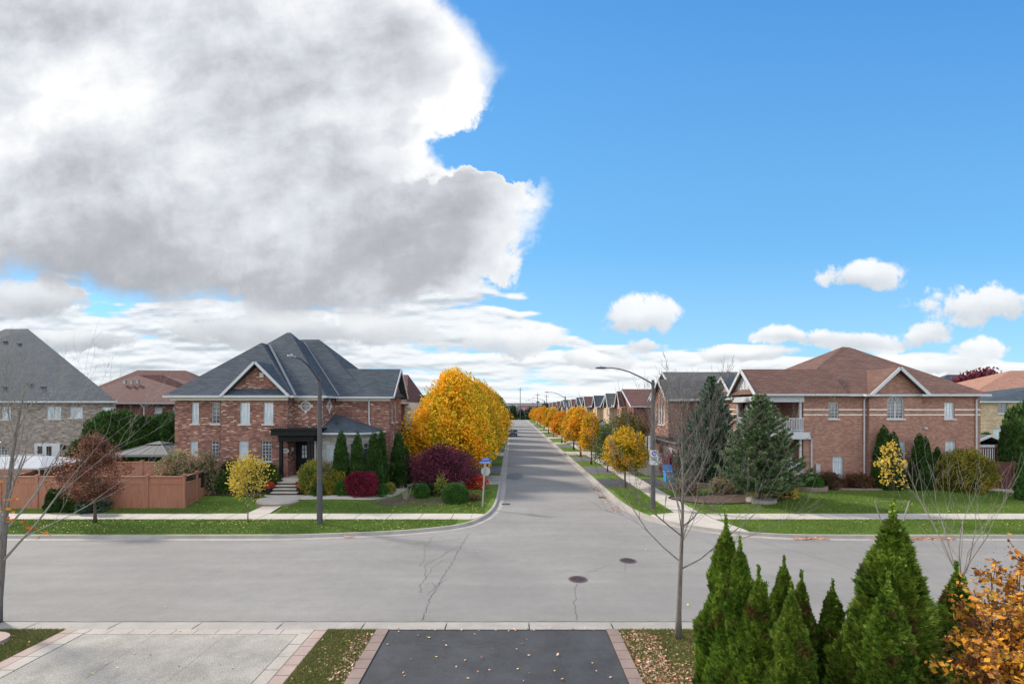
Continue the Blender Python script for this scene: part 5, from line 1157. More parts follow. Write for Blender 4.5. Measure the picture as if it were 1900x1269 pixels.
b.box(38.2, 42.5, 39.0, 39.08, 2.95, 3.05); b.box(38.2, 42.5, 39.0, 39.08, 2.0, 2.08)
for i in range(22): b.box(38.3 + i * .19, 38.36 + i * .19, 39.01, 39.07, 2.08, 2.95)
b.build('baluster', M['fence_dark'], T)
for xx in (38.3, 39.9, 42.3): b = MB(); b.box(xx - .08, xx + .08, 38.95, 39.12, .2, 3.25); b.build('post', M['fence_dark'], T)
T = thing('garden_shed', 'pale garden shed with dark sloping roof behind the far right rail', 'shed', (43, 43, .3)); b = MB(); b.box(40.0, 44.2, 42, 45, .3, 3.0); b.build('wall', M['white'], T)
gable('roof', T, 'y', 41.7, 45.3, 42.1, 2.4, 2.9, 3.9, 'roof_grey')
b = MB(); ribbon(b, [(31.0, 35.2), (33.2, 33.8), (36, 31.6), (40, 28.6)], [(32.6, 36.2), (34.6, 34.7), (37.4, 32.6), (41.2, 29.6)], [.45, .46, .46, .44], [.45, .46, .46, .45]); structure('garden_path', b, M['concrete'])
# gazebo
T = thing('gazebo', 'hard top gazebo with pale ribbed hip roof behind the orange brown fence', 'gazebo', (-26.0, 35.0, .5)); gx, gy, hh = -26.0, 35.0, 2.15; b = MB()
e = [(gx - hh, gy - hh, 3.0), (gx + hh, gy - hh, 3.0), (gx + hh, gy + hh, 3.0), (gx - hh, gy + hh, 3.0)]; t_ = [(gx - .5, gy - .5, 3.62), (gx + .5, gy - .5, 3.62), (gx + .5, gy + .5, 3.62), (gx - .5, gy + .5, 3.62)]
b.add(e + t_, [(0, 1, 5, 4), (1, 2, 6, 5), (2, 3, 7, 6), (3, 0, 4, 7), (3, 2, 1, 0)]); b.add([(gx - .6, gy - .6, 3.66), (gx + .6, gy - .6, 3.66), (gx + .6, gy + .6, 3.66), (gx - .6, gy + .6, 3.66), (gx, gy, 3.86)], [(0, 1, 4), (1, 2, 4), (2, 3, 4), (3, 0, 4), (3, 2, 1, 0)])
rf = b.build('roof', plain('grey_polycarbonate', (.05, .056, .064), .7, .06, spec=.2), T); b = MB()
for i in range(4): b.beam(e[i], t_[i], .07, .07); b.beam(e[i], e[(i + 1) % 4], .08, .16)
for i in (1, 2, 3):
    for a, c in ((0, 1), (1, 2)): p = Vector(e[a]).lerp(Vector(e[c]), i / 4); q = Vector(t_[a]).lerp(Vector(t_[c]), i / 4); b.beam(p, q, .04, .05)
b.build('rib', plain('grey_aluminium', (.17, .175, .18), .7, .05, spec=.2), rf)
for sx in (-1, 1):
    for sy in (-1, 1):
        b = MB(); x, y = gx + sx * (hh - .15), gy + sy * (hh - .15); b.box(x - .07, x + .07, y - .07, y + .07, .5, 2.98); b.beam((x, y, 2.3), (x - sx * .5, y, 2.95), .05, .05); b.build('post', M['iron'], T)
T = thing('patio_canopy', 'white fabric patio canopy with low peak in front of the grey brick house', 'canopy', (-33, 33.5, .3)); b = MB()
x0, x1, y0, y1 = -38.0, -30.9, 31.0, 35.0
b.add([(x0, y0, 2.35), (x1, y0, 2.35), (x1, y1, 2.5), (x0, y1, 2.5), (-36.0, 33.0, 2.95), (-32.6, 33.0, 3.0)], [(0, 1, 5, 4), (1, 2, 5), (2, 3, 4, 5), (3, 0, 4)]); b.build('fabric', plain('canopy_fabric', (.30, .315, .34), .9, .04), T)
b = MB(); 
for p, q in (((x0, y0, 2.33), (x1, y0, 2.33)), ((x1, y0, 2.33), (x1, y1, 2.48)), ((x0, y0, 2.33), (x0, y1, 2.48)), ((-36.0, 33.0, 2.99), (-32.6, 33.0, 3.04))): b.beam(p, q, .06, .1)
b.build('frame', M['metal'], T)
for x in (x0, x1):
    for y in (y0, y1): b = MB(); b.tube([(x, y, .3), (x, y, 2.4)], .04, 6); b.build('pole', M['metal'], T)

# ---------------------------------------------------------------- street lamps and signs
def lamp(label, x, y, arm, htop=8.0, rise=.75, reach=2.9, sign=False):
    T = thing('street_lamp', label, 'street lamp', (x, y, gz(x, y)), 'dark grey street lamps'); z = gz(x, y)
    b = MB(); b.tube([(x, y, z - .1), (x, y, z + 1.2), (x, y, htop)], [.155, .145, .095], 12); b.tube([(x, y, htop), (x, y, htop + .03)], .1, 12); b.build('pole', M['pole'], T)
    a = Vector(arm); pts = []
    for t in (0, .25, .5, .72, .88, 1.0): pts.append(Vector((x, y, htop - .22)) + a * reach * t + Vector((0, 0, rise * math.sin(min(1, t * 1.08) * 1.5707) * 1.32)))
    b = MB(); b.tube(pts, [.05, .045, .04, .035, .033, .03], 8); b.tube([(x, y, htop - .3), (x, y, htop - .12)], .12, 10); b.build('arm', M['pole'], T)
    e = pts[-1]; s = Vector((-a.y, a.x, 0)); b = MB()
    prof = [(0, .05, .04), (.12, .10, .06), (.35, .13, .07), (.6, .12, .05), (.72, .04, .02)]; vs = []
    for d, w_, h_ in prof:
        for q in range(8): t = q * math.pi / 4; vs.append(e + a * (d - .05) + s * w_ * math.cos(t) + Vector((0, 0, h_ * math.sin(t))))
    b.add(vs, [(i * 8 + j, i * 8 + (j + 1) % 8, (i + 1) * 8 + (j + 1) % 8, (i + 1) * 8 + j) for i in range(4) for j in range(8)] + [tuple(range(32, 40)), tuple(range(7, -1, -1))]); hd = b.build('luminaire', M['metal'] if arm[1] else M['pole'], T, smooth=True)
    b = MB(); b.tube([e + a * .3 + Vector((0, 0, .05)), e + a * .3 + Vector((0, 0, .14))], .04, 8); b.build('photocell', M['metal'], hd)
    return T
lamp('tall dark lamp post on the left verge with its arm reaching over the cross road', -10.26, 25.3, (0, -1, 0), 7.95)
L2 = lamp('dark lamp post carrying a small white watch sign on the right corner grass', 8.68, 29.2, (-1, 0, 0), 8.0)
for q, (yy, lb) in enumerate(((82, 'second lamp post up the right side of the street, among orange trees'), (135, 'third lamp post up the right side of the side street'), (172, 'fourth lamp post up the right side of the side street'), (205, 'last small lamp post at the far end of the side street'))): lamp(lb, 9.2, yy, (-1, 0, 0), 8.1)
T = thing('watch_sign', 'white neighbourhood watch sign with purple emblem strapped to the lamp post', 'sign', (8.6, 29.0, 3.6)); zc = GZ(846, 29.0); b = MB()
xl_, xr_ = GX(1205.5, 29), GX(1221.5, 29); b.box(xl_, xr_, 29.0, 29.015, GZ(862.5, 29), GZ(835, 29)); b.build('plate', M['white'], T); purple = plain('purple_paint', (.07, .035, .30), .5, .05)
b = MB(); n = 20; cx, cz = (xl_ + xr_) / 2, GZ(841, 29); b.add([(cx + .15 * math.cos(t), 28.992, cz + .14 * math.sin(t)) for t in [6.2832 * q / n for q in range(n)]], [tuple(range(n - 1, -1, -1))]); b.build('emblem', purple, T)
b = MB(); b.box(cx - .07, cx + .02, 28.985, 28.99, cz - .04, cz + .06); b.box(cx + .03, cx + .09, 28.985, 28.99, cz - .07, cz + .03); b.build('emblem_detail', M['white'], T)
b = MB()
for q in range(3): b.box(xl_ + .06, xr_ - .06, 28.99, 28.996, cz - .26 - q * .09, cz - .225 - q * .09)
b.build('small_lettering', M['pole'], T)
T = thing('street_sign', 'leaning post with two blue street name blades above the back of an octagonal sign', 'sign', (-1.85, 29.5, .14)); b = MB(); b.beam((-1.85, 29.5, 0), (-1.68, 29.5, 2.82), .10, .10, up=(0, 1, 0)); b.build('post', plain('grey_wood_post', (.27, .25, .22), .8, .15), T)
b = MB(); cx, cz, rr_ = -1.64, 2.36, .30
b.prism([(cx + rr_ * math.cos(R(22.5 + 45 * q)), cz + rr_ * math.sin(R(22.5 + 45 * q))) for q in range(8)], 29.565, 29.575)
b.v = [(x, z, y) for x, y, z in b.v]; b.build('octagon_back', M['metal'], T)
blue = plain('blue_sign_enamel', (.01, .10, .50), .4, .05)
b = MB(); b.box(-2.05, -1.27, 29.5, 29.52, 2.84, 3.01); bl = b.build('name_blade', blue, T); b = MB(); r = random.Random(4); xx = -1.97
while xx < -1.38: w_ = r.uniform(.03, .06); b.box(xx, xx + w_, 29.49, 29.495, 2.88, 2.88 + r.uniform(.06, .09)); xx += w_ + .018
b.build('lettering', M['white'], bl)
b = MB(); b.beam((-1.85, 29.25, 3.12), (-1.40, 29.72, 3.12), .02, .16); bl = b.build('name_blade', blue, T); b = MB(); xx = 0
for q in range(6): b.beam((-1.81 + q * .065, 29.27 + q * .068, 3.12), (-1.78 + q * .065, 29.30 + q * .068, 3.12), .03, .07)
b.build('lettering', M['white'], bl)
# manhole covers and drain grates
for lb, (px_, py_) in (('round iron manhole cover in the road, nearer to the black driveway', (1072.5, 1074.5)), ('round iron manhole cover in the road, farther one beside the bare tree', (1165, 1040))):
    x, y = gp(px_, py_); T = thing('manhole_cover', lb, 'manhole cover', (x, y, 0), 'manhole covers in the road'); b = MB(); b.lathe((x, y, .001), [(.36, 0), (.36, .010), (.31, .012), (.30, .004)], 32); b.build('rim', plain('rusty_iron_rim', (.10, .075, .07), .7, .2), T)
    b = MB(); b.lathe((x, y, .002), [(.295, 0), (.295, .008), (.0001, .010)], 32); cv_ = b.build('cover', plain('rusty_iron', (.09, .05, .052), .7, .25), T); b = MB()
    for i in range(-4, 5):
        for j in range(-4, 5):
            if i * i + j * j < 18: b.box(x + i * .062 - .02, x + i * .062 + .02, y + j * .062 - .02, y + j * .062 + .02, .009, .016)
    b.build('studs', M['iron'], cv_)
for lb, (x, y, w_, d_) in (('dark iron drain grate in the gutter by the left kerb corner', (-.55 + .15, 31.1, .55, .5)), ('dark iron drain grate in the gutter by the right kerb', (6.35, 33.4, .5, .6))):
    T = thing('drain_grate', lb, 'drain grate', (x, y, 0)); b = MB(); b.box(x - w_ / 2, x + w_ / 2, y - d_ / 2, y + d_ / 2, .001, .014); b.build('frame', M['pole'], T); b = MB()
    for i in range(6): b.box(x - w_ / 2 + .04 + i * .08, x - w_ / 2 + .08 + i * .08, y - d_ / 2 + .04, y + d_ / 2 - .04, .014, .022)
    b.build('bars', M['iron'], T)

# ---------------------------------------------------------------- vehicles, bin, pots
def car(label, x, y, yaw, paint, rear=True, suv=False):
    T = thing('parked_car', label, 'car', (0, 0, 0)); hgt = 1.62 if suv else 1.45; w = .9
    side = [(-2.25, .35), (-2.28, .62), (-2.2, .86), (-1.75, .95), (-1.15, 1.0), (-.65, hgt - .08), (-.1, hgt), (.9, hgt - .02), (1.55, hgt - .22), (2.0, 1.02), (2.22, .95), (2.27, .6), (2.22, .33)]
    arch = lambda cx: [(cx + .37 * math.cos(t), .32 + .37 * math.sin(t)) for t in [math.pi * q / 8 for q in range(9)]]
    prof = side + [(1.75, .28)] + arch(1.38) + [(1.0, .26), (-1.0, .26)] + arch(-1.38) + [(-1.78, .3)]
    b = MB(); n = len(prof); vs = []
    for k, (yy, s) in enumerate(((-w, .96), (-w * .97, 1), (w * .97, 1), (w, .96))):
        for px_, pz in prof:
            inn = .80 if pz > 1.05 else 1.0; ins = 1 - (pz - 1.0) * .28 if pz > 1.0 else (1 if k in (1, 2) else .99)
            vs.append((px_ * (1 if k in (1, 2) else .99), yy * ins, pz))
    fs = [(k * n + i, k * n + (i + 1) % n, (k + 1) * n + (i + 1) % n, (k + 1) * n + i) for k in range(3) for i in range(n)] + [tuple(range(n)), tuple(range(4 * n - 1, 3 * n - 1, -1))]
    b.add(vs, fs); body = b.build('body', plain('car_paint_' + label.split()[0], paint, .25, .03, spec=.7), T)
    b = MB()
    for s in (-1, 1):
        b.add([(-1.0, s * .885, 1.03), (-.6, s * .80, hgt - .14), (.15, s * .79, hgt - .08), (.15, s * .89, 1.03)], [(0, 1, 2, 3)]); b.add([(.22, s * .89, 1.03), (.22, s * .79, hgt - .08), (1.0, s * .79, hgt - .12), (1.5, s * .885, 1.05)], [(0, 1, 2, 3)])
    b.add([(-1.18, -.78, 1.03), (-1.18, .78, 1.03), (-.66, .68, hgt - .1), (-.66, -.68, hgt - .1)], [(0, 1, 2, 3)]); b.add([(1.98, -.74, 1.08), (1.98, .74, 1.08), (1.58, .66, hgt - .24), (1.58, -.66, hgt - .24)], [(3, 2, 1, 0)])
    b.v = [(p[0] * 1.012, p[1] * 1.012, p[2] + .012) for p in b.v]; b.build('windows', M['glass_dark'], T)
    for cx in (-1.38, 1.38):
        for s in (-1, 1):
            b = MB(); b.tube([(cx, s * .70, .32), (cx, s * .90, .32)], .32, 18); wh = b.build('wheel', M['rubber'], T); b = MB(); b.tube([(cx, s * .89, .32), (cx, s * .915, .32)], .2, 12); b.build('rim', M['metal'], wh)
    red = plain('tail_lamp_red', (.35, .01, .01), .3, .05)
    for s in (-1, 1):
        b = MB(); b.box(-2.27, -2.08, s * .55, s * .84, .68, .84); b.build('headlight', M['white'], T); b = MB(); b.box(2.1, 2.275, s * .55, s * .86, .76, .95); b.build('tail_light', red, T)
        b = MB(); b.box(-.85, -.68, s * .9, s * 1.06, 1.0, 1.12); b.build('wing_mirror', M['iron'], T)
    b = MB(); b.box(-2.3, -2.26, -.5, .5, .42, .62); b.build('grille', M['iron'], T); b = MB(); b.box(2.272, 2.285, -.25, .25, .62, .74); b.build('number_plate', M['white'], T)
    T.location = (x, y, .01); T.rotation_euler.z = yaw; return T
car('black car parked by the left kerb far up the side street', .22, 103, R(90), (.012, .013, .018))
c2 = car('silver car parked on the driveway beyond the lamp post', 12.85, 46.9, R(3), (.42, .44, .46), suv=True); c2.location.z = .155
T = thing('recycling_bin', 'bright blue recycling bin stuffed with white items beside the dark driveway', 'bin', (13.1, 39.6, .15)); bm_ = plain('blue_plastic', (.02, .27, .72), .5, .06); b = MB()
b.prism([(12.72, 39.3), (13.5, 39.3), (13.5, 39.9), (12.72, 39.9)], .15, .95); b.v = [(13.11 + (p[0] - 13.11) * (.85 if p[2] < .5 else 1.0), 39.6 + (p[1] - 39.6) * (.85 if p[2] < .5 else 1), p[2]) for p in b.v]; b.build('body', bm_, T)
b = MB(); b.box(12.66, 13.56, 39.24, 39.96, .93, 1.0); b.box(12.9, 12.94, 39.26, 39.3, .3, .93); b.build('rim', bm_, T); b = MB(); b.add([(12.7, 39.9, 1.0), (13.5, 39.9, 1.0), (13.5, 40.15, 1.5), (12.7, 40.15, 1.5)], [(0, 1, 2, 3)]); b.build('lid', bm_, T)
b = MB(); b.box(12.95, 13.12, 39.27, 39.295, .5, .72); b.box(13.2, 13.38, 39.27, 39.295, .55, .74); b.build('symbol', M['white'], T)
def pot(label, x, y, z, seed):
    x += 0
    T = thing('flower_pot', label, 'planter', (x, y, z), 'flower pots flanking the steps'); b = MB(); b.lathe((x, y, z), [(.17, 0), (.25, .38), (.29, .40), (.29, .46), (.24, .46), (.22, .40)], 16); b.build('pot', M['iron'], T)
    me = bush_mesh(seed, (.30, .30), .40, 1500, .06, M['leaf_red'], .15); o = bpy.data.objects.new('flowers', me); COL.objects.link(o); o.parent = T; o.location = (0, 0, .42); ORG[o.name] = ORG[T.name]
pot('dark pot of red flowers on the left side of the front steps', GX(499, 31.9), 31.9, .5, 1); pot('dark pot of red flowers on the right side of the front steps', GX(559, 31.9), 31.9, .5, 2)

# low walls, edging
def low_wall(label, pts, z0, z1, w_, mat='block'):
    pl = spline(pts, 4); T = thing('low_garden_wall', label, 'garden wall', (pts[0][0], pts[0][1], z0)); b = MB(); a, c = pl, offset(pl, w_)
    for i in range(len(pl) - 1):
        q = [a[i], a[i + 1], c[i + 1], c[i]]; b.prism(q, z0 - .1, (z0 + z1) / 2)
        b.prism([(p[0], p[1] - .015) for p in q], (z0 + z1) / 2, z1)
    b.build('wall_block', M[mat], T)
low_wall('curved stone retaining edge around the boxwood by the meter', [(20.2, 33.6), (20.9, 33.1), (22.0, 33.2), (22.6, 33.9)], .35, .72, .25)
low_wall('stone edging of the bed under the ground floor window', [(23.0, 34.0), (24.6, 33.75), (27.0, 33.8)], .35, .55, .2)
low_wall('long low timber and stone wall behind the mulch bed', [(11.8, 35.6), (13.6, 35.9), (15.4, 35.6)], .2, .62, .3)
b = MB(); n = 36; pts = [(14.7 + (3.9 + .35 * math.sin(3 * t)) * math.cos(t), 31.9 + (1.75 + .25 * math.sin(2 * t + 1)) * math.sin(t)) for t in [6.2832 * q / n for q in range(n)]]
b.add([(x, y, gz(x, y) + .03) for x, y in pts] + [(14.7, 31.9, gz(14.7, 31.9) + .10)], [(i, (i + 1) % n, n) for i in range(n)]); structure('mulch_bed', b, M['mulch'])
T = thing('bed_edging', 'black plastic edging around the mulch bed under the spruce', 'edging', (14.7, 31.9, .2)); b = MB(); ed = [(x, y, gz(x, y) + .03) for x, y in pts]; b.tube(ed + [ed[0]], .05, 6, cap=False); b.build('strip', M['iron'], T)
b = MB(); n = 24; b.prism([(16.15 + .95 * math.cos(t), 30.75 + .75 * math.sin(t)) for t in [6.2832 * q / n for q in range(n)]], .2, .42); o = b.build('tree_ring', M['kerb'], None, (16.15, 30.75, .3)); tag(o, 'pale stone ring around the foot of the front spruce', 'tree ring')
# curved brick bed in the near left corner
b = MB(); pl = spline([(-16.5, 11.55), (-14.6, 11.75), (-13.75, 12.35), (-13.7, 12.95), (-14.5, 13.2), (-16.5, 13.15)], 6); T = thing('low_garden_wall', 'curved pink brick edge of the mulch bed in the near left corner', 'garden wall', (-14.5, 12.5, 0))
a, c = pl, offset(pl, .22)
for i in range(len(pl) - 1): b.prism([a[i], c[i], c[i + 1], a[i + 1]][::-1], 0, .16)
b.build('wall_block', M['paver_pink'], T); b = MB(); m_ = offset(pl, .2); b.add([(p[0], p[1], .08) for p in m_], [tuple(range(len(m_)))]); structure('near_mulch_bed', b, concrete('black_mulch', (.018, .016, .016), .4, speck=.6))

# ---------------------------------------------------------------- trees
def place_tree(label, x, y, parts, sc=1.0, rot=0.0, group=None, name='maple_tree', cat='tree', z=None): return make_plant(name, label, cat, (x, y, gz(x, y) if z is None else z), group, parts, sc, rot)
M['leaf_yellow2'] = leafmat('golden_leaves_green_inside', [(.10, (.20, .22, .014)), (.3, (.52, .38, .016)), (.5, (.78, .46, .020)), (.75, (.86, .43, .022)), (.95, (.82, .30, .03))], patch=((.20, .24, .016), .62, .84), pscale=.65)
tA = tree_parts('yA', 11, 8.35, 1.3, (3.3, 3.5), 105000, .185, M['leaf_yellow2'], M['bark_brown'], 'ovate', .15, 420, .16, up=.9, nlimb=30)
tB = tree_parts('yB', 12, 8.2, 1.4, (3.35, 3.4), 60000, .23, M['leaf_yellow2'], M['bark_brown'], 'ovate', .16, 300, .16, up=.9, nlimb=20)
row = [(-5.3, 42.2, tA, 1.0, 'nearest golden maple of the left row, above the purple maple'), (-5.0, 50.5, tB, 1.0, 'second golden maple of the left row'), (-4.9, 59, tA, .98, 'third golden maple of the left row'), (-4.8, 68, tB, 1.03, 'fourth golden maple of the left row'), (-4.8, 78, tA, .98, 'fifth golden maple of the left row'), (-4.8, 90, tB, 1.0, 'sixth golden maple of the left row')]
for i, (x, y, p, s, lb) in enumerate(row): place_tree(lb, x, y, p, s, i * 1.3, 'golden maples along the left kerb')
tG = tree_parts('gG', 14, 8.4, 1.4, (3.1, 3.1), 16000, .42, leafmat('olive_green_leaves', [(.1, (.05, .07, .012)), (.5, (.13, .14, .02)), (.9, (.36, .24, .03))]), M['bark_brown'], 'ovate', .2, 120, .16, up=.9)
for i, (y, lb) in enumerate(((104, 'olive green tree at the far end of the left row, behind the golden maples'), (118, 'second olive green tree at the far end of the left row'), (134, 'third olive green tree, far end of the left row'), (152, 'last olive green tree of the left row'))): place_tree(lb, -4.5, y, tG, .95, i, 'olive trees at the far left of the street')
t1 = tree_parts('o1', 21, 4.1, 1.75, (1.7, 1.65), 13000, .15, M['leaf_yellow'], M['bark_brown'], 'round', .16, 80, .085, up=.6)
t2 = tree_parts('o2', 22, 5.0, 1.8, (1.05, 1.05), 12000, .17, M['leaf_yellow'], M['bark_brown'], 'ovate', .26, 90, .1, up=.9)
t3 = tree_parts('o3', 23, 5.6, 1.8, (1.6, 1.6), 12000, .2, M['leaf_orange'], M['bark_brown'], 'ovate', .18, 80, .12, up=.9)
M['leaf_goldor'] = leafmat('golden_orange_leaves', [(.1, (.20, .19, .02)), (.35, (.58, .34, .018)), (.65, (.74, .34, .02)), (.95, (.68, .22, .03))])
t4 = tree_parts('o4', 24, 5.4, 1.7, (1.75, 1.75), 10500, .24, M['leaf_goldor'], M['bark_brown'], 'ovate', .18, 75, .12, up=.9)
place_tree('round golden maple nearest to the corner on the right verge', 8.75, 36.6, t1, 1.0, 0, 'golden trees along the right pavement')
place_tree('slim upright golden tree, second on the right verge', 8.6, 51.5, t2, 1.0, 1, 'golden trees along the right pavement')
place_tree('orange tipped tree, third on the right verge', 8.55, 59, t3, 1.0, 2, 'golden trees along the right pavement')
place_tree('gold and orange tree behind the third one on the right verge', 8.9, 68.5, t3, .98, 4, 'golden trees along the right pavement')
for i, (y, s, lb) in enumerate(((81, .93, 'gold tree beside the second lamp post on the right verge'), (97, 1.0, 'broad golden tree past the second lamp post'), (110, 1.0, 'golden tree midway up the right verge'), (126, 1.0, 'golden tree behind the broad one on the right verge'), (144, 1.0, 'golden tree two from the far end of the right verge'), (160, .95, 'golden tree next to the far end of the right verge'), (180, .95, 'last golden tree at the far end of the right verge'))):
    place_tree(lb, 8.5, y, (t4, t3, t2, t4, t1, t3, t4)[i], ((1, 1, .92), (.9, .9, .98), (1.35, 1.35, 1.05), (1.0, 1.0, 1.06), (1.15, 1.15, 1.3), (.95, .95, .9), (1, 1, .95))[i], i * 2.1, 'golden trees along the right pavement')
tgr = tree_parts('gr1', 31, 4.4, 1.2, (1.5, 1.5), 6000, .16, leafmat('olive_brown_leaves', [(.1, (.04, .045, .01)), (.5, (.12, .10, .02)), (.9, (.24, .17, .04))]), M['bark_brown'], 'round', .3, 60, .07)
place_tree('olive brown ornamental tree in front of the maroon roofed house', 11.8, 49.2, tgr, 1.15, 0)
tgg = tree_parts('gr2', 32, 3.6, 1.0, (1.1, 1.1), 5000, .13, M['leaf_green'], M['bark_brown'], 'round', .3, 60, .06)
place_tree('small green tree between the first and second golden trees on the right', 9.1, 45.2, tgg, 1.1, 0)
tcm = tree_parts('cop2', 43, 4.5, 1.5, (2.15, 1.7), 11000, .085, M['leaf_copper'], M['bark_brown'], 'cone', .13, 70, .08, up=.55, nlimb=30)
place_tree('copper leaved tree on the left verge in front of the orange brown fence', -22.5, 25.6, tcm, 1.0, .5, name='copper_tree')
ty = tree_parts('yy', 42, 3.35, 1.35, (.95, .9), 2300, .10, M['leaf_pale'], M['bark'], 'round', .2, 45, .035, up=.6, nlimb=30)
place_tree('slender young yellow tree on the left verge before the front path', -14.3, 25.7, ty, 1.0, 0, name='young_maple_tree')
ty2 = tree_parts('yy2', 52, 4.2, 2.1, (.95, .85), 380, .14, M['leaf_pale'], M['bark_brown'], 'round', .16, 34, .03, up=.5, nlimb=30)
place_tree('staked young tree with pale yellow leaves on the right verge', 20.75, 25.9, ty2, 1.0, 0, name='young_maple_tree')
T = thing('tree_stakes', 'two wooden stakes with a tie bar holding the young yellow tree', 'tree stakes', (20.75, 25.9, .14))
for s in (-1, 1): b = MB(); b.tube([(20.75 + s * .55, 25.9, 0), (20.75 + s * .95, 25.9, 1.25)], .03, 6); b.build('stake', M['twig'], T)
b = MB(); b.tube([(19.8, 25.9, 1.22), (21.7, 25.9, 1.2)], .012, 5); b.build('tie', M['twig'], T)
tj = tree_parts('jm', 61, 2.65, .6, (2.35, 1.9), 34000, .09, M['leaf_maroon'], M['bark'], 'round', .2, 120, .09, up=.3, nlimb=30)
place_tree('spreading purple leaved Japanese maple in the corner bed', -5.3, 36.2, tj, 1.0, 0, name='japanese_maple_tree')
trm = tree_parts('rm', 62, 9.6, 4, (2.5, 2.4), 22000, .35, M['leaf_maroon'], M['bark_brown'], 'round', .25, 80, .15)
place_tree('dark red tree rising behind the far right roofs', GX(1818, 78), 78, trm, 1.16, 0, z=.2)
trb = tree_parts('rb', 63, 1.9, .4, (1.1, 1.0), 5000, .10, M['leaf_crimson'], M['bark_brown'], 'round', .3, 60, .05)
place_tree('crimson shrub like maple in front of the white porch on the side street', 14.3, 42.0, trb, 1.0, 0, name='japanese_maple_tree')

def conifer_spruce(label, x, y, h, rad, seed, mat, zt=.6, nbr=190, trunk=.14, pw=.86):
    r = np.random.default_rng(seed); rr = random.Random(seed); P, D, S, L = [], [], [], []; b = MB()
    b.tube([(0, 0, -.05), (0, 0, h * .5), (0, 0, h * .98)], [trunk, trunk * .6, .015], 8)
    for i in range(nbr):
        wh = 9; t = (int(i / wh) * wh + rr.random() * 2.2) / nbr; z = zt + (h - zt) * t ** 1.05; a = i * 2.39996 + rr.uniform(-.3, .3); bl = rad * (1 - t) ** pw * rr.uniform(.70, 1.14) + .12
        if t < .1: bl *= .72 + 2.8 * t
        up = .10 + .55 * t; d0 = Vector((math.cos(a), math.sin(a), up)); pts = [Vector((0, 0, z))]; n = 5
        for k in range(1, n + 1): f = k / n; pts.append(Vector((math.cos(a) * bl * f, math.sin(a) * bl * f, z + bl * (up * f - .28 * (1 - t) * math.sin(f * 2.4) + .16 * f * f))))
        b.tube(pts, [.028 * (1 - t) + .01] + [.012] * (n - 1) + [.004], 4, cap=False)
        m = int(16 + 62 * bl / rad * rad)
        f = r.random(m) ** .75; f = .12 + .88 * f; idx = np.minimum((f * n).astype(int), n - 1); A = np.array([tuple(p) for p in pts]); base = A[idx] + (A[idx + 1] - A[idx]) * (f * n - idx)[:, None]
        dirb = unit(A[idx + 1] - A[idx]); sd = np.cross(dirb, np.array([0, 0, 1.0])); sgn = np.where(r.random(m) < .5, -1, 1)[:, None]
        off = r.random(m)[:, None] * (1 - f[:, None] * .75) * bl * .34
        base = base + sd * sgn * off + np.array([0, 0, -1.0]) * (off * .18 + r.random(m)[:, None] * .06)
        d = unit(dirb * .8 + sd * sgn * (.55 * r.random(m)[:, None]) + r.normal(size=(m, 3)) * .28 + np.array([0, 0, .12]))
        P.append(base); D.append(d); S.append(unit(np.cross(d, r.normal(size=(m, 3))))); L.append(.24 * (.6 + .7 * r.random(m)) * (.8 + .2 * (1 - t)))
    P, D, S, L = map(np.concatenate, (P, D, S, L)); V, f_ = fans(P, D, S, L, nb=4, spread=.5, wd=.13); V2, f2 = fans(P, unit(D + rvec(r, len(P)) * .3), unit(np.cross(D, S)), L * .8, nb=3, spread=.45, wd=.13)
    me = finish(np_mesh('branches', *merge([(V, f_), (V2, f2)])), M[mat])
    return make_plant('spruce_tree', label, 'tree', (x, y, gz(x, y)), None, [('trunk', mb_mesh('trunk', b, M['bark_brown'], True)), ('branches', me)])
conifer_spruce('tall dark blue spruce behind, its top browning, left of the columned porch', 15.7, 37.3, 8.45, 3.25, 71, 'spruce_blue', .5, 225, pw=1.05)
conifer_spruce('bushy green spruce in the stone ring in front of the columned porch', 16.15, 30.8, 6.95, 2.95, 72, 'spruce', 1.2, 162, pw=.95)
conifer_spruce('small blue green spruce against the orange brown fence', -24.9, 28.2, 1.9, .75, 73, 'spruce_blue', .1, 70, .04)

# evergreen columns
for i, (px_, py_t, Y, r_, lb) in enumerate(((633, 794, 33.0, .62, 'narrow cedar in front of the stone bay, first from the steps'), (663.5, 799, 33.1, .58, 'narrow cedar in front of the stone bay, second from the steps'), (694, 796, 33.4, .66, 'narrow cedar at the right corner of the stone bay'), (708, 793, 34.4, .5, 'narrow cedar tucked behind the one at the bay corner'), (739, 795, 36.2, .68, 'narrow cedar beside the gable end wall of the slate roofed house'), (753, 826, 38.2, .55, 'shorter dark cedar behind the gable end one'))):
    x = GX(px_, Y); z = gz(x, Y); thuja('cedar_tree', lb, (x, Y, z), GZ(py_t, Y) - z, r_, 9000, .12, 'thuja_dark', 80 + i % 2, 'narrow cedars beside the corner house', power=.5, wob=.10, key=('colm', i % 2), nb=4, rot=i * 1.7)
hedge = [(150, 812, 36.5), (174, 772, 38.2), (192, 760, 38.5), (212, 755, 38.8), (234, 757, 39.4), (258, 766, 41.4), (275, 769, 41.6), (292, 766, 41.8), (310, 760, 42.0), (326, 758, 42.2)]
wl = ['short cedar left of the copper tree top', 'first tall hedge cedar beside the grey brick house', 'second tall hedge cedar from the grey brick house', 'third tall hedge cedar from the grey brick house', 'fourth tall hedge cedar, left of the gazebo peak', 'hedge cedar directly over the gazebo peak', 'hedge cedar just right of the gazebo peak', 'third hedge cedar from the red brick house', 'second hedge cedar from the red brick house', 'hedge cedar touching the red brick corner house']
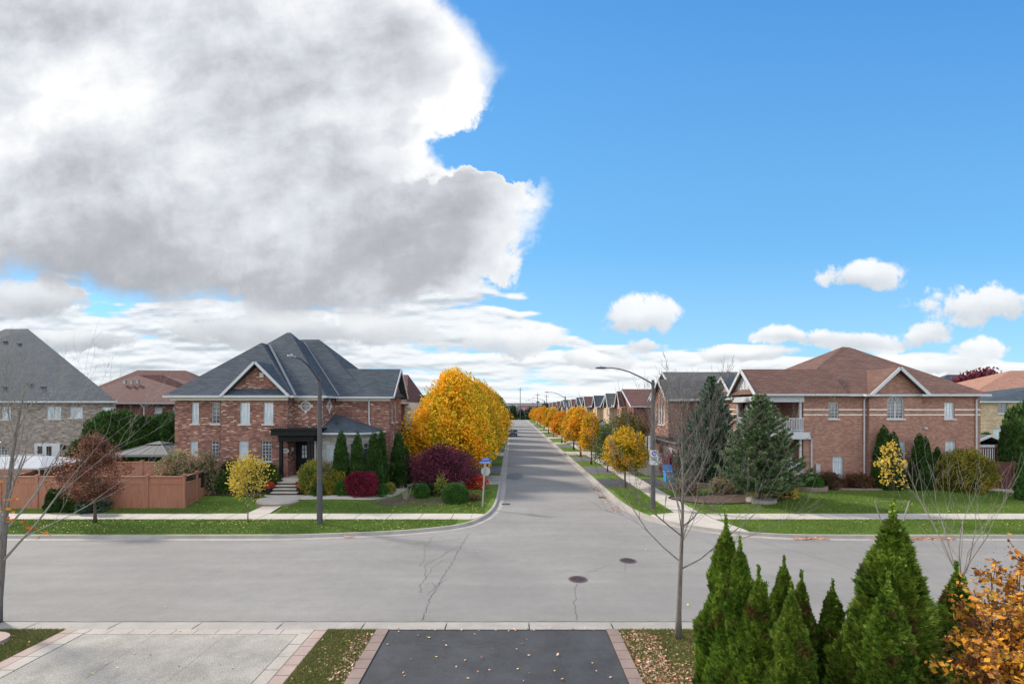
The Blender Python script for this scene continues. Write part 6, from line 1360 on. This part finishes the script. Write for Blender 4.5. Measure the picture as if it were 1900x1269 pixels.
for i, (px_, py_t, Y) in enumerate(hedge): thuja('cedar_tree', wl[i], (GX(px_, Y), Y, .4), GZ(py_t, Y) - .4, 1.05, 9000, .20, 'thuja_dark', 85 + i % 2, 'tall cedar hedge behind the gazebo', power=.34, wob=.12, key=('hedge', i % 2), nb=4, rot=i * 1.3)
for i, px_ in enumerate((97, 116, 133, 148)): thuja('cedar_tree', 'small cedar against the orange brown fence, number %s from the blue spruce' % ('one', 'two', 'three', 'four')[i], (GX(px_, 28.3), 28.3, .14), (1.45, 1.55, 1.35, 1.3)[i], .36, 3500, .09, 'thuja_dark', 88, 'small cedars along the fence', power=.4, key=('small',), nb=4, rot=i)
for i, (px_, py_t, Y, r_, lb) in enumerate(((1640, 785, 34.2, .75, 'broad cedar against the brick wall left of the ground floor window'), (1657, 797, 34.0, .65, 'cedar just left of the ground floor window beneath the arched window'), (1706, 800, 34.0, .62, 'tall narrow cedar right of the ground floor window'), (1717, 806, 34.2, .5, 'second narrow cedar right of the ground floor window'), (1729, 836, 34.2, .4, 'short cedar next to the narrow pair by the brick wall'), (1739, 826, 34.4, .42, 'thin cedar beside the olive gold bush'))):
    x = GX(px_, Y); z = gz(x, Y); thuja('cedar_tree', lb, (x, Y, z), GZ(py_t, Y) - z, r_, 9000, .12, 'thuja_dark', 81, 'cedars against the rose brick wall', power=.5, wob=.10, key=('colm', i % 2), nb=4, rot=i * 1.1)
for px_, py_t, Y, r_, lb in ((1880, 752, 36.0, .85, 'tall cedar behind the far right brown fence'), (1899, 742, 35.5, .95, 'tallest cedar at the far right edge behind the brown fence'), (1902, 838, 31.0, .5, 'small cedar at the far right edge above the fence'), (1829, 800, 44, .9, 'round topped cedar beside the pale shed')):
    x = GX(px_, Y); thuja('cedar_tree', lb, (x, Y, .3), GZ(py_t, Y) - .3, r_, 9000, .16, 'thuja_dark', 80, 'cedars at the far right', power=.42, key=('hedge', 0), nb=4, rot=px_)

# shrubs round the left house
S_ = lambda px_, Y: GX(px_, Y)
shrub('boxwood', 'large clipped boxwood ball on the corner lawn', (-3.72, 30.9, .14), (.88, .85), 1.25, 16000, .05, 'leaf_box', 1, cat='shrub', lump=.03)
shrub('boxwood', 'medium clipped boxwood ball left of the large one', (S_(783, 32.5), 32.5, .14), (.55, .55), .95, 7000, .05, 'leaf_box', 2, lump=.04)
shrub('boxwood', 'small dark boxwood ball between the two clipped balls', (S_(800, 33.6), 33.6, .14), (.45, .45), .8, 5000, .05, 'leaf_dark', 3, lump=.05)
shrub('burning_bush', 'rounded crimson bush in front of the narrow cedars', (S_(671, 31.9), 31.9, .45), (1.08, .9), 1.55, 16000, .075, 'leaf_crimson', 4, lump=.09, flat=.85)
shrub('boxwood', 'green boxwood ball just left of the crimson bush', (S_(636, 31.6), 31.6, .5), (.5, .5), .9, 6000, .05, 'leaf_box', 5, lump=.05)
shrub('boxwood', 'low dark green mound at the foot of the lamp post side bed', (S_(594, 31.5), 31.5, .5), (.5, .5), .75, 5000, .05, 'leaf_green', 6)
shrub('boxwood', 'olive brown rounded shrub between the green balls', (S_(611, 31.7), 31.7, .5), (.42, .42), .85, 4500, .06, 'leaf_gold_bush', 7)
shrub('boxwood', 'small green ball right of the crimson bush', (S_(710, 32.2), 32.2, .4), (.38, .38), .72, 4000, .05, 'leaf_box', 8, lump=.05)
shrub('flowering_shrub', 'low pale green plant beside the curved path', (S_(723, 33.5), 33.5, .35), (.4, .4), .6, 2500, .07, 'leaf_variegated', 9)
shrub('euonymus_bush', 'big yellow green bush on the right side of the steps', (S_(582, 32.3), 32.3, .5), (.9, .95), 2.05, 14000, .08, 'leaf_variegated', 10, lump=.12)
shrub('hydrangea', 'faded cream and pink flowering bush behind the lamp post', (S_(605, 32.9), 32.9, .5), (.85, .7), 1.85, 9000, .09, 'leaf_hydrangea', 11, lump=.15)
shrub('autumn_shrub', 'orange brown shrub between the lamp post and the crimson bush', (S_(622, 32.4), 32.4, .5), (.6, .5), 1.35, 4500, .09, 'leaf_gold_bush', 12, lump=.2)
shrub('euonymus_bush', 'green bush on the left side of the steps', (S_(497, 32.5), 32.5, .5), (.72, .8), 1.85, 11000, .08, 'leaf_green', 13, lump=.12)
shrub('yew_hedge', 'wide dark blue green yew under the left windows', (S_(432, 32.9), 32.9, .5), (1.1, .6), 2.0, 9000, .08, 'leaf_dark', 14, lump=.12)
shrub('yew_hedge', 'dark yew under the window next to the steps', (S_(470, 32.8), 32.8, .5), (1.2, .6), 1.9, 9000, .08, 'leaf_dark', 15, lump=.12)
shrub('autumn_shrub', 'yellow green leafy shrub by the inner end of the fence', (S_(424, 32.0), 32.0, .5), (.65, .6), 1.35, 5000, .09, 'leaf_green', 16, lump=.2)
shrub('hydrangea', 'cream flowering bush above the fence beside the gazebo', (S_(335, 31.2), 31.2, .2), (1.35, .8), 3.0, 12000, .11, 'leaf_hydrangea', 17, lump=.16)
shrub('hydrangea', 'pale flowering bush over the fence corner by the brick wall', (S_(382, 32.0), 32.0, .3), (.9, .7), 2.7, 8000, .11, 'leaf_hydrangea', 18, lump=.16)
shrub('autumn_shrub', 'bright red orange shrub beside the concrete driveway', (-2.75, 36.2, .14), (.75, .6), .95, 4500, .09, 'leaf_red', 19, lump=.22)
shrub('flowering_shrub', 'small white green plant below the purple maple', (S_(818, 33.0), 33.0, .15), (.35, .3), 1.2, 900, .12, 'leaf_variegated', 20, lump=.3)
shrub('autumn_shrub', 'low rusty plant right of the large boxwood ball', (-2.6, 31.6, .14), (.45, .4), .35, 900, .08, 'leaf_brown', 21, lump=.3)
T = thing('cut_back_plant', 'bundle of pale dry stems in the corner bed', 'plant', (S_(753, 31.8), 31.8, .2)); rr = random.Random(3); b = MB()
for i in range(16): a = rr.random() * 6.28; q = rr.uniform(.5, 1.0); b.tube([(T.location.x + .1 * math.cos(a), 31.8 + .1 * math.sin(a), .15), (T.location.x + .45 * q * math.cos(a), 31.8 + .4 * q * math.sin(a), .2 + 1.0 * q)], [.02, .008], 5)
b.build('stem', M['twig'], T)
# shrubs round the right house
shrub('boxwood', 'wide boxwood inside the curved stone edge by the meter', (21.2, 33.9, .5), (1.0, .7), 1.05, 9000, .06, 'leaf_box', 31, lump=.08)
shrub('autumn_shrub', 'bright yellow shrub in the mulch bed beside the spruce', (S_(1460, 31.6), 31.6, .35), (.62, .5), 1.35, 2600, .08, 'leaf_pale', 32, lump=.25)
shrub('autumn_shrub', 'brown red shrub under the ground floor window', (S_(1538, 34.2), 34.2, .5), (.9, .5), 1.05, 5000, .08, 'leaf_brown', 33, lump=.2)
shrub('autumn_shrub', 'low brown red shrub beside the downpipe', (S_(1592, 34.3), 34.3, .5), (.95, .45), .95, 5000, .08, 'leaf_brown', 34, lump=.2)
shrub('forsythia', 'large olive gold bush at the right end of the brick wall', (S_(1790, 33.4), 33.4, .4), (1.75, 1.2), 2.75, 17000, .10, 'leaf_gold_bush', 35, lump=.12)
shrub('autumn_shrub', 'low green yellow shrub behind the front spruce trunk', (17.3, 33.2, .4), (.7, .5), 1.0, 4000, .08, 'leaf_gold_bush', 36, lump=.2)
shrub('ornamental_grass', 'pale dry shrub in the bed between the two spruces', (14.8, 33.4, .3), (.8, .5), .9, 3500, .10, 'leaf_hydrangea', 37, lump=.25)
shrub('autumn_shrub', 'red brown low bush by the timber wall', (12.6, 34.0, .2), (.6, .4), .7, 2500, .08, 'leaf_brown', 38, lump=.25)

# ---------------------------------------------------------------- bare trees
def bare_tree(name, label, loc, h, r0, fork, seed, spread=.55, depth=5, mat='twig', leaf=None, lean=(0, 0), nmain=7, leafn=0, multi=False, barkmat='bark', kids_=(2, 3), rmin=.0032):
    rr = random.Random(seed); tb = MB(); bb = MB(); tips = []
    def grow(p, d, L, r, lvl):
        n = 4; pts = [p]; dd = d.copy()
        for k in range(n):
            dd = (dd + Vector((rr.gauss(0, .09), rr.gauss(0, .09), rr.gauss(0.05, .05)))).normalized(); pts.append(pts[-1] + dd * L / n)
        rads = [r * (1 - .5 * k / n) for k in range(n + 1)]
        bb.tube(pts, rads, 6 if lvl < 2 else (4 if lvl < 3 else 3), cap=False)
        tips.append((pts[-1], dd))
        if lvl >= depth: return
        kids = kids_[0] if rr.random() < .55 else kids_[1]
        for i in range(kids + 1):
            t = 1.0 if i == 0 else rr.uniform(.25, .95); k = min(n - 1, int(t * n)); q = pts[k].lerp(pts[k + 1], t * n - k) if t < 1 else pts[-1]
            ax = dd.cross(Vector((rr.gauss(0, 1), rr.gauss(0, 1), rr.gauss(0, 1)))).normalized(); an = rr.uniform(.05, .25) if i == 0 else rr.uniform(.4, .85)
            nd = Matrix.Rotation(an, 3, ax) @ dd; nd = (nd + Vector((0, 0, .22))).normalized()
            grow(q, nd, L * rr.uniform(.55, .78), max(rmin, rads[k] * rr.uniform(.46, .64)), lvl + 1)
    if multi:
        for i in range(nmain):
            a = i * 2.4 + rr.uniform(-.3, .3); d = Vector((math.cos(a) * spread, math.sin(a) * spread, 1)).normalized(); grow(Vector((.04 * math.cos(a), .04 * math.sin(a), fork)), d, h * rr.uniform(.3, .42), r0 * .55, 1)
        tb.tube([(0, 0, -.05), (0, 0, fork)], [r0 * 1.2, r0], 8)
    else:
        pts = []; N_ = 10
        for i in range(N_ + 1): t = i / N_; pts.append(Vector((lean[0] * t * h * .9 + .05 * math.sin(4 * t + seed), lean[1] * t * h * .9 + .04 * math.cos(5 * t), h * .9 * t - .03)))
        tb.tube(pts, [r0 * (1.35 if i == 0 else (1 - .88 * (i / N_) ** .9)) for i in range(N_ + 1)], 10)
        for i in range(nmain):
            t = fork / (h * .9) + (1 - fork / (h * .9)) * (i / nmain) ** 1.1 * .92; k = min(N_ - 1, int(t * N_)); p = pts[k].lerp(pts[k + 1], t * N_ - k); a = i * 2.4 + rr.uniform(-.4, .4)
            sp = spread * (1.25 - .7 * i / nmain); d = Vector((math.cos(a) * sp, math.sin(a) * sp, .62 + .35 * i / nmain)).normalized()
            grow(p, d, (h - p.z) * rr.uniform(.34, .46) + .35, r0 * .36 * (1 - .6 * t), 1)
    parts = [('trunk', mb_mesh('trunk', tb, M[barkmat], True)), ('branches', mb_mesh('branches', bb, M[mat], True))]
    if leafn:
        r = np.random.default_rng(seed); k = min(leafn, len(tips)); sel = rr.sample(tips, k); P = np.array([tuple(t[0]) for t in sel]); D = unit(np.array([tuple(t[1]) for t in sel]) * .3 + rvec(r, k) * .6 + np.array([0, 0, -.5])); S = side_of(D, r); L = .10 * (.6 + .8 * r.random(k))
        V, f = leaves(P, D, S, L, L * .8); parts.append(('leaves', finish(np_mesh('leaves', V, f), M[leaf])))
    return make_plant(name, label, 'tree', loc, None, parts)
bare_tree('bare_tree', 'bare grey young tree on the near grass right of the black driveway', (4.62, 13.0, .02), 6.9, .082, 1.95, 5, .85, 5, nmain=15, mat='bark', kids_=(2, 2), rmin=.0046)
bare_tree('bare_tree', 'bare grey tree at the left edge keeping a few orange leaves', (-15.35, 14.0, .02), 7.6, .12, 1.8, 8, .45, 5, kids_=(2, 2), nmain=13, rmin=.003, mat='twig', leaf='leaf_orange', leafn=0, lean=(.14, 0))
bare_tree('bare_tree', 'pale many stemmed bare tree behind the near cedars at the right', (12.3, 13.0, .02), 4.7, .034, 1.7, 15, .38, 4, nmain=8, multi=True, kids_=(1, 2), rmin=.003)
# lone leaves left on the lower twigs of the left tree
r = np.random.default_rng(9); P = np.array([(GX(a, 13.2), 13.2 + q, GZ(c, 13.2)) for a, c, q in ((4, 940, 0), (18, 932, .1), (8, 955, .2), (22, 958, 0), (25, 900, .1), (3, 902, 0), (45, 978, .1), (70, 990, .2), (62, 975, .1), (30, 965, 0), (14, 925, .1), (50, 1000, .2))])
P = np.repeat(P, 3, 0) + r.normal(size=(36, 3)) * .06; D = unit(rvec(r, 36) + np.array([0, 0, -.6])); V, f = leaves(P - np.array([-15.35, 14.0, .02]), D, side_of(D, r), .11, .09)
lt = [o for o in scene.objects if o.get('label', '').startswith('bare grey tree at the left edge')][0]; o = bpy.data.objects.new('leaves', finish(np_mesh('leaves', V, f), leafmat('burnt_orange_leaves', [(.2, (.45, .10, .02)), (.6, (.62, .22, .03)), (.9, (.70, .32, .04))]))); COL.objects.link(o); o.parent = lt

# ---------------------------------------------------------------- near evergreens and autumn shrub
def near_cedar(label, px_, py_t, Y, rad, kk, rot=0, n=None):
    x = GX(px_, Y); thuja('cedar_tree', label, (x, Y, 0), GZ(py_t, Y), rad, (75000, 75000, 68000)[kk], (.078, .08, .076)[kk], 'thuja', 90 + kk, 'near cedars below the window', power=(.62, .72, .72)[kk], wob=(.14, .16, .18)[kk], key=('near', kk), nb=5, rot=rot, plumes=(85, 75, 65)[kk], leaders=(2, 3, 3)[kk])
near_cedar('near cedar with bare tip, leftmost of the foreground cedars', 1347, 968, 8.2, .62, 0, .4)
near_cedar('near cedar directly right of the leftmost one', 1373, 1008, 7.9, .66, 1, 2)
near_cedar('near cedar with pale tip, third from the left', 1408, 1062, 7.5, .62, 2, 3)
near_cedar('slender near cedar behind, fourth tip from the left', 1455, 1040, 8.6, .52, 0, 1.5)
near_cedar('near cedar with forked thin tops right of the slender one', 1487, 1068, 8.2, .58, 2, 4.4)
near_cedar('bushy near cedar low in the gap before the forked one', 1468, 1092, 7.0, .60, 1, 5.2)
near_cedar('short near cedar standing alone in the middle gap', 1545, 1084, 8.0, .50, 0, 2.6)
near_cedar('low near cedar leaning on the widest one', 1574, 1142, 7.2, .55, 2, .9)
near_cedar('widest and tallest near cedar with a thin yellowish leader', 1657, 945, 7.2, .98, 1, 1.1)
near_cedar('second broad near cedar fused with the widest one', 1648, 1075, 6.8, .62, 0, 3.7)
near_cedar('dark near cedar at the right, in front of the bare stems', 1775, 1052, 8.4, .72, 2, 2.2)
def near_shrub():
    T = thing('autumn_shrub', 'large orange leaved shrub with dark seed clusters at the right edge, in front', 'shrub', (6.65, 6.3, 0)); rr = random.Random(21); b = MB(); tips = []
    for i in range(46):
        a = rr.random() * 6.28; q = rr.random() ** .55; ex = Vector((1.0 * q * math.cos(a) + .2, .75 * q * math.sin(a), 4.85 - 1.5 * q * q - rr.random() * 1.1)); pts = [Vector((.1 * math.cos(a), .1 * math.sin(a), 0))]
        for k in range(1, 7): f = k / 6; pts.append(Vector((ex.x * f ** 1.3, ex.y * f ** 1.3, ex.z * f)) + Vector((rr.gauss(0, .05), rr.gauss(0, .05), 0)))
        b.tube(pts, [.022, .02, .017, .014, .011, .008, .005], 5)
        for j in range(16):
            t = rr.uniform(.4, 1); k = min(5, int(t * 6)); p = pts[k].lerp(pts[k + 1], t * 6 - k); d = Vector((rr.gauss(0, 1), rr.gauss(0, 1), rr.gauss(.2, .6))).normalized(); e_ = p + d * rr.uniform(.12, .42); b.tube([p, e_], [.005, .003], 3); tips.append((p, e_))
    b.build('stems', M['bark_brown'], T) if False else None
    me = mb_mesh('stems', b, M['bark_brown']); o = bpy.data.objects.new('stems', me); COL.objects.link(o); o.parent = T
    r = np.random.default_rng(22); n = 17000; idx = r.integers(0, len(tips), n); A = np.array([tuple(t[0]) for t in tips])[idx]; B_ = np.array([tuple(t[1]) for t in tips])[idx]
    P = A + (B_ - A) * r.random(n)[:, None] * 1.1 + r.normal(size=(n, 3)) * .03; D = unit(rvec(r, n) * .8 + np.array([0, 0, -.45])); S = side_of(D, r); L = .072 * (.5 + .9 * r.random(n)); V, f = leaves(P, D, S, L, L * .66)
    o = bpy.data.objects.new('foliage', finish(np_mesh('foliage', V, f), leafmat('orange_brown_leaves', [(.1, (.12, .05, .03)), (.35, (.30, .13, .05)), (.55, (.60, .27, .03)), (.8, (.76, .40, .05)), (.95, (.30, .32, .05))], pscale=1.5))); COL.objects.link(o); o.parent = T
    n = 5000; idx = r.integers(0, len(tips), n); cl_ = r.normal(size=(len(tips), 3)) * .05; P = np.array([tuple(t[1]) for t in tips])[idx] + cl_[idx] + r.normal(size=(n, 3)) * .045; D = rvec(r, n); V, f = leaves(P, D, side_of(D, r), .018, .014)
    o = bpy.data.objects.new('seed_clusters', finish(np_mesh('seed_clusters', V, f), plain('brown_seeds', (.14, .07, .05), .9, .3, 20))); COL.objects.link(o); o.parent = T
near_shrub()

# ---------------------------------------------------------------- the far end of the street
dk = tree_parts('far', 95, 6.5, .4, (2.6, 2.6), 3500, .5, M['leaf_dark'], M['bark_brown'], 'cone', .3, 50, .15)
dk2 = tree_parts('far2', 96, 5.0, .3, (3.0, 3.0), 3000, .5, M['leaf_dark'], M['bark_brown'], 'round', .3, 50, .15)
nm = ('first', 'second', 'third', 'fourth', 'fifth', 'sixth', 'seventh', 'eighth', 'ninth', 'tenth')
for i in range(10): place_tree('dark evergreen across the end of the street, %s from the left' % nm[i], -16 + i * 4.1, 231 + (i % 3) * 1.5, dk if i % 3 else dk2, (.65, .95, .8, 1.05, .9)[i % 5], i, 'dark evergreens across the end of the street', z=-.05, name='evergreen_tree')
b = MB(); b.add([(-150, 227.2, .01), (160, 227.2, .01), (160, 300, .01), (-150, 300, .01)], [(0, 1, 2, 3)]); structure('far_verge', b, M['grass'])
T = thing('warehouse', 'long pale grey warehouse beyond the end of the street', 'warehouse', (30, 340, 0)); pal = plain('pale_metal_cladding', (.36, .39, .41), .6, .06); b = MB(); b.box(-60, 90, 340, 380, -.1, 8.4); b.build('wall', pal, T); b = MB(); b.box(-60.5, 90.5, 339.5, 380.5, 8.4, 8.9); b.build('roof', M['metal'], T)
b = MB(); b.box(18, 20, 345, 348, 8.9, 10.2); b.box(40, 44, 350, 353, 8.9, 10.0); b.build('roof_unit', M['pole'], T)
for i in range(8): b = MB(); b.box(-50 + i * 16, -45 + i * 16, 339.9, 339.98, 2.2, 5.2); b.build('window', M['glass_dark'], T)
T = thing('shop_building', 'brown shop building with a blue sign at the end of the street', 'shop', (-6, 300, 0)); b = MB(); b.box(-18, 2, 300, 320, -.1, 6.9); b.build('wall', plain('taupe_panels', (.16, .14, .13), .7, .05), T)
b = MB(); b.box(-2.6, .9, 299.7, 299.95, 3.6, 6.1); s_ = b.build('blue_sign', plain('bright_blue_sign', (.02, .28, .75), .4, .03), T); b = MB()
for q in range(5): b.box(-2.1 + q * .58, -1.75 + q * .58, 299.6, 299.68, 4.5, 5.3)
b.build('lettering', M['white'], s_)
T = thing('shop_building', 'rose brick shop building with a pink sign at the end of the street', 'shop', (14, 300, 0)); b = MB(); b.box(3.4, 42, 302, 322, -.1, 7.0); b.build('wall', plain('rose_brick_far', (.25, .15, .14), .8, .06), T)
b = MB(); b.box(3.2, 42.2, 301.8, 322.2, 7.0, 7.3); b.build('parapet', M['metal'], T)
b = MB(); b.box(6.6, 11.2, 301.7, 301.95, 3.7, 5.5); s_ = b.build('pink_sign', plain('pink_sign', (.55, .16, .36), .4, .03), T); b = MB()
for q in range(6): b.box(7.0 + q * .65, 7.4 + q * .65, 301.6, 301.68, 4.2, 5.0)
b.build('lettering', M['white'], s_); b = MB(); b.box(5, 11.5, 301.7, 301.9, .5, 2.6); b.build('shop_window', M['curtain'], T)
for px_, py_t, Y, lb in ((965.3, 719, 228, 'tallest utility pole at the end of the street'), (997.5, 729, 236, 'utility pole behind the far golden trees'), (1014, 732, 233, 'utility pole with cross arm beside the third lamp post')):
    T = thing('utility_pole', lb, 'utility pole', (GX(px_, Y), Y, 0), 'utility poles at the end of the street'); x = GX(px_, Y); b = MB(); b.tube([(x, Y, 0), (x, Y, GZ(py_t, Y))], [.2, .13], 7); b.build('pole', M['pole'], T); b = MB(); zt = GZ(py_t, Y) - 1; b.box(x - 1.1, x + 1.1, Y - .06, Y + .06, zt - .08, zt + .08)
    for s in (-1, 0, 1): b.box(x + s * 1.0 - .05, x + s * 1.0 + .05, Y - .05, Y + .05, zt + .08, zt + .3)
    b.build('cross_arm', M['bark_brown'], T)
